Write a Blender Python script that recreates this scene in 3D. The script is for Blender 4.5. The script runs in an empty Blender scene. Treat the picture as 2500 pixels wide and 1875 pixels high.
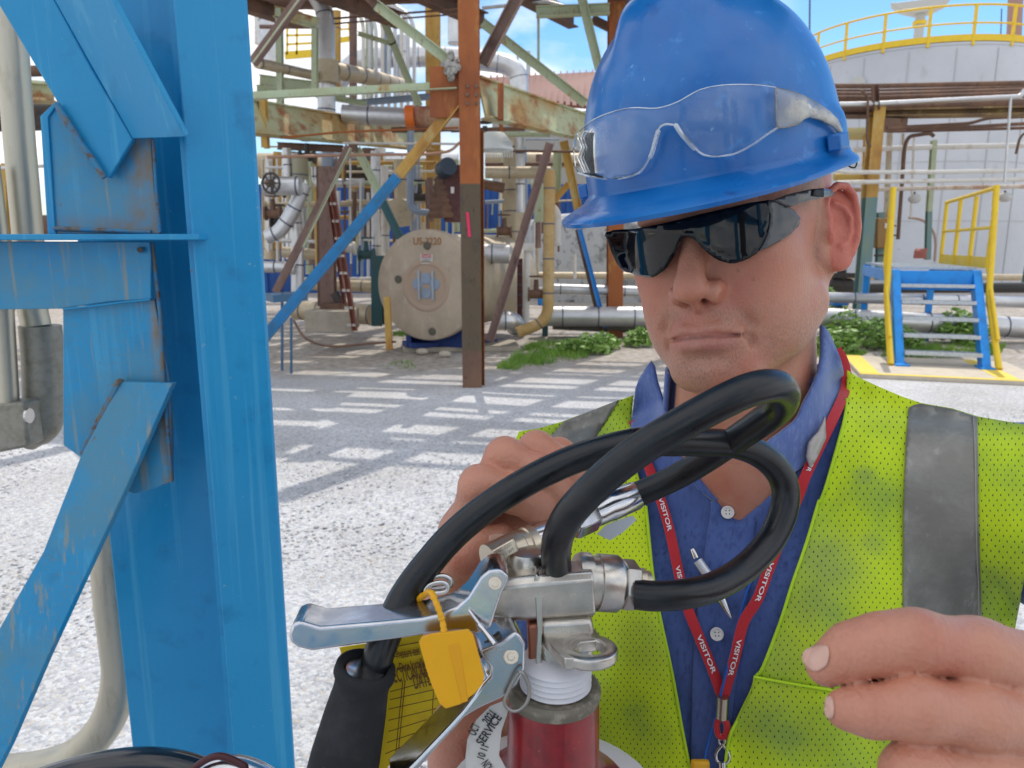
import bpy, bmesh, math, random
import numpy as np
from math import radians, sin, cos, pi
from mathutils import Vector, Matrix
from mathutils.bvhtree import BVHTree
from mathutils.geometry import delaunay_2d_cdt
random.seed(7); np.random.seed(7)
S = bpy.context.scene
COL = S.collection
# ------------------------------------------------------------------ camera
F = 1805.0; CU = 1250.0; CV = 937.5          # focal length and centre in photograph pixels (2500 wide)
PITCH = math.atan(347.0 / F); HC = 1.62
cd = bpy.data.cameras.new('camera'); cam = bpy.data.objects.new('camera', cd); COL.objects.link(cam)
cam.location = (0, 0, HC); cam.rotation_euler = (pi/2 - PITCH, 0, 0)
cd.sensor_width = 36.0; cd.lens = 36.0 * F / 2500.0; cd.clip_start = 0.02; cd.clip_end = 2000
cd.dof.use_dof = True; cd.dof.focus_distance = 0.58; cd.dof.aperture_fstop = 17.0
S.camera = cam
# ------------------------------------------------------------------ sky, sun, exposure
SUN_EL = radians(56); SUN_AZ = radians(22)    # azimuth from +Y (straight ahead) towards +X
w = bpy.data.worlds.new("World"); S.world = w; w.use_nodes = True
nt = w.node_tree; N = nt.nodes; Lk = nt.links
bg = N['Background']; bg.inputs['Strength'].default_value = 0.15
sky = N.new('ShaderNodeTexSky'); sky.sky_type = 'NISHITA'; sky.sun_disc = False
sky.sun_elevation = SUN_EL; sky.sun_rotation = SUN_AZ; sky.altitude = 50; sky.air_density = 1.0; sky.dust_density = 0.6; sky.ozone_density = 2.0
tc = N.new('ShaderNodeTexCoord')
mp = N.new('ShaderNodeMapping'); mp.inputs['Scale'].default_value = (1.0, 1.0, 2.3); mp.inputs['Location'].default_value = (0.35, 0.1, 0.0)
nz = N.new('ShaderNodeTexNoise'); nz.inputs['Scale'].default_value = 2.6; nz.inputs['Detail'].default_value = 9; nz.inputs['Roughness'].default_value = 0.55; nz.inputs['Distortion'].default_value = 0.35
cr = N.new('ShaderNodeValToRGB'); cr.color_ramp.elements[0].position = 0.46; cr.color_ramp.elements[0].color = (0,0,0,1); cr.color_ramp.elements[1].position = 0.63; cr.color_ramp.elements[1].color = (1,1,1,1)
nz2 = N.new('ShaderNodeTexNoise'); nz2.inputs['Scale'].default_value = 5.0; nz2.inputs['Detail'].default_value = 6
cc = N.new('ShaderNodeValToRGB'); cc.color_ramp.elements[0].position = 0.35; cc.color_ramp.elements[0].color = (3.6,3.9,4.5,1); cc.color_ramp.elements[1].position = 0.62; cc.color_ramp.elements[1].color = (6.3,6.25,6.1,1)
mx = N.new('ShaderNodeMixRGB')
Lk.new(tc.outputs['Generated'], mp.inputs['Vector']); Lk.new(mp.outputs[0], nz.inputs['Vector']); sx0 = N.new('ShaderNodeSeparateXYZ'); Lk.new(tc.outputs['Generated'], sx0.inputs[0]); bi = N.new('ShaderNodeMapRange'); bi.inputs['From Min'].default_value = 0.2; bi.inputs['From Max'].default_value = -0.05; bi.inputs['To Max'].default_value = 0.10; Lk.new(sx0.outputs['X'], bi.inputs['Value']); ba = N.new('ShaderNodeMath'); ba.operation = 'ADD'; Lk.new(nz.outputs['Fac'], ba.inputs[0]); Lk.new(bi.outputs[0], ba.inputs[1]); Lk.new(ba.outputs[0], cr.inputs['Fac'])
Lk.new(mp.outputs[0], nz2.inputs['Vector']); Lk.new(nz2.outputs['Fac'], cc.inputs['Fac'])
# thin the cloud towards the right-hand side of the view, where the photograph's sky is clear
sx = N.new('ShaderNodeSeparateXYZ'); Lk.new(tc.outputs['Generated'], sx.inputs[0])
mr = N.new('ShaderNodeMapRange'); mr.inputs['From Min'].default_value = 0.17; mr.inputs['From Max'].default_value = 0.33; mr.inputs['To Min'].default_value = 1; mr.inputs['To Max'].default_value = 0.0
Lk.new(sx.outputs['X'], mr.inputs['Value'])
mu = N.new('ShaderNodeMath'); mu.operation = 'MULTIPLY'; Lk.new(cr.outputs['Color'], mu.inputs[0]); Lk.new(mr.outputs[0], mu.inputs[1])
hs = N.new('ShaderNodeHueSaturation'); hs.inputs['Saturation'].default_value = 1.42; hs.inputs['Value'].default_value = .74; Lk.new(sky.outputs[0], hs.inputs['Color'])
# broad bright cloud added out of view, behind and above, as neutral fill light
m2 = N.new('ShaderNodeMapRange'); m2.inputs['From Min'].default_value = 0.45; m2.inputs['From Max'].default_value = -0.05; Lk.new(sx.outputs['Y'], m2.inputs['Value'])
nb = N.new('ShaderNodeMapRange'); nb.inputs['From Min'].default_value = 0.30; nb.inputs['From Max'].default_value = 0.52; Lk.new(nz.outputs['Fac'], nb.inputs['Value'])
m3 = N.new('ShaderNodeMath'); m3.operation = 'MULTIPLY'; Lk.new(m2.outputs[0], m3.inputs[0]); Lk.new(nb.outputs[0], m3.inputs[1])
m4 = N.new('ShaderNodeMath'); m4.operation = 'MAXIMUM'; Lk.new(mu.outputs[0], m4.inputs[0]); Lk.new(m3.outputs[0], m4.inputs[1])
Lk.new(m4.outputs[0], mx.inputs['Fac']); Lk.new(hs.outputs[0], mx.inputs['Color1']); Lk.new(cc.outputs['Color'], mx.inputs['Color2'])
Lk.new(mx.outputs[0], bg.inputs['Color'])
sd = bpy.data.lights.new('sun', 'SUN'); sd.energy = 2.0; sd.angle = radians(0.5); sd.color = (1.0, 0.95, 0.86)
sun = bpy.data.objects.new('sun', sd); COL.objects.link(sun)
SUNV = Vector((sin(SUN_AZ)*cos(SUN_EL), cos(SUN_AZ)*cos(SUN_EL), sin(SUN_EL)))
sun.rotation_euler = SUNV.to_track_quat('Z', 'Y').to_euler(); sun.location = SUNV * 50
S.view_settings.view_transform = 'Standard'; S.view_settings.look = 'None'; S.view_settings.gamma = 1.0
S.view_settings.exposure = 0.66
S.render.engine = 'CYCLES'; S.cycles.max_bounces = 8; S.cycles.transparent_max_bounces = 16
# ------------------------------------------------------------------ pixel -> point
CAMP = np.array([0, 0, HC]); RX = np.array([1., 0, 0]); UP = np.array([0, sin(PITCH), cos(PITCH)]); FW = np.array([0, cos(PITCH), -sin(PITCH)])
def ray(u, v): return FW + (u-CU)/F*RX + (CV-v)/F*UP
def W(u, v, d): return CAMP + d*ray(u, v)                     # point at camera depth d
def at(u, v, Y): r = ray(u, v); return CAMP + r*(Y/r[1])      # point at world distance Y
def gnd(u, v, z=0.0): r = ray(u, v); return CAMP + r*((z-HC)/r[2])
def proj(p): q = np.asarray(p) - CAMP; d = q@FW; return CU + F*(q@RX)/d, CV - F*(q@UP)/d, d
# ------------------------------------------------------------------ materials
def ramp(n, stops):
    e = n.color_ramp.elements
    while len(e) < len(stops): e.new(0.5)
    for k, (p, c) in enumerate(stops): e[k].position = p; e[k].color = (*c, 1) if len(c) == 3 else c
MATS = {}
def mat(name, base, rough=0.5, metal=0.0, layers=(), bump=(), coat=0.0, sss=0.0, trans=0.0, ior=1.45, alpha=1.0, rrange=None, spec=0.5, sheen=0.0, aniso=0.0):
    """layers: (scale, colour, lo, hi, stretch(xyz), detail) noise-masked colours; bump: (scale, strength, stretch)"""
    if name in MATS: return MATS[name]
    m = bpy.data.materials.new(name); m.use_nodes = True; t = m.node_tree; b = t.nodes['Principled BSDF']
    b.inputs['Roughness'].default_value = rough; b.inputs['Metallic'].default_value = metal
    b.inputs['IOR'].default_value = ior; b.inputs['Specular IOR Level'].default_value = spec
    if coat: b.inputs['Coat Weight'].default_value = coat; b.inputs['Coat Roughness'].default_value = 0.12
    if sss: b.inputs['Subsurface Weight'].default_value = sss; b.inputs['Subsurface Radius'].default_value = (1.0, 0.35, 0.18); b.inputs['Subsurface Scale'].default_value = 0.006
    if trans: b.inputs['Transmission Weight'].default_value = trans
    if sheen: b.inputs['Sheen Weight'].default_value = sheen
    b.inputs['Alpha'].default_value = alpha
    co = t.nodes.new('ShaderNodeTexCoord')
    rgb = t.nodes.new('ShaderNodeRGB'); rgb.outputs[0].default_value = (*base, 1); cur = rgb.outputs[0]
    for k, l in enumerate(layers):
        sc, c, lo, hi = l[:4]; st = l[4] if len(l) > 4 else (1, 1, 1); det = l[5] if len(l) > 5 else 6
        mp = t.nodes.new('ShaderNodeMapping'); mp.inputs['Scale'].default_value = st; mp.inputs['Location'].default_value = (k*3.7, k*1.3, k*5.1)
        t.links.new(co.outputs['Object'], mp.inputs['Vector'])
        n = t.nodes.new('ShaderNodeTexNoise'); n.inputs['Scale'].default_value = sc; n.inputs['Detail'].default_value = det; n.inputs['Roughness'].default_value = 0.62
        t.links.new(mp.outputs[0], n.inputs['Vector'])
        r = t.nodes.new('ShaderNodeMapRange'); r.inputs['From Min'].default_value = lo; r.inputs['From Max'].default_value = hi
        t.links.new(n.outputs['Fac'], r.inputs['Value'])
        mm = t.nodes.new('ShaderNodeMixRGB'); t.links.new(r.outputs[0], mm.inputs['Fac']); t.links.new(cur, mm.inputs['Color1']); mm.inputs['Color2'].default_value = (*c, 1)
        cur = mm.outputs[0]
        if k == 0 and rrange:
            r2 = t.nodes.new('ShaderNodeMapRange'); r2.inputs['From Min'].default_value = 0.3; r2.inputs['From Max'].default_value = 0.7; r2.inputs['To Min'].default_value = rrange[0]; r2.inputs['To Max'].default_value = rrange[1]
            t.links.new(n.outputs['Fac'], r2.inputs['Value']); t.links.new(r2.outputs[0], b.inputs['Roughness'])
    t.links.new(cur, b.inputs['Base Color'])
    prev = None
    for sc, stg, *rest in bump:
        st = rest[0] if rest else (1, 1, 1)
        mp = t.nodes.new('ShaderNodeMapping'); mp.inputs['Scale'].default_value = st; t.links.new(co.outputs['Object'], mp.inputs['Vector'])
        n = t.nodes.new('ShaderNodeTexNoise'); n.inputs['Scale'].default_value = sc; n.inputs['Detail'].default_value = 4; t.links.new(mp.outputs[0], n.inputs['Vector'])
        bp = t.nodes.new('ShaderNodeBump'); bp.inputs['Strength'].default_value = min(1, stg); bp.inputs['Distance'].default_value = 0.2/sc if len(rest) < 2 else rest[1]
        t.links.new(n.outputs['Fac'], bp.inputs['Height'])
        if prev: t.links.new(prev, bp.inputs['Normal'])
        prev = bp.outputs[0]
    if prev: t.links.new(prev, b.inputs['Normal'])
    m['_c'] = 1; MATS[name] = m
    return m
# ------------------------------------------------------------------ objects
WLOC = {}
def wl(o): return WLOC.get(o.name, np.zeros(3))
def link_mesh(name, V, Fc, m, parent=None, smooth=False, loc=None, uvs=None, fm=None):
    """V in world space; the object's origin is at loc (default: parent's origin, or the base centre of the mesh)"""
    V = np.asarray(V, float).reshape(-1, 3)
    if loc is None: loc = wl(parent) if parent is not None else np.array([V[:,0].mean(), V[:,1].mean(), V[:,2].min()])
    loc = np.asarray(loc, float)
    me = bpy.data.meshes.new(name); me.from_pydata((V-loc).tolist(), [], [list(map(int, f)) for f in Fc]); me.update()
    for mm in (m if isinstance(m, (list, tuple)) else [m]): me.materials.append(mm)
    if fm is not None: me.polygons.foreach_set('material_index', list(fm))
    if smooth is True: me.polygons.foreach_set('use_smooth', [True]*len(me.polygons))
    elif smooth: # auto-smooth by angle
        me.polygons.foreach_set('use_smooth', [True]*len(me.polygons)); me.set_sharp_from_angle(angle=radians(smooth))
    o = bpy.data.objects.new(name, me); COL.objects.link(o)
    if parent is not None:
        o.parent = parent; o.location = loc - wl(parent)
    else: o.location = loc
    WLOC[o.name] = loc
    return o
def thing(name, label, cat, loc, group=None):
    o = bpy.data.objects.new(name, None); COL.objects.link(o); o.location = loc; o.empty_display_size = 0.1
    WLOC[o.name] = np.asarray(loc, float); tag(o, label, cat, group); return o
def tag(o, label, cat, group=None):
    o['label'] = label; o['category'] = cat
    if group: o['group'] = group
    return o
def setting(o, kind='structure'): o['kind'] = kind; return o
class MB:
    """collects shapes (world space) that become one mesh"""
    def __init__(s): s.V = []; s.F = []; s.M = []; s.n = 0
    def add(s, V, Fc, mi=0):
        V = np.asarray(V, float).reshape(-1, 3); s.V.append(V); s.F += [[i+s.n for i in f] for f in Fc]; s.M += [mi]*len(Fc); s.n += len(V); return s
    def box(s, c, size, R=None, mi=0):
        h = np.array(size)/2; c = np.array(c, float)
        V = np.array([[x, y, z] for x in (-1, 1) for y in (-1, 1) for z in (-1, 1)])*h
        if R is not None: V = V@np.asarray(R).T
        return s.add(V+c, [(0,1,3,2),(4,6,7,5),(0,4,5,1),(2,3,7,6),(0,2,6,4),(1,5,7,3)], mi)
    def loft(s, rings, mi=0, caps=True, closed=True):
        n = len(rings[0]); V = np.concatenate([np.asarray(r) for r in rings]); Fc = []
        for i in range(len(rings)-1):
            for j in range(n if closed else n-1):
                k = (j+1) % n; Fc.append((i*n+j, i*n+k, (i+1)*n+k, (i+1)*n+j))
        if caps and closed: Fc.append(tuple(range(n))[::-1]); Fc.append(tuple((len(rings)-1)*n+j for j in range(n)))
        return s.add(V, Fc, mi)
    def tube(s, pts, r, n=12, mi=0, caps=True):
        pts = [np.asarray(p, float) for p in pts]
        rr = r if isinstance(r, (list, tuple, np.ndarray)) else [r]*len(pts)
        rings = []; T = []
        for i in range(len(pts)):
            t = pts[min(i+1, len(pts)-1)] - pts[max(i-1, 0)]; T.append(t/(np.linalg.norm(t)+1e-12))
        a = np.array([0, 0, 1.]) if abs(T[0][2]) < .9 else np.array([1., 0, 0])
        nn = np.cross(T[0], a); nn /= np.linalg.norm(nn)
        for i, p in enumerate(pts):
            nn = nn - T[i]*(nn@T[i]); nn /= np.linalg.norm(nn); bb = np.cross(T[i], nn)
            an = np.arange(n)*2*pi/n
            rings.append(p + rr[i]*(np.outer(np.cos(an), nn)+np.outer(np.sin(an), bb)))
        return s.loft(rings, mi, caps)
    def cyl(s, a, b, r, r2=None, n=16, mi=0): return s.tube([a, b], [r, r if r2 is None else r2], n, mi)
    def sphere(s, c, r, mi=0, n=14, sc=(1,1,1)):
        c = np.asarray(c, float); rings = []
        for i in range(1, n//2+1):
            ph = pi*i/(n//2+1); rings.append(c+np.array([[r*sc[0]*sin(ph)*cos(2*pi*j/n), r*sc[1]*sin(ph)*sin(2*pi*j/n), r*sc[2]*cos(ph)] for j in range(n)]))
        return s.loft(rings, mi)
    def beam(s, a, b, w, h, prof='I', up=(0,0,1), t=0.012, mi=0):
        """rolled section from a to b; h along up, w across"""
        a = np.asarray(a, float); b = np.asarray(b, float); d = b-a; d /= np.linalg.norm(d)
        up = np.asarray(up, float); x = np.cross(d, up)
        if np.linalg.norm(x) < 1e-4: x = np.cross(d, (0, 1, 0.))
        x /= np.linalg.norm(x); z = np.cross(x, d)
        hw, hh = w/2, h/2
        if prof == 'I': P = [(-hw,-hh),(hw,-hh),(hw,-hh+t),(t/2,-hh+t),(t/2,hh-t),(hw,hh-t),(hw,hh),(-hw,hh),(-hw,hh-t),(-t/2,hh-t),(-t/2,-hh+t),(-hw,-hh+t)]
        elif prof == 'L': P = [(-hw,-hh),(hw,-hh),(hw,-hh+t),(-hw+t,-hh+t),(-hw+t,hh),(-hw,hh)]
        elif prof == 'J': P = [(-hw,-hh),(-hw+0,hh),(hw,hh),(hw,hh-t),(-hw+t,hh-t),(-hw+t,-hh)][::-1]
        elif prof == 'C': P = [(-hw,-hh),(hw,-hh),(hw,-hh+t),(-hw+t,-hh+t),(-hw+t,hh-t),(hw,hh-t),(hw,hh),(-hw,hh)]
        else: P = [(-hw,-hh),(hw,-hh),(hw,hh),(-hw,hh)]
        r = [np.array([q + px*x + pz*z for px, pz in P]) for q in (a, b)]
        return s.loft(r, mi)
    def prism(s, poly, vec, mi=0):
        """closed polygon of world points extruded by vec"""
        P = np.asarray(poly, float); vec = np.asarray(vec, float); n = len(P)
        return s.add(np.concatenate([P, P+vec]), [tuple(range(n))[::-1], tuple(range(n, 2*n))]+[(j, (j+1)%n, n+(j+1)%n, n+j) for j in range(n)], mi)
    def build(s, name, m, parent=None, smooth=35, bevel=0, loc=None, seg=2):
        o = link_mesh(name, np.concatenate(s.V), s.F, m, parent, smooth, loc, fm=s.M)
        bm = bmesh.new(); bm.from_mesh(o.data); bmesh.ops.recalc_face_normals(bm, faces=bm.faces); bm.to_mesh(o.data); bm.free()
        if bevel:
            b = o.modifiers.new('bevel', 'BEVEL'); b.width = bevel; b.segments = seg; b.limit_method = 'ANGLE'; b.angle_limit = radians(35)
        return o
def smooth_path(pts, n=8, closed=False):
    """Catmull-Rom through pts (any dimension)"""
    P = [np.asarray(p, float) for p in pts]; out = []
    if closed: Q = [P[-1]]+P+[P[0], P[1]]
    else: Q = [2*P[0]-P[1]]+P+[2*P[-1]-P[-2]]
    m = len(Q)-3
    for i in range(m):
        p0, p1, p2, p3 = Q[i:i+4]
        for k in range(n):
            t = k/n; out.append(0.5*((2*p1)+(-p0+p2)*t+(2*p0-5*p1+4*p2-p3)*t*t+(-p0+3*p1-3*p2+p3)*t**3))
    if not closed: out.append(P[-1])
    return out
def elbow_path(pts, R, n=6):
    """polyline with rounded corners of radius R"""
    P = [np.asarray(p, float) for p in pts]; out = [P[0]]
    for i in range(1, len(P)-1):
        a = P[i-1]-P[i]; b = P[i+1]-P[i]; la, lb = np.linalg.norm(a), np.linalg.norm(b); q = min(R, la*.48, lb*.48)
        s0 = P[i]+a/la*q; s1 = P[i]+b/lb*q
        for k in range(n+1):
            t = k/n; out.append((1-t)**2*s0+2*t*(1-t)*P[i]+t*t*s1)
    out.append(P[-1]); return out
def text_mesh(txt, size, depth=0.0, bold=False, align='CENTER'):
    c = bpy.data.curves.new('t', 'FONT'); c.body = txt; c.size = size; c.extrude = depth; c.align_x = align; c.align_y = 'CENTER'
    if bold: c.offset = size*0.02
    o = bpy.data.objects.new('t', c); COL.objects.link(o)
    dg = bpy.context.evaluated_depsgraph_get(); me = o.evaluated_get(dg).to_mesh()
    V = np.array([v.co[:] for v in me.vertices]); Fc = [tuple(p.vertices) for p in me.polygons]
    bpy.data.objects.remove(o); bpy.data.curves.remove(c); return V, Fc
# ------------------------------------------------------------------ signed distance modelling (surface nets)
def s_ell(p, c, r):
    r = np.asarray(r, np.float32); q = (p-np.asarray(c, np.float32))/r; k0 = np.sqrt((q*q).sum(-1))+1e-9; k1 = np.sqrt(((q/r)**2).sum(-1))+1e-9
    return k0*(k0-1)/k1
def s_cap(p, a, b, ra, rb=None):
    rb = ra if rb is None else rb; a = np.asarray(a, np.float32); b = np.asarray(b, np.float32); d = b-a; q = p-a
    t = np.clip((q@d)/(d@d+1e-12), 0, 1); return np.sqrt(((q-t[..., None]*d)**2).sum(-1)) - (ra+(rb-ra)*t)
def smin(a, b, k): h = np.clip(0.5+0.5*(b-a)/k, 0, 1); return b+(a-b)*h-k*h*(1-h)
def smax(a, b, k): return -smin(-a, -b, k)
def surface_nets(fn, lo, hi, h, Nb=16, margin=1.3):
    """fn(points (n,3), block centre, block radius) -> distance; sparse blocks"""
    lo = np.asarray(lo, float); hi = np.asarray(hi, float); B = h*Nb; nb = np.ceil((hi-lo)/B).astype(int)
    I = np.stack(np.meshgrid(*[np.arange(k) for k in nb], indexing='ij'), -1).reshape(-1, 3)
    C = lo+(I+.5)*B; rad = B*math.sqrt(3)/2
    keep = np.zeros(len(C), bool)
    for s in range(0, len(C), 4096): keep[s:s+4096] = np.abs(fn(C[s:s+4096].astype(np.float32), None, None)) < rad*margin+2*h
    I = I[keep]; C = C[keep]
    g = np.arange(Nb+2); G = np.stack(np.meshgrid(g, g, g, indexing='ij'), -1)
    keys = []; pos = []; quads = []; M = 1 << 20
    key = lambda c: (c[..., 0].astype(np.int64)*M + c[..., 1])*M + c[..., 2]
    for b, c in zip(I, C):
        base = b*Nb; D = fn((lo+(G.reshape(-1, 3)+base)*h).astype(np.float32), c, rad+2*h).reshape(Nb+2, Nb+2, Nb+2)
        sg = D < 0
        if sg.all() or not sg.any(): continue
        n = Nb+1; cnt = np.zeros((n, n, n)); acc = np.zeros((n, n, n, 3))
        for ax in range(3):
            o1 = [(0,0),(0,1),(1,0),(1,1)]
            for (p, q) in o1:
                s0 = [slice(0, n)]*3; s1 = [slice(0, n)]*3; oth = [k for k in range(3) if k != ax]
                s0[oth[0]] = slice(p, p+n); s0[oth[1]] = slice(q, q+n); s1 = list(s0); s1[ax] = slice(1, n+1)
                A = D[tuple(s0)]; Bq = D[tuple(s1)]; cr_ = (A < 0) != (Bq < 0); t = np.where(cr_, A/(A-Bq+1e-12), 0)
                v = np.zeros((n, n, n, 3)); v[..., ax] = t; v[..., oth[0]] = p; v[..., oth[1]] = q
                acc += np.where(cr_[..., None], v, 0); cnt += cr_
        act = np.argwhere(cnt > 0); P = act + acc[tuple(act.T)]/cnt[tuple(act.T)][:, None]
        keys.append(key(act+base)); pos.append(lo+(P+base)*h)
        for ax in range(3):
            oth = [(ax+1) % 3, (ax+2) % 3]; s0 = [slice(1, Nb+1)]*3; s1 = [slice(1, Nb+1)]*3; s1[ax] = slice(2, Nb+2)
            A = sg[tuple(s0)]; Bq = sg[tuple(s1)]; e = np.argwhere(A != Bq); 
            if not len(e): continue
            fl = A[tuple(e.T)]; e = e+1+base; e1 = np.zeros(3, int); e1[oth[0]] = 1; e2 = np.zeros(3, int); e2[oth[1]] = 1
            q = np.stack([key(e-e1-e2), key(e-e2), key(e), key(e-e1)], 1)
            q[~fl] = q[~fl][:, ::-1]; quads.append(q)
    keys = np.concatenate(keys); pos = np.concatenate(pos); uk, ix = np.unique(keys, return_index=True); V = pos[ix]
    q = np.concatenate(quads); f = np.searchsorted(uk, q); f = np.clip(f, 0, len(uk)-1); ok = (uk[f] == q).all(1); f = f[ok]
    return V, f
def mesh_fast(name, V, Fq, m, parent=None, loc=None):
    loc = wl(parent) if loc is None and parent is not None else (np.zeros(3) if loc is None else np.asarray(loc, float))
    me = bpy.data.meshes.new(name); me.vertices.add(len(V)); me.vertices.foreach_set('co', (V-loc).astype(np.float32).ravel())
    k = Fq.shape[1]; me.loops.add(Fq.size); me.loops.foreach_set('vertex_index', Fq.astype(np.int32).ravel())
    me.polygons.add(len(Fq)); me.polygons.foreach_set('loop_start', np.arange(0, Fq.size, k, dtype=np.int32))
    me.polygons.foreach_set('use_smooth', np.ones(len(Fq), bool)); me.update(calc_edges=True); me.validate()
    me.materials.append(m); o = bpy.data.objects.new(name, me); COL.objects.link(o)
    if parent is not None: o.parent = parent; o.location = loc-wl(parent)
    else: o.location = loc
    WLOC[o.name] = loc; return o
def lap_smooth(V, Fq, it=3, lam=0.5):
    n = len(V); E = np.concatenate([Fq[:, [i, (i+1) % Fq.shape[1]]] for i in range(Fq.shape[1])]); E = np.concatenate([E, E[:, ::-1]])
    c = np.bincount(E[:, 0], minlength=n)[:, None]+1e-9
    for _ in range(it):
        s = np.stack([np.bincount(E[:, 0], weights=V[E[:, 1], k], minlength=n) for k in range(3)], 1); V = V+lam*(s/c-V)
    return V
# ------------------------------------------------------------------ sheets traced over a surface
def bvh_of(V, Fc): return BVHTree.FromPolygons([tuple(map(float, p)) for p in V], [tuple(map(int, f)) for f in Fc])
def in_poly(P, poly):
    x, y = P[:, 0], P[:, 1]; r = np.zeros(len(P), bool); n = len(poly)
    for i in range(n):
        x1, y1 = poly[i]; x2, y2 = poly[(i+1) % n]
        if y1 == y2: continue
        c = ((y1 > y) != (y2 > y)) & (x < (x2-x1)*(y-y1)/(y2-y1)+x1); r ^= c
    return r
def resample(poly, step, closed=True):
    P = [np.asarray(p, float) for p in poly]; out = []; n = len(P)
    for i in range(n if closed else n-1):
        a, b = P[i], P[(i+1) % n]; k = max(1, int(round(np.linalg.norm((b-a)[:2])/step)))
        out += [a+(b-a)*j/k for j in range(k)]
    if not closed: out.append(P[-1])
    return out
def tri_poly(poly, step):
    """triangulate a 2-D outline with inner points"""
    B = np.array(resample(poly, step)); lo = B.min(0); hi = B.max(0)
    xs, ys = np.meshgrid(np.arange(lo[0], hi[0], step), np.arange(lo[1], hi[1], step)); xs[1::2] += step*.5
    Q = np.stack([xs.ravel(), ys.ravel()], 1); Q = Q[in_poly(Q, B)]
    if len(Q):
        d = np.full(len(Q), 1e9)
        for k in range(len(B)): d = np.minimum(d, ((Q-B[k])**2).sum(1))
        Q = Q[d > (step*.55)**2]
    P = np.concatenate([B, Q]) if len(Q) else B; n = len(B)
    vs, es, fs, *_ = delaunay_2d_cdt([Vector(p) for p in P.tolist()], [(i, (i+1) % n) for i in range(n)], [list(range(n))], 1, 1e-4)
    return np.array([v[:] for v in vs]), [tuple(f) for f in fs]
def cast_depths(P, bvhs, smooth=3, r_nb=None, default=0.6):
    """camera depth of the nearest surface behind each pixel; misses are filled from neighbours"""
    d = np.full(len(P), np.nan); o = Vector(CAMP)
    for i, (u, v) in enumerate(P):
        r = ray(u, v); L = np.linalg.norm(r); best = None
        for b in bvhs:
            h = b.ray_cast(o, Vector(r/L))
            if h[0] is not None and (best is None or h[3] < best): best = h[3]
        if best is not None: d[i] = best/L
    miss = np.isnan(d)
    if miss.all(): return np.full(len(P), default)
    G = P[~miss]; gd = d[~miss]
    for i in np.where(miss)[0]:
        q = ((G-P[i])**2).sum(1); k = np.argsort(q)[:6]; wgt = 1/(q[k]+25); d[i] = (gd[k]*wgt).sum()/wgt.sum()+0.10*math.sqrt(q[k[0]])/F
    return d
def sheet(name, poly, bvhs, m, parent=None, off=0.004, step=9, thick=0.0015, fn=None, smooth_it=2, loc=None, default=0.6):
    """a cloth or lens following the surface behind the outline poly (photo pixels); fn(P, d) may reshape the depths"""
    P, Fc = tri_poly(poly, step); d = cast_depths(P, bvhs, default=default)
    if smooth_it:
        E = set()
        for f in Fc:
            for a, b in zip(f, f[1:]+f[:1]): E.add((a, b)); E.add((b, a))
        E = np.array(list(E)); c = np.bincount(E[:, 0], minlength=len(P))+1e-9
        for _ in range(smooth_it): d = 0.5*d+0.5*np.bincount(E[:, 0], weights=d[E[:, 1]], minlength=len(P))/c
    d = d-off
    if fn is not None: d = fn(P, d)
    V = np.array([W(u, v, q) for (u, v), q in zip(P, d)])
    o = link_mesh(name, V, Fc, m, parent, True, loc)
    bm = bmesh.new(); bm.from_mesh(o.data); bmesh.ops.recalc_face_normals(bm, faces=bm.faces)
    bm.normal_update(); s = sum((f.normal.dot(Vector(-ray(*P[0]))) for f in bm.faces))
    if s < 0: bmesh.ops.reverse_faces(bm, faces=bm.faces)
    bm.to_mesh(o.data); bm.free()
    uv = o.data.uv_layers.new(name='cloth'); dm = float(np.mean(d))
    for lp in o.data.loops: p = P[lp.vertex_index]; uv.data[lp.index].uv = (p[0]*dm/F, -p[1]*dm/F)
    if thick: q = o.modifiers.new('thickness', 'SOLIDIFY'); q.thickness = thick; q.offset = -1
    return o
# ================================================================== the man
def K(X, Y, d): return CAMP + X*RX + Y*UP + d*FW
def zc(ox, oy, k): return lambda x, y: (ox+x*k, oy+y*k)
z7 = zc(1350, 0, .4219); z8 = zc(1450, 400, .4219); n1 = zc(1000, 880, .4521); n2 = zc(680, 1300, .3888); n3 = zc(1540, 1100, .4673)
n4 = zc(1900, 1400, .2863); n5 = zc(2000, 900, .3618); n6 = zc(1040, 1000, .2411); z5 = zc(1900, 0, .3014); z6 = zc(1900, 450, .3315)
def head_rot(y, p, r):
    cy, sy, cp, sp, c2, s2 = cos(y), sin(y), cos(p), sin(p), cos(r), sin(r)
    base = np.array([[1, 0, 0], [0, 0, 1], [0, 1, 0]], float)
    Ry = np.array([[cy, 0, sy], [0, 1, 0], [-sy, 0, cy]]); Rx = np.array([[1, 0, 0], [0, cp, -sp], [0, sp, cp]]); Rz = np.array([[c2, -s2, 0], [s2, c2, 0], [0, 0, 1]])
    return Rz@Ry@Rx@base
C2W = np.stack([RX, UP, -FW], 1)
HR = C2W@head_rot(radians(-36), radians(9.8), radians(2.5)); HO = K(.1925, .129, .640)
def H(x, y, z): return HO + HR@np.array([x, y, z], float)
def toH(p): return (p-HO.astype(np.float32))@HR.astype(np.float32)
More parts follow.
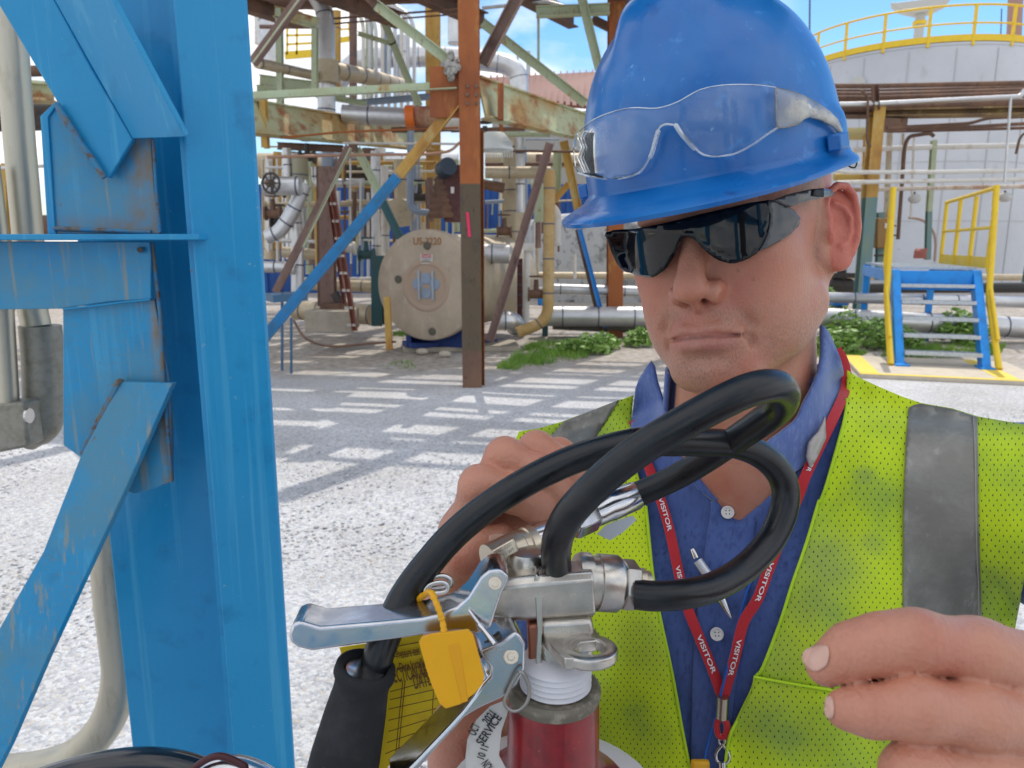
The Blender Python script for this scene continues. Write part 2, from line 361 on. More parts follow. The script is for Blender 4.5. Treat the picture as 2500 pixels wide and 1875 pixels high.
def head_sdf(p):
    p = toH(p); q = p.copy(); q[:, 0] = np.abs(q[:, 0])
    d = smin(s_ell(q, (0, -.012, .040), (.077, .098, .088)), s_ell(q, (0, .028, -.030), (.0625, .064, .088)), .03)
    d = smin(d, s_ell(q, (.041, .058, -.018), (.025, .028, .024)), .022)
    d = smin(d, s_cap(q, (.054, .006, -.064), (.020, .073, -.102), .0185, .0195), .025)
    d = smin(d, s_ell(q, (.041, .038, -.058), (.024, .046, .040)), .02)
    d = smin(d, s_ell(q, (0, .083, -.104), (.021, .015, .016)), .018)
    d = smin(d, s_ell(q, (0, .076, -.074), (.035, .0265, .030)), .016)
    d = smin(d, s_ell(q, (.022, .086, .020), (.026, .014, .010)), .012)
    # eye sockets and lids (behind the dark lenses)
    d = smax(d, -s_ell(q, (.032, .100, .000), (.015, .012, .010)), .01)
    d = smin(d, s_ell(q, (.032, .079, .000), (.013, .013, .011)), .004)
    # nose
    d = smin(d, s_cap(q, (0, .088, .012), (0, .1085, -.028), .0085, .0105), .012)
    d = smin(d, s_ell(q, (0, .1125, -.0370), (.0125, .0112, .0100)), .008)
    d = smin(d, s_ell(q, (.0148, .0985, -.0415), (.0082, .0120, .0092)), .005)
    d = smin(d, s_cap(q, (0, .109, -.0435), (0, .100, -.0515), .0046), .004)
    d = smax(d, -s_ell(q, (.0075, .1045, -.0500), (.0044, .0062, .0042)), .002)
    d = smax(d, -s_cap(q, (.0235, .100, -.036), (.0235, .094, -.047), .0018), .004)
    # mouth
    d = smin(d, smin(s_cap(q, (0, .1010, -.0695), (.013, .0985, -.0690), .0042, .0046), s_cap(q, (.013, .0985, -.0690), (.027, .0865, -.0748), .0046, .0022), .003), .0035)
    d = smin(d, smin(s_cap(q, (0, .0990, -.0812), (.013, .0965, -.0806), .0070, .0062), s_cap(q, (.013, .0965, -.0806), (.026, .0860, -.0770), .0062, .0024), .003), .0045)
    d = smax(d, -smin(s_cap(q, (0, .1062, -.0748), (.014, .1030, -.0742), .0017), s_cap(q, (.014, .1030, -.0742), (.0295, .0895, -.0770), .0017, .0016), .002), .0022)
    d = smax(d, -s_ell(q, (0, .1035, -.0925), (.018, .0065, .0048)), .008)
    d = smax(d, -s_cap(q, (0, .1095, -.0545), (0, .1075, -.0650), .0022), .004)
    d = smax(d, -s_cap(q, (.022, .1005, -.047), (.0345, .0870, -.0690), .0028), .009)
    d = smax(d, -s_cap(q, (.0335, .0860, -.0790), (.0330, .0850, -.0840), .0010), .008)
    return d
e_a = np.array([.62, -.78, 0.]); e_a /= np.linalg.norm(e_a); e_b = np.array([0, -.12, 1.]); e_b -= e_a*(e_a@e_b); e_b /= np.linalg.norm(e_b); e_n = np.cross(e_a, e_b); e_n *= np.sign(e_n@np.array([.6, .8, 0]))
def ear_sdf(p):
    p = toH(p).astype(float); 
    q = p-np.array([.073, .000, -.006]); L = np.stack([q@e_a, q@e_b, q@e_n], 1).astype(np.float32)   # a back, b up, n outward
    hel = [(.005, .006, .0005), (.002, .017, .002), (.006, .027, .003), (.015, .0325, .003), (.025, .031, .002), (.032, .023, .0005), (.0345, .010, -.001), (.0335, -.003, -.001), (.029, -.014, 0), (.0235, -.0225, 0)]
    d = s_ell(L, (.018, .003, -.0045), (.0165, .0300, .0040))
    d = smin(d, s_ell(L, (.0125, -.0255, -.001), (.0110, .0105, .0042)), .006)
    h = None
    for a, b in zip(hel[:-1], hel[1:]):
        c = s_cap(L, a, b, .0032, .0032); h = c if h is None else np.minimum(h, c)
    d = smin(d, h, .003)
    ah = [(.013, .019, -.001), (.021, .015, .0005), (.0255, .005, .001), (.0235, -.007, .001), (.018, -.0155, .001), (.0125, -.0165, .002)]
    h = None
    for a, b in zip(ah[:-1], ah[1:]):
        c = s_cap(L, a, b, .0024, .0024); h = c if h is None else np.minimum(h, c)
    d = smin(d, h, .003)
    d = smin(d, s_ell(L, (.0035, -.0055, .0015), (.0038, .0065, .0042)), .003)
    d = smax(d, -s_ell(L, (.0125, -.002, .003), (.0080, .0110, .0085)), .003)
    d = smin(d, s_cap(L, (-.008, .016, -.010), (-.006, -.020, -.010), .011, .010), .010); d = smin(d, s_cap(L, (.0, .008, -.008), (.014, -.006, -.009), .009, .009), .008)
    return d
NB = W(1812, 1085, .700)                                  # base of the neck
SHR = K(.075, -.128, .790); SHL = K(.475, -.112, .600)     # his right / left shoulder joints
def neck_sdf(p):
    a = H(0, -.020, -.045)
    d = s_cap(p, a, NB, .0575, .066)
    d = smin(d, s_cap(p, H(.060, -.012, -.040), NB+.5*(H(0, .06, -.17)-H(0, 0, -.17)), .013, .012), .02)   # the muscle from ear to collarbone
    d = smin(d, s_cap(p, H(0, .050, -.085), NB+.35*(H(0, .06, -.17)-H(0, 0, -.17)), .030, .036), .03)
    return d
SV = SHL-SHR; SV[2] = 0; SV /= np.linalg.norm(SV); NV = np.array([SV[1], -SV[0], 0.]); ZV = np.array([0, 0, 1.])
def toT(p): q = p-NB.astype(np.float32); return np.stack([q@SV.astype(np.float32), q@NV.astype(np.float32), q[:, 2]], 1)
def torso_sdf(p):
    t = toT(p); q = t.copy(); q[:, 0] = np.abs(q[:, 0])
    d = s_ell(t, (.025, -.035, -.27), (.215, .125, .30))
    d = smin(d, s_ell(q, (.080, .025, -.17), (.095, .062, .085)), .05)
    d = smin(d, s_ell(t, (0, .000, -.46), (.165, .125, .22)), .08)
    for s in (SHR, SHL):
        d = smin(d, s_cap(p, NB-.05*NV-.01*ZV, s, .055, .060), .05)
    return d
def chain(p, pts, k=.003):
    d = None
    for (a, ra), (b, rb) in zip(pts[:-1], pts[1:]):
        c = s_cap(p, a, b, ra, rb); d = c if d is None else smin(d, c, k)
    return d
def fpts(L, z, d0, unit=None):
    out = []
    for x, y, r, *dd in L:
        u, v = z(x, y); out.append((W(u, v, dd[0] if dd else d0), r))
    return out
# his left hand, close to the camera
LH = [fpts([(415, 780, .0086, .300), (640, 655, .0099, .295), (900, 590, .0106, .292), (1180, 568, .0111, .290), (1700, 660, .0122, .295), (2170, 820, .0145, .300)], n4, .29),
      fpts([(575, 1160, .0078, .287), (800, 1180, .0086, .285), (1180, 1155, .0109, .280), (1700, 1210, .0118, .285), (2170, 1260, .0145, .295)], n4, .28),
      fpts([(1180, 2000, .0085, .300), (1120, 1720, .0098, .285), (1200, 1690, .0108, .280), (1750, 1720, .0115, .285), (2250, 1700, .0140, .30)], n4, .28),
      fpts([(1450, 2350, .0080, .310), (1330, 2180, .0088, .295), (1800, 2150, .0100, .290), (2300, 2080, .0130, .31)], n4, .29)]
LTH = fpts([(760, 960, .0085, .366), (1100, 930, .0100, .364), (1650, 1060, .0125, .362), (2500, 1400, .0170, .352)], n4, .32)
LPALM = (W(*n4(2700, 1500), .315), (W(*n4(3350, 1750), .335), W(*n4(3900, 2000), .345)))
LELB = K(.47, -.31, .43)
# his right hand, behind the hose
RHD = [fpts([(400, 1230, .0135, .515), (545, 770, .0132, .490), (860, 850, .0118, .490), (1130, 1000, .0102, .495), (1190, 1080, .0088, .500)], n6, .5),
       fpts([(500, 1000, .0135, .530), (800, 480, .0130, .505), (1130, 640, .0118, .500), (1330, 860, .0102, .505), (1390, 960, .0085, .510)], n6, .5),
       fpts([(620, 900, .0150, .545), (1120, 400, .0122, .520), (1360, 560, .0115, .515), (1520, 760, .0098, .520), (1600, 860, .0080, .525)], n6, .5),
       fpts([(820, 850, .0130, .560), (1350, 430, .0100, .545), (1560, 560, .0092, .540), (1680, 720, .0080, .540)], n6, .5)]
RTH = fpts([(230, 1700, .0150, .520), (370, 1490, .0128, .505), (560, 1370, .0115, .497), (780, 1300, .0100, .495)], n6, .5)
RPALM = (W(*n6(520, 1350), .540), W(1125, 1490, .535), W(1140, 1560, .535))
RELB = K(-.030, -.36, .60)
def hand_l(p):
    d = None
    for c in LH: e = chain(p, c, .006); d = e if d is None else smin(d, e, .0005)
    d = smin(d, chain(p, LTH, .006), .001)
    pal = smin(s_cap(p, LPALM[0], LPALM[1][0], .030, .026), s_cap(p, W(*n4(2300, 1000), .304), W(*n4(2300, 1850), .302), .0125, .0125), .02)
    d = smin(d, pal, .009)
    return smin(d, chain(p, [(LPALM[1][0], .026), (LPALM[1][1], .026), (LELB, .040), (SHL, .052)], .02), .02)
def hand_r(p):
    d = None
    for c in RHD: e = chain(p, c, .006); d = e if d is None else smin(d, e, .0028)
    d = smin(d, chain(p, RTH, .006), .0035)
    d = smin(d, s_cap(p, W(*n6(760, 1120), .530), W(*n6(1150, 1040), .530), .0150, .0120), .006)
    d = smin(d, smin(s_cap(p, W(*n6(400, 1250), .525), RPALM[0], .018, .021), s_cap(p, RPALM[0], RPALM[1], .024, .024), .02), .012)
    return smin(d, chain(p, [(RPALM[1], .027), (RPALM[2], .026), (RELB, .040), (SHR, .050)], .02), .02)
def grp(c, r): c = np.asarray(c, float); return c, r
HEADC = H(0, .02, -.01)
def body_sdf(p, c, r):
    def near(cc, rr): return c is None or np.linalg.norm(c-cc) < rr+r
    d = np.full(len(p), .05, np.float32)
    if c is None: d = np.full(len(p), 9., np.float32)
    if near(HEADC, .17): d = np.minimum(d, head_sdf(p))
    if near(H(.09, -.01, 0), .06): d = smin(d, ear_sdf(p), .002)
    if near((H(0, 0, -.05)+NB)/2, .22): d = smin(d, neck_sdf(p), .012)
    if near(NB-.10*ZV, .2): d = smin(d, smax(torso_sdf(p), toT(p)[:, 2]*-1-.13, .01), .03)
    if near((LPALM[0]+LELB)/2, .42): d = smin(d, hand_l(p), .002)
    if near((RPALM[0]+RELB)/2, .42): d = smin(d, hand_r(p), .002)
    return d
lo = np.array([-.10, .19, .98]); hi = np.array([.60, 1.0, 1.97])
h_ = 0.0016
BV, BF = surface_nets(body_sdf, lo, hi, h_)
BV = lap_smooth(BV, BF, 1, .4)
# skin colouring that belongs to the skin: lips, stubble, cropped hair, redder knuckles; also backlight red in the ears and a dark mouth line
def g(q, c, r): return np.exp(-(((q-np.array(c))/np.array(r))**2).sum(1))
q = (BV-HO)@HR; qa = q.copy(); qa[:, 0] = np.abs(qa[:, 0])
skin = np.tile(np.array([.56, .255, .165]), (len(BV), 1))
rs = np.random.RandomState(3)
def mixc(m, c):
    global skin
    m = np.clip(m, 0, 1)[:, None]; skin = skin*(1-m)+np.array(c)*m
mixc(.60*g(qa, (.044, .07, -.030), (.024, .04, .024)), (.58, .20, .13))
mixc(.55*g(qa, (0, .112, -.038), (.018, .02, .016)), (.60, .21, .14))
mixc(.38*(g(qa, (0, .09, -.100), (.040, .05, .024))+g(qa, (.018, .10, -.060), (.020, .03, .009))+g(qa, (.050, .03, -.085), (.03, .04, .025))), (.36, .24, .19))
lipz = np.maximum(np.exp(-((qa[:, 2]+.0705+.0026*np.abs(qa[:, 0])/.012)/.0042)**4), np.exp(-((qa[:, 2]+.0806-.10*np.maximum(0, qa[:, 0]-.010))/.0066)**4))
mixc(.75*lipz*(qa[:, 0] < .0275)*(q[:, 1] > .082)*np.clip((.029-qa[:, 0])/.006, 0, 1), (.50, .205, .165))
mixc(.95*np.exp(-((qa[:, 2]+.0748+.07*np.maximum(0, qa[:, 0]-.008))/.0013)**2)*(qa[:, 0] < .029)*(q[:, 1] > .080), (.20, .07, .055))  # dark line painted along the parting of the lips
mixc(.75*((q[:, 0] > .076)*(np.abs(q[:, 1]+.012) < .05)*(np.abs(q[:, 2]) < .045)).astype(float), (.60, .14, .095))  # red of light shining through the ear, painted into its colour
hair = np.clip((q[:, 2]-.012+.6*(q[:, 1]-.028))/.02, 0, 1)*(q[:, 1] < .045)*np.clip((.045-q[:, 1])/.015, 0, 1)*(np.abs(q[:, 0]) > .03)*(q[:, 0] < .080)*(np.abs(q[:, 2]) < .2)
mixc(.55*hair, (.26, .19, .14))
hair2 = np.clip((.020-q[:, 1])/.012, 0, 1)*np.clip((q[:, 1]-.004)/.008, 0, 1)*np.clip((q[:, 2]+.052)/.02, 0, 1)*(q[:, 0] > .05)*(q[:, 2] < .03)
mixc(.40*hair2, (.30, .22, .17))
for c in ((-.017, .098, -.060), (.040, .078, -.036), (.052, .055, -.052), (.063, .03, -.018), (.030, .085, -.028)):
    mixc(.8*g(q, c, (.0012, .02, .0012)), (.22, .10, .07))
for fs in LH+RHD:
    for pt, r in fs[1:3]: mixc(.35*g(BV, pt, (.011, .011, .011)), (.58, .20, .14))
pm = bpy.data.materials.new('skin'); pm.use_nodes = True; t = pm.node_tree; b = t.nodes['Principled BSDF']
a_ = t.nodes.new('ShaderNodeAttribute'); a_.attribute_name = 'skin'
n_ = t.nodes.new('ShaderNodeTexNoise'); n_.inputs['Scale'].default_value = 60; n_.inputs['Detail'].default_value = 6
n2_ = t.nodes.new('ShaderNodeTexNoise'); n2_.inputs['Scale'].default_value = 650; n2_.inputs['Detail'].default_value = 3
co = t.nodes.new('ShaderNodeTexCoord'); t.links.new(co.outputs['Object'], n_.inputs['Vector']); t.links.new(co.outputs['Object'], n2_.inputs['Vector'])
r_ = t.nodes.new('ShaderNodeValToRGB'); ramp(r_, [(.30, (.93, .87, .86)), (.5, (1, 1, 1)), (.72, (1.04, 1.0, .97))])
t.links.new(n_.outputs['Fac'], r_.inputs['Fac'])
m_ = t.nodes.new('ShaderNodeMixRGB'); m_.blend_type = 'MULTIPLY'; m_.inputs['Fac'].default_value = .8; t.links.new(a_.outputs['Color'], m_.inputs['Color1']); t.links.new(r_.outputs[0], m_.inputs['Color2'])
def att(nm_): a = t.nodes.new('ShaderNodeAttribute'); a.attribute_name = nm_; return a.outputs['Fac']
def mth(op, a, b_): 
    n = t.nodes.new('ShaderNodeMath'); n.operation = op; n.use_clamp = op == 'MULTIPLY'
    for k_, x_ in enumerate((a, b_)):
        if isinstance(x_, (int, float)): n.inputs[k_].default_value = x_
        else: t.links.new(x_, n.inputs[k_])
    return n.outputs[0]
hd = t.nodes.new('ShaderNodeTexNoise'); hd.inputs['Scale'].default_value = 950; hd.inputs['Detail'].default_value = 2; hm_ = t.nodes.new('ShaderNodeMapping'); hm_.inputs['Scale'].default_value = (1, 1, .45); t.links.new(co.outputs['Object'], hm_.inputs['Vector']); t.links.new(hm_.outputs[0], hd.inputs['Vector'])
hr2 = t.nodes.new('ShaderNodeMapRange'); hr2.inputs['From Min'].default_value = .48; hr2.inputs['From Max'].default_value = .62; t.links.new(hd.outputs['Fac'], hr2.inputs['Value'])
md_ = t.nodes.new('ShaderNodeMixRGB'); t.links.new(mth('MULTIPLY', mth('MULTIPLY', att('stubble'), hr2.outputs[0]), .52), md_.inputs['Fac']); t.links.new(m_.outputs[0], md_.inputs['Color1']); md_.inputs['Color2'].default_value = (.10, .065, .05, 1)
bl = t.nodes.new('ShaderNodeTexNoise'); bl.inputs['Scale'].default_value = 22; bl.inputs['Detail'].default_value = 5; t.links.new(co.outputs['Object'], bl.inputs['Vector'])
br_ = t.nodes.new('ShaderNodeMapRange'); br_.inputs['From Min'].default_value = .52; br_.inputs['From Max'].default_value = .72; br_.inputs['To Max'].default_value = .75; t.links.new(bl.outputs['Fac'], br_.inputs['Value'])
me_ = t.nodes.new('ShaderNodeMixRGB'); t.links.new(br_.outputs[0], me_.inputs['Fac']); t.links.new(md_.outputs[0], me_.inputs['Color1']); me_.inputs['Color2'].default_value = (.52, .17, .11, 1)
wn = t.nodes.new('ShaderNodeTexNoise'); wn.inputs['Scale'].default_value = 1; wn.inputs['Detail'].default_value = 2; wm = t.nodes.new('ShaderNodeMapping'); wm.inputs['Scale'].default_value = (620, 150, 110); wm.inputs['Rotation'].default_value = (0, .12, 0); t.links.new(co.outputs['Object'], wm.inputs['Vector']); t.links.new(wm.outputs[0], wn.inputs['Vector'])
wb = t.nodes.new('ShaderNodeBump'); wb.inputs['Strength'].default_value = 1; wb.inputs['Distance'].default_value = .0022; t.links.new(mth('MULTIPLY', wn.outputs['Fac'], att('knuckle')), wb.inputs['Height'])
kr = t.nodes.new('ShaderNodeMapRange'); kr.inputs['From Min'].default_value = .47; kr.inputs['From Max'].default_value = .36; t.links.new(wn.outputs['Fac'], kr.inputs['Value'])
mf = t.nodes.new('ShaderNodeMixRGB'); t.links.new(mth('MULTIPLY', mth('MULTIPLY', att('knuckle'), kr.outputs[0]), .36), mf.inputs['Fac']); t.links.new(me_.outputs[0], mf.inputs['Color1']); mf.inputs['Color2'].default_value = (.22, .075, .05, 1)  # shade of the knuckle creases painted into the skin colour
t.links.new(mf.outputs[0], b.inputs['Base Color']); b.inputs['Roughness'].default_value = .43; b.inputs['Specular IOR Level'].default_value = .45
b.inputs['Subsurface Weight'].default_value = .16; b.inputs['Subsurface Radius'].default_value = (1, .35, .2); b.inputs['Subsurface Scale'].default_value = .005
wv = t.nodes.new('ShaderNodeTexVoronoi'); wv.inputs['Scale'].default_value = 420; t.links.new(co.outputs['Object'], wv.inputs['Vector'])
ad = t.nodes.new('ShaderNodeMath'); ad.operation = 'ADD'; t.links.new(n2_.outputs['Fac'], ad.inputs[0]); t.links.new(wv.outputs['Distance'], ad.inputs[1])
bp = t.nodes.new('ShaderNodeBump'); bp.inputs['Strength'].default_value = .55; bp.inputs['Distance'].default_value = .0005; t.links.new(ad.outputs[0], bp.inputs['Height']); t.links.new(wb.outputs[0], bp.inputs['Normal']); t.links.new(bp.outputs[0], b.inputs['Normal'])
PERSON = mesh_fast('person', BV, BF, pm, None, loc=NB*np.array([1, 1, 0])+np.array([0, 0, .98]))
tag(PERSON, 'man in blue shirt and lime safety vest reaching for the extinguisher hose', 'person')
stub = np.clip(1.1*(g(qa, (0, .09, -.100), (.044, .05, .026))+g(qa, (.018, .10, -.060), (.022, .03, .010))+g(qa, (.052, .03, -.080), (.03, .045, .032))), 0, 1)*(q[:, 1] > -.02); stub = np.maximum(stub*.7, np.maximum(hair, hair2)*1.0)
jm = np.zeros(len(BV))
for fs in LH:
    for (pt, r_), nx_ in zip(fs[1:4], fs[2:5]+fs[-1:]): jm = np.maximum(jm, np.exp(-(((BV-pt)**2).sum(1))/.0095**2))
for nm_, ar_ in (('stubble', stub), ('knuckle', jm)): PERSON.data.attributes.new(nm_, 'FLOAT', 'POINT').data.foreach_set('value', ar_.astype(np.float32))
ca = PERSON.data.attributes.new('skin', 'FLOAT_COLOR', 'POINT'); ca.data.foreach_set('color', np.concatenate([skin, np.ones((len(skin), 1))], 1).astype(np.float32).ravel())
BB = bvh_of(BV, BF)
# finger nails
nail = mat('nail', (.66, .39, .30), .28, spec=.6)
def nailp(name, pts, z, m=nail): return sheet(name, smooth_path([z(*p) for p in pts], 5, True), [BB], m, PERSON, off=.0009, step=5, thick=.0006, smooth_it=1)
nailp('fingernail', [(235, 650), (330, 612), (415, 620), (432, 700), (405, 790), (320, 835), (240, 800), (205, 720)], n4)
nailp('fingernail', [(405, 1060), (450, 1050), (470, 1130), (465, 1220), (425, 1240), (392, 1170)], n4)
nailp('fingernail', [(650, 1270), (760, 1250), (830, 1290), (800, 1350), (700, 1375), (645, 1340)], n6)
# ------------------------------------------------------------------ shirt
def fold(p, s, amp, seed=0):
    return amp*(np.sin(p[:, 0]*s+1.3*np.sin(p[:, 2]*s*.6+seed))*np.cos(p[:, 2]*s*.7+seed)+.5*np.sin(p[:, 1]*s*1.7+p[:, 2]*s*.9+seed*2))
A_ = np.asarray([W(*n1(1560, 560), .60), W(*n1(1765/1, 700), .60), W(*n1(1850, 620), .60)])
def shirt_sdf(p, c, r):
    d = torso_sdf(p)-.006
    d = smin(d, chain(p, [(SHL, .064), (SHL*.45+LELB*.55, .058)], .02)-.006, .03)
    d = smin(d, chain(p, [(SHR, .062), (SHR*.45+RELB*.55, .056)], .02)-.006, .03)
    d = smin(d, s_cap(p, NB, NB*.7+H(0, -.02, -.05)*.3, .070, .069), .03)
    d = d+fold(p, 34, .0022)+fold(p, 75, .0009, 2)
    # neck opening: a wedge cut from the front, and the hole the neck passes through
    t = toT(p); 
    k = np.abs(t[:, 0]-.006)*1.15+(-.058-t[:, 2])      # V apex at z=-.058
    d = smax(d, -np.maximum(k, .03-t[:, 1]), .002)
    return d
SVv, SFf = surface_nets(shirt_sdf, lo-np.array([0.02, 0.05, 0]), hi+np.array([.05, .1, 0]), .0035)
SVv = lap_smooth(SVv, SFf, 2, .5)
lab = np.arange(len(SVv)); 
for _ in range(400):
    m0 = lab[SFf].min(1); l2 = lab.copy(); np.minimum.at(l2, SFf.ravel(), np.repeat(m0, 4)); l2 = l2[l2]
    if (l2 == lab).all(): break
    lab = l2
big_ = np.bincount(lab).argmax(); kv = lab == big_; mp_ = np.cumsum(kv)-1; SFf = mp_[SFf[kv[SFf].all(1)]]; SVv = SVv[kv]
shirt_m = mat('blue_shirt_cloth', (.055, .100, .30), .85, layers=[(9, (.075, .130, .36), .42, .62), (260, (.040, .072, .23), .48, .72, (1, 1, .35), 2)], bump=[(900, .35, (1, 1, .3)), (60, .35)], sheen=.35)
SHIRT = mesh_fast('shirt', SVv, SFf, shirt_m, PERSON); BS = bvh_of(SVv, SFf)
# ------------------------------------------------------------------ collar, placket, buttons (clothing of the man)
def collar_sdf(p, c, r):
    a = H(0, -.020, -.045); d = s_cap(p, a, NB, .0690, .0770)
    d = smin(d, s_cap(p, H(0, .050, -.085), NB+.35*(H(0, .06, -.17)-H(0, 0, -.17)), .042, .050), .03)
    return smin(d, torso_sdf(p)-.010, .015)
CV_, CF_ = surface_nets(collar_sdf, NB-np.array([.22, .2, .17]), NB+np.array([.25, .2, .16]), .005); BC = bvh_of(CV_, CF_)
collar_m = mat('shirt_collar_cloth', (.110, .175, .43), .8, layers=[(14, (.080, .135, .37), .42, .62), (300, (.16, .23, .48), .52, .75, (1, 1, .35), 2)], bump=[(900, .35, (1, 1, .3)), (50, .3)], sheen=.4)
def zz(z, pts): return [z(*p) for p in pts]
rc = zz(z8, [(1322, 935), (1362, 975), (1395, 1050), (1425, 1120), (1445, 1200), (1440, 1290), (1400, 1400), (1330, 1520)])+zz(n1, [(2195, 470), (2150, 545), (2085, 600), (2030, 625), (1960, 520), (1905, 470)])+zz(z8, [(1165, 1490), (1215, 1390), (1270, 1290), (1312, 1180), (1326, 1080), (1322, 1000)])
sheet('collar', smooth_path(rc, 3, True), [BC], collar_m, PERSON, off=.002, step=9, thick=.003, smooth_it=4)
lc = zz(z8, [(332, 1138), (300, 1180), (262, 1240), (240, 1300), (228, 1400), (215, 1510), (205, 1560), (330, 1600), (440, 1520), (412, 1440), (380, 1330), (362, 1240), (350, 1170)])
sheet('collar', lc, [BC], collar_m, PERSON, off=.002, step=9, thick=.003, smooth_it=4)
# inner fold below the right collar: dark underside
pl = zz(n3, [(430, 240), (480, 215), (600, 145), (655, 330), (618, 700), (565, 1100), (515, 1500), (505, 1760), (310, 1760), (322, 1200), (350, 800), (400, 430)])
def pl_fn(P, d): return d
sheet('placket', pl, [BS], shirt_m, PERSON, off=.0035, step=12, thick=.0025, smooth_it=3)
lp = zz(n1, [(1500, 600), (1600, 560), (1700, 690), (1640, 790), (1560, 900), (1450, 780)])
sheet('collar_band', zz(n1, [(1490, 560), (1590, 545), (1705, 690), (1660, 760), (1560, 700)]), [BS], shirt_m, PERSON, off=.006, step=10, thick=.003)
sheet('collar_band', zz(n1, [(1700, 692), (1830, 636), (1900, 640), (1930, 760), (1800, 760), (1712, 760)]), [BS], shirt_m, PERSON, off=.007, step=10, thick=.003)
AX_ = H(0, -.020, -.045); xa3 = (NB-AX_)/np.linalg.norm(NB-AX_); b1 = np.cross(xa3, SV); b1 /= np.linalg.norm(b1); b1 *= np.sign(b1@NV); b2 = np.cross(xa3, b1); rg_ = []
for tt_ in np.linspace(.52, 1.05, 6):
    c_ = AX_+(NB-AX_)*tt_; R_ = .0665+.010*tt_; rg_.append(np.array([c_+R_*(cos(a)*b1+sin(a)*b2) for a in np.linspace(radians(62), radians(298), 40)]))
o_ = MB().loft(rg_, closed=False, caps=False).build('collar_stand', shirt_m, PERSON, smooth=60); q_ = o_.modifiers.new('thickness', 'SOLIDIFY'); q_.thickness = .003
def depth_at(u, v, bv, off=0.0): return cast_depths(np.array([[u, v]]), bv)[0]-off
ESV = np.array([0, 0, 1.]); 
def frame_at(u, v, bv):
    """surface point, normal towards the camera and in-plane axes at a pixel"""
    o = Vector(CAMP); best = None
    for b in bv:
        h = b.ray_cast(o, Vector(ray(u, v)).normalized())
        if h[0] is not None and (best is None or h[3] < best[3]): best = h
    n = np.array(best[1]); p = np.array(best[0]); 
    if n@ray(u, v) > 0: n = -n
    x = np.cross((0, 0, 1.), n); x /= np.linalg.norm(x); return p, n, x, np.cross(n, x)
but = mat('button_plastic', (.72, .69, .66), .3, coat=.4)
for (x, y) in ((1718, 820), (1660, 1478)):
    p, n, ex, ey = frame_at(*n1(x, y), [BS]); n = -np.array(ray(*n1(x, y))); n /= np.linalg.norm(n); ex = RX; ey = np.cross(n, ex)
    c = p+n*.0075; R = .0060; rings = []
    for rr, zz_ in ((.001, .0008), (.0036, .0008), (.0044, .0019), (.0056, .0019), (.0060, .0010), (.0058, -.0006), (.001, -.0006)):
        rings.append(np.array([c+n*zz_+rr*(cos(a)*ex+sin(a)*ey) for a in np.arange(28)*2*pi/28]))
    bo = MB().loft(rings).build('button', but, PERSON, smooth=50)
    hm = MB(); 
    for sx_ in (-1, 1):
        for sy_ in (-1, 1): hm.cyl(c+n*.0003+ex*.0015*sx_+ey*.0015*sy_, c+n*.0010+ex*.0015*sx_+ey*.0015*sy_, .0006, n=8)
    hm.build('buttonhole', mat('button_hole', (.09, .07, .09), .8), bo)
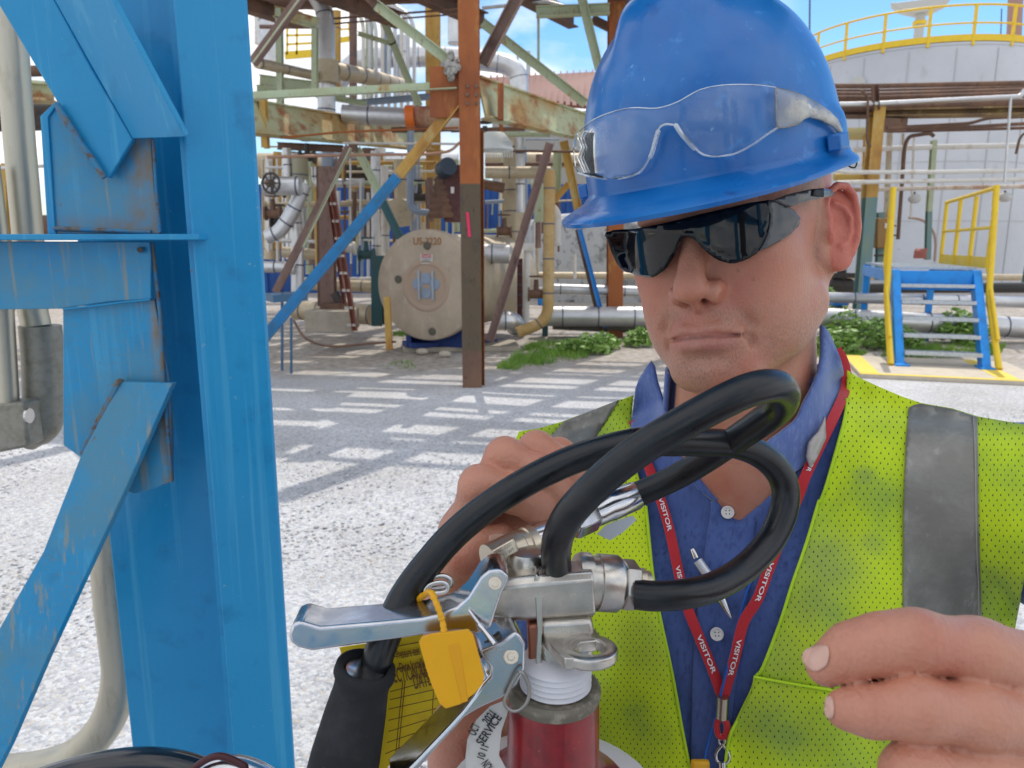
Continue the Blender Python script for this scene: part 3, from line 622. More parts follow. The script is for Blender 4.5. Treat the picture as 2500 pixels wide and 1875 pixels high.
# ------------------------------------------------------------------ vest
def mesh_cloth():
    m = bpy.data.materials.new('lime_mesh_cloth'); m.use_nodes = True; t = m.node_tree; b = t.nodes['Principled BSDF']
    L = t.links.new; nn = t.nodes.new
    uv = nn('ShaderNodeUVMap'); uv.uv_map = 'cloth'; sp = nn('ShaderNodeSeparateXYZ'); 
    nd = nn('ShaderNodeTexNoise'); nd.inputs['Scale'].default_value = 9; L(uv.outputs[0], nd.inputs['Vector'])
    va = nn('ShaderNodeVectorMath'); va.operation = 'MULTIPLY_ADD'; L(nd.outputs['Color'], va.inputs[0]); va.inputs[1].default_value = (.016, .016, 0); L(uv.outputs[0], va.inputs[2]); L(va.outputs[0], sp.inputs[0])
    def math_(op, a, b_=None):
        n = nn('ShaderNodeMath'); n.operation = op
        for k, x in enumerate((a, b_)):
            if x is None: continue
            if isinstance(x, (int, float)): n.inputs[k].default_value = x
            else: L(x, n.inputs[k])
        return n.outputs[0]
    PX, PY = .0062, .0041
    r = math_('DIVIDE', sp.outputs['Y'], PY); row = math_('FLOOR', r); fr = math_('SUBTRACT', math_('FRACT', r), .5)
    odd = math_('MULTIPLY', math_('FRACT', math_('MULTIPLY', row, .5)), 1.0)
    c = math_('SUBTRACT', math_('FRACT', math_('ADD', math_('DIVIDE', sp.outputs['X'], PX), odd)), .5)
    dist = math_('SQRT', math_('ADD', math_('POWER', math_('MULTIPLY', c, PX/.00042), 2), math_('POWER', math_('MULTIPLY', fr, PY/.00085), 2)))
    hole = math_('LESS_THAN', dist, 1.0)
    co = nn('ShaderNodeTexCoord')
    n1_ = nn('ShaderNodeTexNoise'); n1_.inputs['Scale'].default_value = 11; n1_.inputs['Detail'].default_value = 7; L(co.outputs['Object'], n1_.inputs['Vector'])
    rp = nn('ShaderNodeValToRGB'); ramp(rp, [(.36, (.30, .45, .035)), (.50, (.50, .69, .006)), (.62, (.61, .80, .004))]); L(n1_.outputs['Fac'], rp.inputs['Fac'])
    # the grey-green grime patches on the chest
    gm_ = None
    for (px, py, rad) in (DIRT):
        g_ = nn('ShaderNodeVectorMath'); g_.operation = 'DISTANCE'; L(co.outputs['Object'], g_.inputs[0]); g_.inputs[1].default_value = tuple(px); 
        r_ = nn('ShaderNodeMapRange'); r_.interpolation_type = 'SMOOTHSTEP'; r_.inputs['From Min'].default_value = rad; r_.inputs['From Max'].default_value = rad*.15; L(g_.outputs['Value'], r_.inputs['Value'])
        q_ = math_('MULTIPLY', r_.outputs[0], py); gm_ = q_ if gm_ is None else math_('MAXIMUM', gm_, q_)
    n2_ = nn('ShaderNodeTexNoise'); n2_.inputs['Scale'].default_value = 30; n2_.inputs['Detail'].default_value = 6; L(co.outputs['Object'], n2_.inputs['Vector'])
    dm = math_('MULTIPLY', gm_, math_('ADD', n2_.outputs['Fac'], .45))
    mx_ = nn('ShaderNodeMixRGB'); L(dm, mx_.inputs['Fac']); L(rp.outputs[0], mx_.inputs['Color1']); mx_.inputs['Color2'].default_value = (.20, .27, .09, 1)
    L(mx_.outputs[0], b.inputs['Base Color']); b.inputs['Roughness'].default_value = .75; b.inputs['Sheen Weight'].default_value = .2
    bp_ = nn('ShaderNodeBump'); bp_.inputs['Strength'].default_value = .5; bp_.inputs['Distance'].default_value = .0006; L(math_('MINIMUM', dist, 2.0), bp_.inputs['Height']); L(bp_.outputs[0], b.inputs['Normal'])
    tr = nn('ShaderNodeBsdfDiffuse'); tr.inputs['Color'].default_value = (.022, .040, .060, 1); ms = nn('ShaderNodeMixShader'); out = t.nodes['Material Output']  # holes are dark dots, the shaded shirt behind put into their colour
    L(hole, ms.inputs[0]); L(b.outputs[0], ms.inputs[1]); L(tr.outputs[0], ms.inputs[2]); L(ms.outputs[0], out.inputs['Surface'])
    return m
POFF = wl(PERSON)
def dpt(z, x, y): u, v = z(x, y); return W(u, v, depth_at(u, v, [BS], .012))-POFF
DIRT = [(dpt(n3, 1010, 590), .58, .050), (dpt(n3, 930, 760), .50, .055), (dpt(n3, 790, 1080), .42, .045), (dpt(n3, 760, 1400), .25, .05), (dpt(n5, 300, 720), .4, .012), (dpt(n5, 350, 1190), .45, .018), (dpt(n3, 40, 1000), .3, .05)]
vest_m = mesh_cloth(); binding = mat('lime_binding', (.48, .72, .02), .7, bump=[(700, .3)])
def ripple(amp, k, ph=0): 
    return lambda P, d: d - amp*(np.sin(P[:, 0]*k+.004*P[:, 1]+ph)+.6*np.sin(P[:, 0]*k*2.3-.006*P[:, 1]+ph*2))*np.clip((P[:, 1]-930)/500, .1, 1)
vin = zz(n5, [(188, 8), (186, 200), (172, 330), (112, 560), (42, 800), (2, 905)])+zz(n3, [(980, 270), (918, 480), (842, 700), (782, 890), (690, 1130), (655, 1180), (628, 1260), (560, 1400), (510, 1520), (480, 1760)])
vout = zz(n4, [(300, 1900)])[:0]+[(2478, 1537), (2500, 1417), (2560, 1250), (2600, 1120), (2570, 1052)]
vtop = zz(n5, [(1382, 376), (1070, 322), (900, 268), (690, 232), (560, 188), (400, 120), (260, 55)])
vr = vin+[(2440, 1925), (2470, 1700)]+vout+vtop
V1 = sheet('vest', vr, [BS], vest_m, PERSON, off=.010, step=11, thick=.0011, smooth_it=5, fn=ripple(.0025, .016))
vl = zz(n1, [(1210, 188), (1140, 212), (985, 270), (830, 328), (700, 366), (590, 384), (575, 420), (700, 560), (800, 800), (860, 1000), (700, 1300), (600, 1700)])+[(1240, 1925)]+zz(n3, [(330, 1760), (310, 1659), (270, 1460), (220, 1180), (150, 850), (115, 640), (80, 290)])+zz(n1, [(1230, 600), (1195, 350)])
V2 = sheet('vest', vl, [BS], vest_m, PERSON, off=.010, step=11, thick=.0011, smooth_it=5, fn=ripple(.0020, .018, 1))
def sheet_bvh(o):
    l = wl(o); return bvh_of([np.array(v.co)+l for v in o.data.vertices], [tuple(p.vertices) for p in o.data.polygons])
BV1 = sheet_bvh(V1); BV2 = sheet_bvh(V2)
strip_m = mat('reflective_tape', (.235, .225, .195), .42, metal=.25, layers=[(22, (.30, .29, .26), .45, .62), (9, (.19, .185, .16), .45, .65), (90, (.36, .35, .32), .58, .72, (1, 1, .5))], bump=[(45, .5), (400, .25)], sheen=.1)
sheet('reflective_strip', zz(n5, [(605, 262), (640, 244), (690, 236), (900, 272), (1068, 326), (1072, 600), (1075, 1000), (1085, 1300), (1096, 1640)])+[(2400, 1925), (2206, 1925)]+zz(n5, [(570, 1640), (570, 1000), (578, 700), (585, 500), (598, 330)]), [BV1], strip_m, PERSON, off=.0022, step=11, thick=.0008, smooth_it=1)
sheet('reflective_strip', zz(n1, [(1132, 212), (1080, 290), (1020, 390), (960, 520), (900, 800), (640, 800), (700, 600), (762, 410), (832, 330)]), [BV2], strip_m, PERSON, off=.0022, step=11, thick=.0008, smooth_it=1)
seam = mat('tape_seam', (.33, .31, .27), .7)
def surf_tube(name, pts, bv, r, m, parent, off, n=6, sm=6):
    P = np.array(smooth_path(pts, sm)); d = cast_depths(P, bv)
    for _ in range(3): d[1:-1] = (d[:-2]+2*d[1:-1]+d[2:])/4
    return MB().tube([W(u, v, q-off) for (u, v), q in zip(P, d)], r, n).build(name, m, parent, smooth=60)
surf_tube('seam', zz(n5, [(1040, 318), (1052, 600), (1058, 1000), (1066, 1300), (1078, 1640)])+[(2392, 1900)], [BV1], .0005, seam, PERSON, .0032)
surf_tube('binding', vin[1:], [BV1], .0013, binding, PERSON, .0010)
surf_tube('binding', zz(n3, [(80, 290), (115, 640), (150, 850), (220, 1180), (270, 1460), (310, 1659)]), [BV2], .0013, binding, PERSON, .0010)
sheet('chest_pocket', zz(n3, [(642, 1182), (820, 1215), (1035, 1250), (1400, 1300), (1500, 1320), (1500, 1760), (482, 1760), (512, 1520), (562, 1400), (630, 1260)]), [BV1], vest_m, PERSON, off=.0035, step=12, thick=.0011, smooth_it=2)
surf_tube('pocket_hem', zz(n3, [(642, 1182), (820, 1215), (1035, 1250), (1400, 1300)]), [BV1], .0011, binding, PERSON, .0045)
# ------------------------------------------------------------------ hard hat
hp = radians(-7.5); hr_ = radians(1.2)
HM = HR@np.array([[cos(hr_), 0, sin(hr_)], [0, 1, 0], [-sin(hr_), 0, cos(hr_)]])@np.array([[1, 0, 0], [0, cos(hp), -sin(hp)], [0, sin(hp), cos(hp)]]); HMO = H(-.004, .018, .052)
def Q(p): return HMO+np.asarray(p)@HM.T
hat_m = mat('blue_hat_plastic', (.0015, .125, .42), .3, coat=.3, layers=[(14, (.006, .165, .48), .45, .70), (55, (.040, .24, .60), .60, .72, (1, 1, 1)), (120, (.16, .34, .60), .68, .73, (1, 3, 1)), (26, (.006, .07, .27), .68, .76)], rrange=(.22, .5), bump=[(25, .08), (300, .04)])
def sst(x, a, b): t = np.clip((x-a)/(b-a), 0, 1); return t*t*(3-2*t)
nt_, a_x, b_y, c_z = 120, .0985, .1300, .141
hat = thing('hard_hat', "blue hard hat with scuffed dome and front brim on the man's head", 'hard hat', Q((0, 0, 0)))
def dome(th, ph, off=0.0):
    n = 2.35; hc = np.cos(ph)**(2/n); vz = np.sin(ph)**(2/n)
    x = (a_x+off)*np.sin(th)*hc; y = (b_y+off)*np.cos(th)*hc; z = (c_z+off)*vz
    x = x*(1+.03*np.cos(th)); 
    rd = sst(.043-np.abs(x), 0, .014)*sst(z, .095, .135)*sst(y, -.12, -.08)*.0115      # raised crown
    rib = sst(.011-np.abs(np.abs(x)-.060), 0, .008)*sst(z, .09, .12)*.0
    sb = .0075*np.exp(-((np.abs(th)-1.45)/.20)**2)*sst(.042-z, 0, .02)                   # side slots
    k = np.stack([np.sin(th)*np.cos(ph), np.cos(th)*np.cos(ph), np.sin(ph)], -1)
    return np.stack([x, y, z], -1)+k*(rd+sb)[..., None]
TH = np.linspace(-pi, pi, nt_, endpoint=False); PH = np.linspace(0, pi/2-.02, 46)
outer = [Q(dome(TH, np.full(nt_, ph))) for ph in PH]; inner = [Q(dome(TH, np.full(nt_, ph), -.0035)) for ph in PH[::-1]]
mb = MB().loft(inner[::-1][:1]+outer, caps=False); mb.add([*outer[-1]], [tuple(range(nt_))]); mb.loft(inner, caps=False); mb.add([*inner[0]], [tuple(range(nt_))[::-1]])
SHELL = mb.build('shell', hat_m, hat, smooth=50)
BH = bvh_of(np.concatenate(outer), [(i*nt_+j, i*nt_+(j+1) % nt_, (i+1)*nt_+(j+1) % nt_, (i+1)*nt_+j) for i in range(len(outer)-1) for j in range(nt_)])
# brim: long at the front, a narrow lip round the sides and back
ext = .006+.034*np.clip(np.cos(TH), 0, 1)**1.6; drop = .006+.004*np.clip(np.cos(TH), 0, 1)**1.2
rings = []
base = dome(TH, np.zeros(nt_)); dirn = np.stack([np.sin(TH)/a_x, np.cos(TH)/b_y, 0*TH], -1); dirn /= np.linalg.norm(dirn, axis=1)[:, None]
for (e, dz) in ((-.0045, .004), (.0005, .006), (.02, .0035), (.25, -.20), (.6, -.55), (.93, -.95), (1.0, -1.15), (.985, -1.45), (.9, -1.30), (.6, -.85), (.25, -.5), (0, -.004), (-.0045, -.003)):
    ee = ext*e if abs(e) >= .02 else np.full(nt_, e); dd = drop*dz if abs(dz) > .01 else np.full(nt_, dz)
    rings.append(Q(base+dirn*ee[:, None]+np.stack([0*TH, 0*TH, dd], -1)))
MB().loft(rings+[rings[0]], caps=False).build('brim', hat_m, hat, smooth=50)
# accessory block at the side of the rim and the strap loop below it
for th0 in (1.30, -1.2):
    c = dome(np.array([th0]), np.array([.06]))[0]; d_ = np.array([math.sin(th0)/a_x, math.cos(th0)/b_y, 0]); d_ /= np.linalg.norm(d_); e_ = np.array([-d_[1], d_[0], 0])
    bx = [c+d_*x+e_*y+np.array([0, 0, z]) for x, y, z in ((.000, -.010, -.011), (.009, -.008, -.011), (.009, .008, -.011), (.0, .010, -.011))]
    MB().prism([Q(b) for b in bx], Q((0, 0, .012))-Q((0, 0, 0))).build('accessory_slot', hat_m, hat, bevel=.0015)
lp_ = [W(*z7(1700, 930), .56), W(*z7(1715, 962), .56), W(*z7(1745, 970), .56), W(*z7(1758, 945), .56), W(*z7(1745, 920), .565)]
MB().tube(smooth_path(lp_, 6), .0006, 6).build('strap_loop', mat('dark_cord', (.05, .05, .05), .6), hat, smooth=60)
# ------------------------------------------------------------------ clear safety glasses pushed up on the hat
def clear_mat(name, tint, a, rough=.04):
    m = bpy.data.materials.new(name); m.use_nodes = True; t = m.node_tree; b = t.nodes['Principled BSDF']; L = t.links.new
    b.inputs['Base Color'].default_value = (*tint, 1); b.inputs['Roughness'].default_value = rough; b.inputs['Specular IOR Level'].default_value = .9; b.inputs['Coat Weight'].default_value = .6; b.inputs['Coat Roughness'].default_value = .02
    n = t.nodes.new('ShaderNodeTexNoise'); n.inputs['Scale'].default_value = 24; n.inputs['Detail'].default_value = 8; co = t.nodes.new('ShaderNodeTexCoord'); L(co.outputs['Object'], n.inputs['Vector'])
    r = t.nodes.new('ShaderNodeMapRange'); r.inputs['From Min'].default_value = .42; r.inputs['From Max'].default_value = .72; r.inputs['To Min'].default_value = a*.35; r.inputs['To Max'].default_value = a*1.9
    L(n.outputs['Fac'], r.inputs['Value'])
    tr = t.nodes.new('ShaderNodeBsdfTransparent'); gl = t.nodes.new('ShaderNodeBsdfGlossy'); gl.inputs['Roughness'].default_value = rough
    fr = t.nodes.new('ShaderNodeFresnel'); fr.inputs['IOR'].default_value = 1.22
    m1 = t.nodes.new('ShaderNodeMixShader'); L(fr.outputs[0], m1.inputs[0]); L(tr.outputs[0], m1.inputs[1]); L(gl.outputs[0], m1.inputs[2])
    m2 = t.nodes.new('ShaderNodeMixShader'); L(r.outputs[0], m2.inputs[0]); L(m1.outputs[0], m2.inputs[1]); L(b.outputs[0], m2.inputs[2]); L(m2.outputs[0], t.nodes['Material Output'].inputs['Surface'])
    return m
clens = clear_mat('clear_lens', (.75, .82, .88), .05, .02); ctemple = clear_mat('frosted_temple', (.62, .58, .48), .68, .25); cedge = clear_mat('lens_edge', (.85, .90, .95), .6, .08)
gl_out = zz(z7, [(118, 850), (135, 780), (200, 715), (300, 662), (450, 624), (600, 626), (720, 590), (850, 520), (1000, 492), (1180, 492), (1290, 505), (1300, 740), (1250, 770), (1150, 840), (1050, 890), (940, 905), (860, 890), (790, 820), (720, 735), (690, 722), (650, 720), (612, 748), (580, 850), (540, 950), (480, 1010), (350, 1036), (220, 1022), (145, 1000), (122, 930)])
cg = thing('safety_glasses', 'clear wraparound safety glasses pushed up on the front of the blue hat', 'safety glasses', Q(dome(np.array([0.]), np.array([.4]))[0]+np.array([0, .01, 0])))
def lens_fn(off):
    def f(P, d): return d
    return f
oL = [Q(dome(TH, np.full(nt_, ph), .0095)*np.array([1.05, 1, 1])) for ph in PH]; BHL = bvh_of(np.concatenate(oL), [(i*nt_+j, i*nt_+(j+1) % nt_, (i+1)*nt_+(j+1) % nt_, (i+1)*nt_+j) for i in range(len(oL)-1) for j in range(nt_)])
LO = sheet('lens', smooth_path(gl_out, 2, True), [BHL], clens, cg, off=0, step=12, thick=.0012, smooth_it=3)
tp = zz(z7, [(1290, 506), (1370, 520), (1450, 550), (1530, 592), (1600, 640), (1650, 690), (1672, 740), (1690, 800), (1660, 770), (1625, 728), (1560, 695), (1490, 675), (1455, 690), (1420, 722), (1360, 738), (1300, 742)])
sheet('temple', tp, [BH], ctemple, cg, off=.008, step=10, thick=.0022, smooth_it=4)
BL = sheet_bvh(LO)
surf_tube('lens_rim', gl_out[11:28], [BL], .0008, cedge, cg, .0006, sm=4)
surf_tube('lens_rim', gl_out[0:11], [BL], .0004, cedge, cg, .0006, sm=4)
for pts in ([(612, 748), (596, 800), (580, 860), (560, 920)], [(705, 715), (740, 770), (790, 830), (830, 870)]): surf_tube('nose_pad', zz(z7, pts), [BL], [.0006]+[.0018]*17+[.0006], cedge, cg, .0010)
# ------------------------------------------------------------------ dark safety glasses on the face
ell = MB(); ell.sphere((0, 0, 0), 1, n=72); EV = np.concatenate(ell.V)*np.array([.0870, .116, .17])+np.array([0, -.001, -.003]); EV = HO+EV@HR.T; BE = bvh_of(EV, ell.F)
dk = thing('sunglasses', "dark wraparound safety glasses with grey side shields on the man's face", 'sunglasses', H(0, .115, 0))
dlens = mat('dark_lens', (.003, .004, .007), .03, coat=.25, spec=.35); smoke = mat('smoke_shield', (.085, .085, .085), .12, coat=.8, alpha=.86); smoke.node_tree.nodes['Principled BSDF'].inputs['Transmission Weight'].default_value = 0
dl = zz(z8, [(70, 395), (240, 375), (400, 345), (620, 290), (800, 250), (1005, 210), (1022, 290), (1012, 380), (985, 450), (955, 505), (900, 545), (820, 576), (760, 570), (700, 546), (640, 500), (590, 445), (545, 425), (510, 432), (492, 460), (465, 530), (420, 602), (380, 635), (340, 657), (280, 652), (220, 635), (150, 600), (105, 520), (78, 440)])
sheet('lens', smooth_path(dl, 2, True), [BE], dlens, dk, off=.000, step=9, thick=.0018, smooth_it=2)
sheet('side_shield', zz(z8, [(1004, 208), (1060, 212), (1130, 248), (1170, 280), (1196, 318), (1186, 360), (1140, 405), (1080, 445), (1020, 478), (958, 504), (986, 450), (1013, 380), (1022, 290)]), [BE], smoke, dk, off=.0006, step=7, thick=.0014, smooth_it=2)
sheet('temple', zz(z8, [(1040, 208), (1110, 180), (1190, 160), (1260, 146), (1330, 142), (1375, 150), (1392, 168), (1380, 186), (1330, 196), (1240, 214), (1130, 250), (1085, 228)]), [BE, BB], smoke, dk, off=.003, step=7, thick=.003, smooth_it=5)
sheet('temple_tip', zz(z8, [(1265, 146), (1330, 140), (1332, 190), (1262, 184)]), [BE, BB], mat('black_rubber', (.008, .008, .01), .5), dk, off=.0055, step=6, thick=.003, smooth_it=5)
# ------------------------------------------------------------------ lanyard
red = mat('red_lanyard', (.50, .008, .018), .6, bump=[(700, .4)], sheen=.3); white_ink = mat('white_ink', (.80, .76, .78), .6)
lan = thing('lanyard', 'red visitor lanyard hanging round the neck over the blue shirt', 'lanyard', W(*n3(480, 1300), .58))
def ribbon(name, pts, w, bv, off, m, parent, texts=(), th=.0011):
    P = np.array(smooth_path(pts, 10)); d = cast_depths(P, bv)-off
    for _ in range(12): d[1:-1] = (d[:-2]+2*d[1:-1]+d[2:])/4
    T = np.gradient(P, axis=0); T /= np.linalg.norm(T, axis=1)[:, None]; Nn = np.stack([T[:, 1], -T[:, 0]], 1)   # Nn points to the right of a downward path
    hw = w/2*F/d
    mb = MB(); rg = []
    for i in range(len(P)):
        a = W(*(P[i]-Nn[i]*hw[i]), d[i]+.0008); c_ = W(*P[i], d[i]); b_ = W(*(P[i]+Nn[i]*hw[i]), d[i]+.0008); k = FW*th
        rg.append(np.array([a, c_, b_, b_+k, c_+k, a+k]))
    o = mb.loft(rg).build(name, m, parent, smooth=40)
    s = np.concatenate([[0], np.cumsum(np.linalg.norm(np.diff(P, axis=0), axis=1))])
    for txt, s0, s1, size in texts:
        V, Fc = text_mesh(txt, 1.0, 0, True, 'LEFT'); L_ = V[:, 0].max()-V[:, 0].min(); 
        ss = s0+(V[:, 0]-V[:, 0].min())/L_*(s1-s0); yy = V[:, 1]*size
        px = np.stack([np.interp(ss, s, P[:, k]) for k in (0, 1)], 1); nx = np.stack([np.interp(ss, s, Nn[:, k]) for k in (0, 1)], 1); dd = np.interp(ss, s, d)
        px = px+nx*yy[:, None]
        VV = np.array([W(p[0], p[1], q-.0006) for p, q in zip(px, dd)]); link_mesh('lettering', VV, Fc, white_ink, o)
    return o
lst = [n1(1190, 330), n1(1270, 520), n1(1345, 720), n1(1400, 900), n1(1450, 1130), n1(1500, 1330), n3(360, 980), n3(430, 1150), n3(474, 1275)]
def arc(pts, a, b):
    P = np.array(smooth_path(pts, 10)); s = np.concatenate([[0], np.cumsum(np.linalg.norm(np.diff(P, axis=0), axis=1))])
    f = lambda q: s[np.argmin(((P-np.array(q))**2).sum(1))]
    return f(a), f(b)
BSP = [BS]
tx = [('VISITOR', *arc(lst, n3(180, 240), n3(212, 418)), 15), ('VISITOR', *arc(lst, n3(255, 590), n3(300, 780)), 15), ('VISITOR', *arc(lst, n3(365, 965), n3(438, 1160)), 16)]
ribbon('strap', lst, .0090, BSP, .0085, red, lan, tx)
rst = [z8(1405, 1075), z8(1440, 1130), z8(1460, 1210), z8(1455, 1300), z8(1410, 1420), n1(2150, 600), n1(2105, 720), n1(2030, 900), n1(1940, 1130), n1(1880, 1290), n3(590, 900), n3(545, 1080), n3(488, 1280)]
tx = [('VISITOR', *arc(rst, n3(730, 590), n3(655, 795)), 15), ('VISITOR', *arc(rst, n3(578, 985), n3(520, 1185)), 16), ('VISITOR', *arc(rst, n1(2200, 470), n1(2150, 610)), 14)]
ribbon('strap', rst, .0090, [BS, BC], .0095, red, lan, tx)
steel = mat('bright_steel', (.62, .61, .60), .22, metal=1.0, bump=[(300, .05)])
def Wd(z, x, y, o=.012): u, v = z(x, y); return W(u, v, depth_at(u, v, [BS], o))
MB().tube([Wd(n3, 482, 1285), Wd(n3, 476, 1395)], .0052, 10).build('crimp', mat('brass_crimp', (.50, .44, .34), .35, metal=1), lan, smooth=50)
MB().tube(smooth_path([Wd(n3, 462, 1395), Wd(n3, 448, 1440), Wd(n3, 462, 1490), Wd(n3, 492, 1490), Wd(n3, 503, 1440), Wd(n3, 486, 1395)], 5), .0028, 8).build('loop', red, lan, smooth=60)
MB().tube(smooth_path([Wd(n3, 470, 1475), Wd(n3, 462, 1520), Wd(n3, 476, 1540), Wd(n3, 492, 1520), Wd(n3, 488, 1475)], 5), .0013, 8).build('ring', steel, lan, smooth=60)
MB().tube(smooth_path([Wd(n3, 480, 1535), Wd(n3, 448, 1580), Wd(n3, 455, 1625), Wd(n3, 500, 1630), Wd(n3, 515, 1590), Wd(n3, 480, 1535)], 5), .0016, 8).build('clip_hook', steel, lan, smooth=60)
MB().tube([Wd(n3, 478, 1625), Wd(n3, 484, 1720)], .0035, 10).build('clip', steel, lan, smooth=50)
sheet('breakaway_clasp', zz(n1, [(2165, 440), (2215, 380), (2245, 300), (2250, 420), (2200, 530), (2165, 580), (2150, 520)]), [BS, BC], mat('clear_grey_clasp', (.42, .38, .36), .3, coat=.5), lan, off=.013, step=7, thick=.003)
bc = mat('blue_cord', (.01, .10, .45), .6)
o = surf_tube('cord', zz(n3, [(860, 10), (835, 90), (660, 620), (600, 760), (500, 1150), (440, 1400), (395, 1560), (385, 1640)]), [BS], .0011, bc, None, .012); tag(o, 'thin blue cord running down beside the red lanyard', 'cord')
yb = MB().box(Wd(n3, 362, 1655, .014), (.018, .006, .013), bevel) if False else MB().box(Wd(n3, 362, 1650, .014), (.016, .006, .012))
tag(yb.build('ear_plug_case', mat('yellow_plastic', (.80, .42, .01), .4), None, bevel=.002), 'small yellow plastic piece at the bottom of the blue cord', 'plastic clip')
# ------------------------------------------------------------------ pen clipped in the placket
pen = thing('pen', 'slim silver pen tucked in the shirt front', 'pen', Wd(n1, 1630, 1200))
a = Wd(n1, 1527, 1018); b = Wd(n1, 1548, 1068); c = Wd(n1, 1556, 1080); d_ = Wd(n1, 1605, 1150); e = Wd(n1, 1660, 1240); f_ = Wd(n1, 1738, 1392)
MB().tube([a, a+(b-a)*.3, b], [.0022, .0027, .0030], 12).build('push_button', steel, pen, smooth=50)
MB().tube([c, d_, e], [.0042, .0044, .0046], 14).build('barrel', mat('pearl_barrel', (.62, .64, .68), .25, metal=.4), pen, smooth=50)
MB().tube([e, e+(f_-e)*.3, e+(f_-e)*.8, f_], [.0036, .0046, .0024, .0008], 12).build('tip', steel, pen, smooth=50)
# clothes end of the man
# ================================================================== fire extinguisher in the foreground
chrome = mat('polished_aluminium', (.62, .62, .64), .16, metal=1.0, layers=[(40, (.50, .50, .53), .45, .7)], rrange=(.10, .30), bump=[(30, .04), (500, .04)])
cast = mat('cast_nickel', (.62, .58, .52), .30, metal=1.0, layers=[(60, (.48, .45, .41), .45, .7)], rrange=(.22, .42), bump=[(250, .10), (900, .08)])
brass = mat('pale_brass', (.74, .64, .50), .36, metal=.9, bump=[(300, .1)])
rubber = mat('black_hose_rubber', (.006, .007, .009), .30, layers=[(50, (.016, .018, .021), .50, .75), (260, (.045, .045, .048), .66, .78)], rrange=(.24, .44), bump=[(600, .16), (40, .10)], coat=.12)
foam = mat('black_foam_rubber', (.014, .015, .017), .85, layers=[(300, (.10, .10, .10), .66, .74), (30, (.035, .035, .038), .5, .7)], bump=[(700, .5), (60, .3)])
redp = mat('worn_red_paint', (.27, .008, .012), .32, layers=[(45, (.17, .006, .010), .42, .62), (90, (.12, .03, .025), .60, .68), (200, (.42, .12, .11), .66, .72)], coat=.4, bump=[(80, .15)])
def AW(z, x, y, d): u, v = z(x, y); return W(u, v, d)
AWAY = np.array([0, 1., 0])
EXT = thing('fire_extinguisher', 'red fire extinguisher with black hose and polished lever handles in the foreground', 'fire extinguisher', W(1349, 2500, .50))
def lathe(mb, a, b, prof, n=36, mi=0, hexa=()):
    """prof: (t, r) along a->b, t in metres"""
    a = np.asarray(a, float); d = np.asarray(b, float)-a; d /= np.linalg.norm(d); x = np.cross(d, (0, 0, 1.) if abs(d[2]) < .9 else (0, 1., 0)); x /= np.linalg.norm(x); y = np.cross(d, x); an = np.arange(n)*2*pi/n
    return mb.loft([a+d*t+max(r, 1e-5)*(np.outer(np.cos(an), x)+np.outer(np.sin(an), y)) for t, r in prof], mi)
DN = np.array([0, 0, -1.])
C0 = W(1352, 1677, .450)
mb = MB(); lathe(mb, C0, C0+DN, [(.006, .010), (.004, .0265), (.010, .0278), (.048, .0285), (.056, .031), (.064, .038), (.072, .052)], 48); mb.build('neck', redp, EXT, smooth=50)
mb = MB(); lathe(mb, C0, C0+DN, [(.0715, .050), (.078, .064), (.090, .076), (.11, .084), (.60, .088), (.602, .001)], 48); mb.build('cylinder', redp, EXT, smooth=50)
mb = MB(); lathe(mb, C0, C0+DN, [(.0695, .0475), (.0725, .0580), (.0790, .0690), (.0805, .0680), (.0730, .0560)], 48); mb.build('label', mat('white_label', (.72, .70, .70), .5), EXT, smooth=50)
mb = MB(); lathe(mb, C0, C0+DN, [(-.001, .018), (-.002, .0265), (.000, .0285), (.0025, .0286), (.0055, .0280), (.006, .020)], 48)
mb.build('collar', mat('grimy_collar', (.19, .17, .13), .6, metal=.5, layers=[(120, (.34, .30, .24), .5, .65)], bump=[(300, .4)]), EXT, smooth=50)
pr = [(-.0205, .012)]
for k in range(5): pr += [(-.0185+k*.0035, .0205), (-.0170+k*.0035, .0218), (-.0155+k*.0035, .0205)]
mb = MB(); lathe(mb, C0+np.array([.001, 0, 0]), C0+np.array([.001, 0, 0])+DN, pr+[(-.001, .012)], 40); mb.build('thread_seal', mat('white_thread', (.70, .69, .72), .45), EXT, smooth=60)
dB = .440
# barrel of the valve: eight-sided casting
A = AW(n2, 1335, 452, dB); B = AW(n2, 1985, 402, dB); ax = (B-A)/np.linalg.norm(B-A); zz_ = np.array([0, 0, 1.]); zz_ = zz_-ax*(ax@zz_); zz_ /= np.linalg.norm(zz_); yy_ = np.cross(zz_, ax); yy_ *= np.sign(yy_[1])
def sect(P, hy, hz, ch): return np.array([P+yy_*y+zz_*z for y, z in ((-hy, -hz+ch), (-hy, hz-ch), (-hy+ch, hz), (hy-ch, hz), (hy, hz-ch), (hy, -hz+ch), (hy-ch, -hz), (-hy+ch, -hz))])
A0 = A+yy_*.012; B0 = B+yy_*.012
MB().loft([sect(A0, .0115, .0125, .004), sect(A0+ax*.020, .0125, .0145, .004), sect(B0, .0125, .0145, .004)]).build('valve_barrel', cast, EXT, bevel=.0012)
MB().prism([AW(n2, x, y, dB-.0012) for x, y in ((1604, 300), (1618, 262), (1636, 275), (1662, 425), (1657, 600), (1648, 905), (1612, 905), (1625, 600))], AWAY*.026).build('casting_rib', cast, EXT, bevel=.0006)
MB().prism([AW(n2, x, y, dB+.001) for x, y in ((1640, 565), (1970, 545), (1985, 640), (1975, 840), (1900, 905), (1790, 925), (1650, 905))], AWAY*.030).build('valve_stem', cast, EXT, bevel=.003)
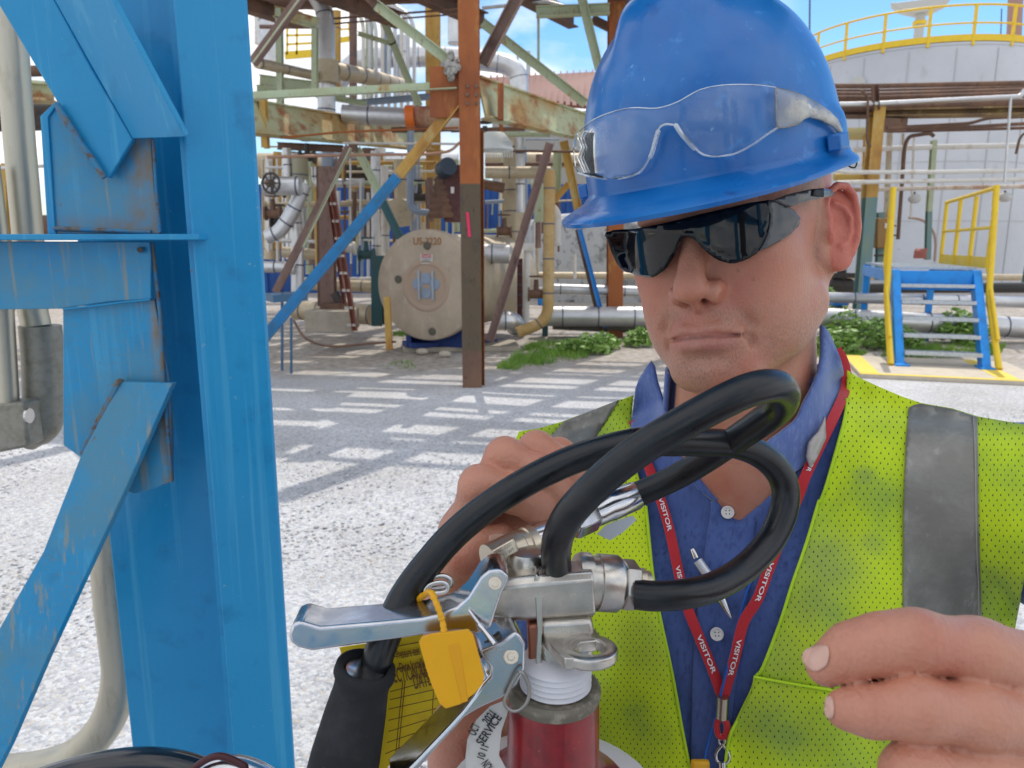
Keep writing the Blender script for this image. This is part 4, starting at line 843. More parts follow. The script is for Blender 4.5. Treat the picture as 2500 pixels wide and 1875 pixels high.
MB().prism([AW(n2, x, y, dB+.004) for x, y in ((1560, 585), (1642, 575), (1640, 900), (1572, 890))], AWAY*.02).build('copper_spindle', mat('copper_spindle', (.36, .14, .09), .4, metal=.8), EXT, bevel=.002)
# hanging lug: a flat eye
zl = AW(n2, 1940, 740, .428)[2]
def onz(z, x, y, zw): u, v = z(x, y); r = ray(u, v); return CAMP+r*((zw-HC)/r[2])
ec = onz(n2, 1945, 745, zl); mb = MB(); rg = []
ring_prof = [(.0082, -.003), (.0082, .0022), (.0092, .0032), (.0135, .0032), (.0152, .0022), (.0152, -.003), (.0140, -.0042), (.0092, -.0042)]
for a in np.arange(40)*2*pi/40: rg.append(np.array([ec+np.array([cos(a)*r*1.12, sin(a)*r, h]) for r, h in ring_prof]))
mb.loft(rg+[rg[0]], caps=False)
hole_axis = ec
pa = [onz(n2, x, y, zl+.003) for x, y in ((1660, 640), (1800, 590), (1960, 575), (2030, 655), (1985, 680), (1895, 690), (1850, 735), (1860, 790), (1800, 790), (1740, 740))]
mb.prism(pa, DN*.007).build('hanging_lug', cast, EXT, smooth=40, bevel=.0008)
# outlet: collar, barrel, hexagon nut
A = AW(n1, 905, 1238, .445)+AWAY*.012; B = AW(n1, 1262, 1262, .452)+AWAY*.012; L_ = np.linalg.norm(B-A)
mb = MB(); lathe(mb, A, B, [(0, .010), (0, .0165), (.003, .0178), (.008, .0178), (.0085, .0160), (.013, .0160), (.0135, .0176), (.026, .0176), (.028, .0160), (.029, .010)], 40); mb.build('outlet_collar', cast, EXT, smooth=40)
mb = MB(); lathe(mb, A, B, [(.0285, .010), (.0287, .0140), (.0300, .0158), (.0380, .0158), (.0392, .0142), (.0395, .008)], 6); mb.build('outlet_nut', cast, EXT, smooth=20, bevel=.0008)
mb = MB(); lathe(mb, A, B, [(.039, .006), (.0392, .0105), (.0435, .0108), (.0445, .0092), (.0475, .0092), (.048, .006)], 28); mb.build('hose_nipple', brass, EXT, smooth=40)
# long coupling behind the levers
A = AW(n1, 425, 1080, .462); B = AW(n1, 1218, 728, .530); ax2 = (B-A); LL = np.linalg.norm(ax2); ax2 /= LL
mb = MB(); lathe(mb, A, B, [(0, .004), (0, .0104), (LL*.19, .0108), (LL*.20, .0096), (LL*.23, .0096), (LL*.235, .0108), (LL*.28, .0104), (LL*.285, .007)], 30); mb.build('coupling', brass, EXT, smooth=40)
mb = MB(); lathe(mb, A, B, [(LL*.27, .006), (LL*.27, .0085), (LL*.30, .0094), (LL*.50, .0094), (LL*.52, .007)], 30); mb.build('swivel', mat('bright_nickel', (.78, .77, .78), .2, metal=1), EXT, smooth=40)
mb = MB(); lathe(mb, A, B, [(LL*.52, .006), (LL*.53, .0108), (LL*.55, .0116), (LL*.665, .0116), (LL*.68, .0108), (LL*.68, .007)], 6); mb.build('coupling_nut', chrome, EXT, smooth=20, bevel=.0006)
mb = MB(); lathe(mb, A, B, [(LL*.66, .006), (LL*.67, .0092), (LL*.70, .0098), (LL*.78, .0098), (LL*.79, .0104), (LL-.002, .0104), (LL, .0098), (LL, .006)], 32); mb.build('ferrule', chrome, EXT, smooth=40)
pln = A+ax2*.004
# engraved maker's plate with two lines of writing
pa = [AW(n1, x, y, .4520) for x, y in ((440, 1030), (560, 962), (590, 1030), (470, 1092))]
cpt = MB().prism(pa, AWAY*.004).build('square_boss', brass, EXT, bevel=.0008)
ex = pa[1]-pa[0]; exl = np.linalg.norm(ex); ex /= exl; ey = pa[0]-pa[3]; eyl = np.linalg.norm(ey); ey /= eyl; nn_ = np.cross(ex, ey); nn_ *= -np.sign(nn_@FW)
for k, tx_ in enumerate(('VAC 0201', 'UCI 1 WT')):
    V, Fc = text_mesh(tx_, 1, 0); V = V/(V[:, 0].max()-V[:, 0].min())*exl*.7; c = (pa[0]+pa[1]+pa[2]+pa[3])/4+nn_*.0004+ey*(.24-.48*k)*eyl
    link_mesh('lettering', c+np.outer(V[:, 0], ex)+np.outer(V[:, 1], ey)*1.2, Fc, mat('engraving', (.30, .22, .17), .6), cpt)
# domed cap on top of the valve
T0 = AW(n2, 1560, 330, .452)+AWAY*.012
mb = MB(); lathe(mb, T0, T0-DN, [(0, .016), (.003, .0155), (.005, .0125), (.014, .0122), (.0170, .0105), (.0180, .006), (.0182, 0)], 36); mb.build('valve_cap', cast, EXT, smooth=45)
# upper lever: pressed channel
dH = .418
up_l = [(62, 640), (75, 690), (120, 725), (210, 748), (330, 730), (700, 680), (1000, 632), (1130, 618), (1250, 640), (1335, 600), (1375, 470), (1405, 380), (1448, 300), (1440, 262), (1395, 232), (1330, 236), (1270, 285), (1190, 410), (1120, 475), (1040, 508), (900, 540), (600, 568), (260, 596), (140, 560), (85, 580)]
wv_ = np.array([-.05, 1., 0])*.0235
UL = MB().prism([AW(n2, x, y, dH) for x, y in up_l], wv_).build('handle', chrome, EXT, bevel=.0032, seg=4)
MB().cyl(AW(n2, 1360, 320, dH-.001), AW(n2, 1360, 320, dH-.0018), .0062*.6, n=24).cyl(AW(n2, 1360, 320, dH-.0022), AW(n2, 1360, 320, dH+.004), .0022, n=20).build('rivet', brass, UL, bevel=.0004)
# lower lever
lo_l = [(1490, 622), (1520, 650), (1552, 700), (1548, 860), (1500, 962), (1412, 1042), (1260, 1110), (1170, 1165), (1010, 1340), (870, 1500), (760, 1630), (700, 1600), (860, 1440), (1060, 1230), (1160, 1120), (1230, 1030), (1285, 945), (1325, 905), (1330, 850), (1275, 775), (1268, 745), (1400, 690)]
wl_ = np.array([-.22, 1., 0])*.024
LL_ = MB().prism([AW(n2, x, y, .424) for x, y in lo_l], wl_).build('trigger_lever', chrome, EXT, bevel=.0016, seg=3)
MB().cyl(AW(n2, 1460, 780, .4228), AW(n2, 1460, 780, .43), .0044, n=28).cyl(AW(n2, 1460, 780, .4222), AW(n2, 1460, 780, .43), .0022, n=20).build('rivet', brass, LL_, bevel=.0005)
MB().tube([AW(n2, 1195, 488, .4165), AW(n2, 1260, 575, .413), AW(n2, 1262, 578, .413), AW(n2, 1362, 700, .405)], [.0009, .0010, .0016, .0017], 12).build('safety_pin', chrome, EXT, smooth=50)
MB().tube([AW(n2, 1395, 640, .431), AW(n2, 1290, 720, .431), AW(n2, 1258, 775, .431)], .0024, 10).build('lever_spring', mat('dark_steel', (.10, .09, .08), .4, metal=.8), EXT, smooth=50)
def ring_obj(name, z, pts, d, r, m, dd=0):
    P = smooth_path([AW(z, x, y, d+dd*k) for k, (x, y) in enumerate(pts)], 6, True); return MB().tube(P+[P[0]], r, 8, caps=False).build(name, m, EXT, smooth=60)
ring_obj('pull_ring', n2, [(1510, 880), (1560, 930), (1575, 1010), (1550, 1080), (1490, 1122), (1435, 1100), (1425, 1040)], .418, .0011, mat('dull_steel', (.35, .33, .30), .4, metal=1))
ring_obj('pull_ring', n2, [(930, 345), (960, 290), (1030, 272), (1080, 295), (1075, 335), (1000, 350)], .445, .0016, steel)
ring_obj('pull_ring', n2, [(920, 372), (950, 330), (1020, 312), (1060, 330), (1050, 370), (980, 380)], .440, .0014, steel)
# hoses
def P3(L): return smooth_path([AW(n1, x, y, d) for x, y, d in L], 10)
H1 = [(1215, 1262, .452), (1330, 1272, .450), (1480, 1262, .452), (1640, 1222, .462), (1800, 1130, .478), (1940, 985, .490), (2015, 830, .496), (2030, 700, .498), (1985, 590, .496), (1880, 500, .490), (1740, 452, .482), (1560, 442, .474), (1400, 440, .468), (1240, 440, .462), (1050, 482, .458), (860, 545, .457), (640, 650, .457), (420, 790, .456), (230, 950, .453), (90, 1110, .448), (-20, 1260, .444), (-90, 1400, .438), (-190+20, 1600, .432), (-200, 1750, .432)]
MB().tube(P3(H1), .00915, 24).build('hose', rubber, EXT, smooth=60)
H2 = [(800, 1150, .452), (790, 1060, .440), (800, 960, .425), (850, 850, .412), (950, 730, .402), (1100, 590, .394), (1260, 470, .388), (1420, 372, .383), (1600, 270, .380), (1780, 180, .380), (1900, 142, .384), (1985, 142, .394), (2020, 190, .412), (1990, 260, .432), (1880, 345, .455), (1740, 440, .480), (1560, 560, .505), (1400, 650, .520), (1210, 732, .530)]
MB().tube(P3(H2), .00900, 24).build('hose', rubber, EXT, smooth=60)
# foam-gripped nozzle
A = AW(n2, 548, 850, .425); B = AW(n2, 400, 1500, .440)
mb = MB(); lathe(mb, A, B, [(.012, .009), (.004, .0115), (-.001, .0128), (-.0022, .0150), (-.001, .0172), (.004, .0178), (.008, .0160), (.014, .0158), (.030, .0178), (.060, .0205), (.100, .0222), (.140, .0215), (.20, .018), (.202, .005)], 40); mb.build('nozzle', foam, EXT, smooth=60)
mb = MB(); lathe(mb, A, B, [(.0020, .0100), (.0012, .0112), (.0022, .0116), (.0034, .0108)], 32); mb.build('nozzle_ring', steel, EXT, smooth=60)
# tags
ink = mat('tag_ink', (.16, .07, .01), .7)
def card(name, z, pts, d, m, th=.0008, parent=None, dd=None, label=None, cat=None):
    P = [AW(z, x, y, d if dd is None else dd(x, y)) for x, y in pts]; o = MB().prism(P, FW*th).build(name, m, parent, bevel=.0002 if th > .0006 else 0)
    if label: tag(o, label, cat)
    return o
ycard = mat('yellow_card', (.74, .53, .005), .55, layers=[(30, (.52, .34, .01), .5, .75)], bump=[(40, .2)])
tagd = lambda x, y: .458+.00001*(y-700)
YT = card('inspection_tag', n2, [(382, 722), (700, 676), (905, 640), (960, 860), (1018, 1072), (960, 1150), (720, 1430), (640, 1540), (500, 1560), (500, 1100), (400, 790)], .46, ycard, dd=tagd, label='yellow printed inspection tag hanging behind the black hose nozzle', cat='tag')
def tl(z, x0, y0, x1, y1, w, d, parent, m=ink):
    a = AW(z, x0, y0, d); b = AW(z, x1, y1, d); t = (b-a)/np.linalg.norm(b-a); n = np.cross(t, FW); n /= np.linalg.norm(n); n = n*w/2
    return link_mesh('printed_line', [a-n, b-n, b+n, a+n], [(0, 1, 2, 3)], m, parent)
for (x0, y0, x1, y1) in ((700, 722, 880, 690), (690, 790, 890, 745), (700, 1000, 960, 930), (700, 1050, 985, 985), (690, 1110, 1005, 1040), (690, 1180, 990, 1105), (690, 1250, 930, 1175), (680, 1320, 870, 1255), (670, 1390, 800, 1335), (780, 930, 735, 1400), (795, 930, 750, 1400), (975, 960, 965, 1140)):
    tl(n2, x0, y0, x1, y1, .0006, .4568, YT)
def flat_text(txt, z, c, xr, h, d, parent, m, name='lettering'):
    a = AW(z, *c, d); b = AW(z, *xr, d); ex = b-a; L0 = np.linalg.norm(ex); ex /= L0; ey = np.cross(ex, FW); ey /= np.linalg.norm(ey); ey *= np.sign(ey[2])
    V, Fc = text_mesh(txt, 1, 0, True, 'LEFT'); s = L0/(V[:, 0].max()-V[:, 0].min())
    return link_mesh(name, a+np.outer((V[:, 0]-V[:, 0].min())*s, ex)+np.outer(V[:, 1]*(h if h else s), ey), Fc, m, parent)
flat_text('INSPECTION RECORD', n2, (640, 920), (1050, 845), .0125, .4566, YT, ink)
flat_text('DATE', n2, (848, 945), (955, 920), .0125, .4566, YT, ink)
flat_text('Date Installed', n2, (760, 852), (935, 815), .0080, .4566, YT, ink)
flat_text('Pressure test', n2, (740, 770), (885, 742), .0080, .4566, YT, ink)
seal_m = mat('orange_yellow_plastic', (.78, .38, .003), .40, sss=.1, layers=[(20, (.70, .32, .003), .5, .75)])
ST = card('tamper_seal', n2, [(882, 690), (900, 660), (960, 640), (1190, 612), (1222, 645), (1262, 790), (1292, 900), (1284, 950), (1230, 1012), (1140, 1080), (1050, 1106), (1012, 1075), (962, 960), (925, 850)], .404, seal_m, th=.0022, label='orange yellow plastic seal tag tied round the upper lever', cat='tag')
MB().prism([AW(n2, x, y, .4036) for x, y in ((1062, 705), (1100, 690), (1135, 700), (1190, 1060), (1150, 1075))], FW*.002).build('embossed_bar', mat('seal_dark', (.72, .33, .004), .5), ST, bevel=.0004)
MB().tube(smooth_path([AW(n2, 880, 420, .440), AW(n2, 915, 392, .428), AW(n2, 955, 375, .414), AW(n2, 985, 430, .410), AW(n2, 1012, 500, .408), AW(n2, 1030, 560, .408), AW(n2, 1042, 640, .406)], 6), [.0016, .0018, .0020, .0016, .0022, .0016]*6+[.0016], 8).build('tie', seal_m, ST, smooth=60)
RT = card('service_collar', n2, [(1420, 1055), (1330, 1090), (1240, 1180), (1185, 1300), (1172, 1420), (1180, 1560), (1330, 1600), (1470, 1560), (1385, 1400), (1400, 1250), (1440, 1130)], .444, mat('white_card', (.62, .60, .56), .6, layers=[(60, (.50, .47, .42), .5, .7)]), label='round white service verification collar beside the red bottle neck', cat='tag')
for tx_, a, b, hh in (('SERVICE', (1262, 1330), (1385, 1150), .0075), ('2021', (1300, 1200), (1350, 1130), .0075), ('OCT', (1215, 1270), (1245, 1205), .0075), ('NOV', (1290, 1440), (1330, 1500), .0075), ('10 11', (1270, 1420), (1300, 1340), .0065)): flat_text(tx_, n2, a, b, hh, .4432, RT, mat('black_ink', (.04, .04, .04), .7))
BT = card('paper_tag', n1, [(1012, 938), (1082, 972), (1150, 930), (1226, 862), (1205, 838), (1140, 858), (1060, 890)], .535, mat('pale_blue_card', (.74, .81, .86), .35), th=.001, label='pale blue plastic tag hanging under the chrome hose ferrule', cat='tag')
# ------------------------------------------------------------------ rounded black fitting at the bottom edge
bf = thing('black_fitting', 'shiny black curved fitting with a silver cap at the lower left edge', 'fitting', W(380, 2050, .5))
def PW(L, d): return [W(u, v, d) for u, v in L]
MB().tube(smooth_path(PW([(-40, 2010), (60, 1935), (190, 1890), (330, 1868), (450, 1880), (560, 1930), (640, 2010)], .46), 8), .0105, 20).build('curved_tube', mat('gloss_black', (.008, .009, .012), .18, coat=.6), bf, smooth=60)
MB().tube(smooth_path(PW([(430, 1990), (500, 1905), (560, 1880), (640, 1905), (740, 1990)], .452), 8), .0090, 20).build('silver_cap', chrome, bf, smooth=60)
MB().tube(smooth_path(PW([(425, 1950), (470, 1880), (530, 1846), (590, 1866), (600, 1880)], .446), 8), .0022, 10).build('edge_trim', mat('maroon_trim', (.06, .01, .012), .4), bf, smooth=60)
# ================================================================== blue steel frame on the left
def blue(name, extra=()):
    return mat(name, (.010, .265, .53), .36, layers=[(2.5, (.016, .29, .56), .42, .65), (14, (.008, .20, .42), .56, .76), (45, (.045, .33, .58), .56, .64, (1, 1, .02)), (90, (.16, .36, .50), .68, .73), (150, (.10, .07, .05), .72, .75), *extra], rrange=(.25, .5), bump=[(14, .14), (110, .22, (1, 1, .12)), (700, .12)], coat=.1)
bluep = blue('blue_steel_paint', [(34, (.20, .12, .07), .725, .75)])
blued = blue('blue_steel_paint_dusty', [(7, (.070, .26, .40), .40, .60), (220, (.12, .22, .28), .58, .66), (60, (.17, .10, .06), .69, .73), (70, (.22, .29, .30), .58, .68, (1, 1, .05))])
rust = mat('dusty_weld', (.040, .22, .40), .7, layers=[(24, (.17, .15, .12), .44, .56), (60, (.13, .075, .045), .56, .66)], bump=[(150, .5)])
bfz = thing('braced_column', 'blue painted steel column with welded gusset plates and braces in the left foreground', 'steel column', at(560, 937, 1.25)*np.array([1, 1, 0]))
def col_pts(ut, ub, Y): a = at(ut, 0, Y); b = at(ub, 1875, Y); return a, b
def vplate(u, Y0, Y1, zt, zb, th, name, m, dirx=0):
    """vertical plate through pixel column u at mid height, running in depth"""
    a = at(u, 937, Y0); return a
YF = 1.16                                                            # front flange distance
xl = at(478, 700, YF)[0]; xr_ = at(672, 1200, YF)[0]; ZT, ZB = 2.6, -.02
x0 = at(500, 937, YF)[0]; x1 = at(664, 937, YF)[0]; Dp = .165
x1b = x1*(YF+.055)/YF; fl = MB().loft([np.array([[x0, YF-.006, z_], [x1b, YF+.049, z_], [x1b-.003, YF+.061, z_], [x0, YF+.006, z_]]) for z_ in (ZB, ZT)]); fl.build('flange', bluep, bfz, bevel=.0045, seg=3)
MB().box(((x0+x1*(YF+Dp)/YF)/2-.05, YF+Dp+.01, (ZT+ZB)/2), (abs(x1*(YF+Dp)/YF-x0)-.030, .012, ZT-ZB)).build('flange', bluep, bfz, bevel=.002)
# web side: a deep plate recessed to the left of the front flange, as seen in the photograph
xa = at(344, 1500, YF+.05)[0]
MB().box(((x0+x1)/2-.060, YF+Dp/2, (ZT+ZB)/2), (.010, Dp-.013, ZT-ZB)).build('web', bluep, bfz)
xw0 = at(310, 1500, YF+.075)[0]
MB().loft([np.array([[x0+.004, YF+.008, z_], [x0+.004, YF+.018, z_], [x0-.004, YF+.165, z_], [xw0*1.09, YF+.165, z_], [xw0*1.09, YF+.155, z_], [x0-.012, YF+.155, z_], [x0-.006, YF+.008, z_]]) for z_ in (ZB, ZT)]).build('side_plate', bluep, bfz, bevel=.002)
def dusty(name, xs, zs, w_):
    # paint with brown dust caught along the welds at x = xs and z = zs
    m = blued.copy(); m.name = name; t = m.node_tree; b = t.nodes['Principled BSDF']; src = b.inputs['Base Color'].links[0].from_socket; nn = t.nodes.new; L = t.links.new
    co = nn('ShaderNodeTexCoord'); sp = nn('ShaderNodeSeparateXYZ'); L(co.outputs['Object'], sp.inputs[0]); acc = None
    for ax, vals in (('X', xs), ('Z', zs)):
        for v in vals:
            s_ = nn('ShaderNodeMath'); s_.operation = 'SUBTRACT'; L(sp.outputs[ax], s_.inputs[0]); s_.inputs[1].default_value = v; a = nn('ShaderNodeMath'); a.operation = 'ABSOLUTE'; L(s_.outputs[0], a.inputs[0])
            r = nn('ShaderNodeMapRange'); r.interpolation_type = 'SMOOTHSTEP'; r.inputs['From Min'].default_value = w_; r.inputs['From Max'].default_value = 0; L(a.outputs[0], r.inputs['Value'])
            if acc is None: acc = r.outputs[0]
            else: q = nn('ShaderNodeMath'); q.operation = 'MAXIMUM'; L(acc, q.inputs[0]); L(r.outputs[0], q.inputs[1]); acc = q.outputs[0]
    n = nn('ShaderNodeTexNoise'); n.inputs['Scale'].default_value = 26; n.inputs['Detail'].default_value = 7; L(co.outputs['Object'], n.inputs['Vector'])
    r = nn('ShaderNodeMapRange'); r.inputs['From Min'].default_value = .30; r.inputs['From Max'].default_value = .62; L(n.outputs['Fac'], r.inputs['Value'])
    q = nn('ShaderNodeMath'); q.operation = 'MULTIPLY'; L(acc, q.inputs[0]); L(r.outputs[0], q.inputs[1])
    mx_ = nn('ShaderNodeMixRGB'); L(q.outputs[0], mx_.inputs['Fac']); L(src, mx_.inputs['Color1']); mx_.inputs['Color2'].default_value = (.215, .165, .115, 1); L(mx_.outputs[0], b.inputs['Base Color']); return m
BO = wl(bfz)
def ox(u, v, Y): p = at(u, v, Y)-BO; return p[0], p[2]
YG = YF+.035
g_up = dusty('blue_paint_dust_upper', [ox(335, 450, YG)[0], ox(372, 450, YG)[0]], [ox(250, 562, YG)[1]], .030); g_lo = dusty('blue_paint_dust_lower', [ox(398, 950, YG)[0]], [], .022)
def pplate(name, pts, Y, th, m=bluep, bev=.0015, parent=None): return MB().prism([at(u, v, Y) for u, v in pts], AWAY*th).build(name, m, parent if parent is not None else bfz, bevel=bev)
zA = zc(0, 0, .5668)    # first column zoom
zB_ = zc(0, 900, .5877)
A1 = lambda L: zz(zA, L); B1 = lambda L: zz(zB_, L)
YG = YF+.035
pplate('gusset_plate', A1([(205, 500), (245, 440), (650, 590), (664, 800), (690, 1008), (205, 1008)]), YG, .010, g_up)
pplate('gusset_plate', A1([(270, 1330), (650, 1290), (665, 1290)])+B1([(705, 60), (712, 470), (640, 500), (560, 520), (500, 505), (335, 370), (262, 318)]), YG, .012, g_lo)
MB().prism([at(u, v, YG-.004) for u, v in A1([(172, 500), (235, 440), (247, 446), (206, 505), (238, 1008), (205, 1008)])], AWAY*.03).build('plate_edge', bluep, bfz, bevel=.001)
pplate('horizontal_beam', A1([(-400, 1040), (645, 1040), (650, 1110), (650, 1290), (470, 1300), (270, 1330), (-400, 1338)]), YG-.012, .008, blued)
a = at(-200, zA(0, 1022)[1], YG-.06); b = at(zA(858, 0)[0], zA(0, 1020)[1], YG-.06)
MB().box(((a[0]+b[0])/2, YG-.005, (a[2]+b[2])/2), (b[0]-a[0], .110, .009)).build('beam_flange', bluep, bfz, bevel=.0015)
# upper diagonal angle
MB().prism([at(u, v, YG-.022) for u, v in A1([(-60, -60), (200, -60), (390, 290), (572, 600), (470, 768), (440, 755), (240, 430), (0, 30)])], AWAY*.010).build('diagonal_brace', bluep, bfz, bevel=.002)
pa = [at(*zA(200, -60), YG-.022), at(*zA(572, 600), YG-.022)]; pb = [at(*zA(798, 592), YG-.085), at(*zA(450, -60), YG-.085)]
MB().prism(pa+pb, np.array([.006, .002, .006])).build('brace_leg', bluep, bfz, bevel=.0018)
MB().tube([at(*zA(x, y), YG-.030) for x, y in ((245, 450), (300, 545), (350, 620), (400, 690), (450, 765))], [.0045, .006, .005, .0055, .004], 10).build('weld_bead', rust, bfz, smooth=60)
MB().tube([at(*zA(x, y), YG-.003) for x, y in ((660, 600), (672, 800), (690, 1000))], .0028, 8).build('weld_bead', rust, bfz, smooth=60)
MB().tube([at(*q, YG-.004) for q in A1([(655, 1045), (670, 1180), (690, 1350), (705, 1640)])+B1([(712, 470)])], .0034, 8).build('weld_bead', rust, bfz, smooth=60)
MB().tube([at(*zA(x, y), YG-.003) for x, y in ((235, 985), (400, 990), (650, 1000))], .0035, 8).build('weld_bead', rust, bfz, smooth=60)
MB().tube([at(*zA(x, y), YG-.014) for x, y in ((272, 1332), (400, 1318), (520, 1303), (648, 1290))], .0016, 8).build('weld_bead', bluep, bfz, smooth=60)
MB().cyl(at(*zA(603, 1076), YG-.012), at(*zA(603, 1076), YG-.022), .0045, n=10).build('bolt_stub', mat('dark_steel', (.10, .09, .08), .4, metal=.8), bfz)
# lower flat brace, twisted towards the camera
q = B1([(500, 55), (714, 60), (525, 490), (400, 760), (200, 1190), (40, 1560), (-60, 1760), (-330, 1760), (-100, 1250), (0, 1075), (180, 760), (330, 375)])
MB().prism([at(u, v, YG-.020-.00012*max(0, v-950)) for u, v in q], np.array([.004, .010, .0])).build('diagonal_brace', blued, bfz, bevel=.001)
MB().prism([at(*zB_(x, y), YG-.026) for x, y in ((480, 45), (500, 52), (345, 372), (325, 350))], AWAY*.015).build('weld_bead', rust, bfz, bevel=.002)
# ------------------------------------------------------------------ aluminium conduits beside the frame
alu = mat('weathered_conduit', (.50, .46, .37), .40, metal=.75, layers=[(5, (.60, .55, .44), .4, .7, (3, 3, .3)), (40, (.42, .37, .28), .55, .75, (1, 1, .3))], rrange=(.3, .5), bump=[(200, .12), (20, .1)])
alud = mat('cast_conduit_fitting', (.33, .31, .26), .55, metal=.6, layers=[(60, (.24, .22, .17), .45, .7)], bump=[(250, .4)])
cg1 = thing('conduit', 'large aluminium conduit with coupling and elbow box behind the blue frame', 'conduit', at(60, 1100, 1.5))
Yc = 1.42
MB().tube([at(u, v, Yc) for u, v in ((10, -120), (30, 120), (48, 350), (68, 572), (80, 760), (88, 795))], .026*Yc/1.42, 24).build('pipe', alu, cg1, smooth=60)
mb = MB(); mb.tube([at(u, v, Yc-.002) for u, v in ((98, 795), (104, 860), (108, 980))], .0365, 24); mb.tube(smooth_path([at(u, v, Yc-.002) for u, v in ((108, 960), (102, 1030), (60, 1062))], 5), [.037]*8+[.034]*3, 20); mb.build('coupling', alud, cg1, smooth=40, bevel=.002)
cg2 = thing('conduit', 'narrow aluminium conduit with square elbow box at the left edge', 'conduit', at(0, 1000, 1.35))
MB().tube([at(u, v, 1.36) for u, v in ((-28, 400), (-8, 560), (8, 760), (22, 985))], .0175, 20).build('pipe', alu, cg2, smooth=60)
MB().prism([at(u, v, 1.34) for u, v in ((-70, 985), (60, 982), (70, 1092), (-70, 1118))], AWAY*.05).build('elbow_box', alud, cg2, bevel=.006)
MB().cyl(at(68, 1015, 1.345), at(73, 1015, 1.345), .014, n=20).build('plug', steel, cg2)
cg3 = thing('conduit', 'bent aluminium conduit curving low behind the blue column', 'conduit', at(200, 1820, 1.5))
MB().tube(smooth_path([at(u, v, 1.42) for u, v in ((272, 1120), (266, 1300), (272, 1450), (285, 1560), (292, 1650), (272, 1740), (225, 1810), (160, 1855), (60, 1880), (-60, 1885))], 6), .0355, 24).build('pipe', alu, cg3, smooth=60)
# ================================================================== the plant behind
Z3 = zc(620, 0, .3617); Z4 = zc(620, 400, .3617); ZR = zc(1980, 200, .3314); ZL = zc(600, 350, .3015)
def rustmat(name, base, c1, c2, t1=(.48, .60), t2=(.55, .70), sc=1.6, rough=.75, st=(1, 1, .45)):
    return mat(name, base, rough, layers=[(sc, c1, *t1, st), (sc*4, c2, *t2, st), (sc*14, tuple(x*.55 for x in c2), .58, .74, st)], bump=[(30, .25)])
rust_or = rustmat('orange_rust', (.34, .105, .030), (.24, .070, .026), (.42, .19, .05))
rust_ye = rustmat('yellow_rusted_paint', (.50, .30, .075), (.34, .15, .040), (.50, .40, .17), t1=(.50, .66))
rust_br = rustmat('brown_rust', (.145, .085, .060), (.20, .11, .07), (.09, .05, .038))
mint = rustmat('mint_paint', (.45, .52, .36), (.42, .46, .30), (.40, .20, .06), t1=(.4, .6), t2=(.60, .70), sc=2.2)
mintr = rustmat('rusted_mint_paint', (.47, .50, .31), (.44, .26, .08), (.34, .13, .04), t1=(.44, .60), t2=(.53, .66), sc=.8, st=(1, .4, 1))
mauve = rustmat('mauve_brown_steel', (.20, .125, .105), (.28, .19, .15), (.12, .07, .06))
silver = mat('aluminium_jacket', (.62, .62, .62), .36, metal=.8, layers=[(2.5, (.52, .52, .53), .4, .65), (14, (.40, .39, .37), .60, .74)], rrange=(.28, .5), bump=[(6, .10), (60, .1)])
tan = mat('dirty_jacket', (.52, .44, .32), .5, metal=.35, layers=[(3, (.44, .36, .24), .4, .65), (16, (.30, .22, .14), .58, .74)], bump=[(10, .15), (80, .2)])
band = mat('jacket_band', (.10, .11, .15), .5, metal=.4); dark = mat('dark_iron', (.045, .040, .038), .6, layers=[(20, (.10, .065, .045), .5, .7)], bump=[(60, .3)])
greyp = mat('grey_blue_paint', (.26, .32, .42), .45, layers=[(5, (.22, .27, .34), .45, .65)]); whitep = mat('white_pipe_paint', (.66, .64, .60), .5, layers=[(5, (.52, .46, .38), .52, .7)])
bluew = mat('blue_wall_paint', (.012, .090, .34), .5, layers=[(1.2, (.010, .065, .25), .4, .65)]); brightb = mat('bright_blue_paint', (.010, .27, .78), .4, layers=[(6, (.012, .20, .60), .5, .7)])
tealc = mat('teal_paint', (.035, .115, .13), .55, layers=[(5, (.06, .10, .09), .5, .7), (20, (.20, .12, .06), .64, .74)]); tealg = mat('faded_teal_paint', (.14, .24, .24), .6, layers=[(4, (.20, .26, .20), .45, .65, (1, 1, .3)), (18, (.25, .17, .08), .62, .72)])
yel = mat('safety_yellow', (.80, .55, .025), .45, layers=[(6, (.72, .46, .03), .5, .7), (40, (.5, .3, .05), .68, .76)]); concrete = mat('concrete', (.42, .37, .30), .9, layers=[(4, (.33, .29, .23), .42, .65), (40, (.50, .46, .40), .55, .7)], bump=[(60, .4)])
def pipe(name, label, pts, rpx, m, cat='pipe', bands=0, R=None, parent=None, group=None, bm=band, n=14, flange=(), caps=True):
    P = [at(*p) for p in pts]; Y = np.mean([p[2] for p in pts]); rr = [rpx*p[2]/F for p in pts]; r = float(np.mean(rr))
    path = elbow_path(P, R if R is not None else r*2.6) if len(P) > 2 else P
    if len(P) == 2: radii = [rr[0], rr[1]]; same = abs(rr[0]/rr[1]-1) < .5
    mb = MB(); mb.tube(path, r, n)
    if bands:
        s = np.concatenate([[0], np.cumsum([np.linalg.norm(path[i+1]-path[i]) for i in range(len(path)-1)])]); q = bands*.5
        while q < s[-1]:
            i = np.searchsorted(s, q)-1; d_ = path[i+1]-path[i]; L = np.linalg.norm(d_)
            if L > 1e-6: c = path[i]+d_*((q-s[i])/L); mb.cyl(c-d_/L*.010, c+d_/L*.010, r*1.035, n=n, mi=1)
            q += bands
    for f in flange:
        i = f if f >= 0 else len(path)+f; d_ = path[min(i+1, len(path)-1)]-path[max(i-1, 0)]; d_ /= np.linalg.norm(d_)
        mb.cyl(path[i]-d_*r*.25, path[i]+d_*r*.25, r*1.6, n=n)
    o = mb.build(name, [m, bm], parent, smooth=50)
    if parent is None: tag(o, label, cat, group)
    return o
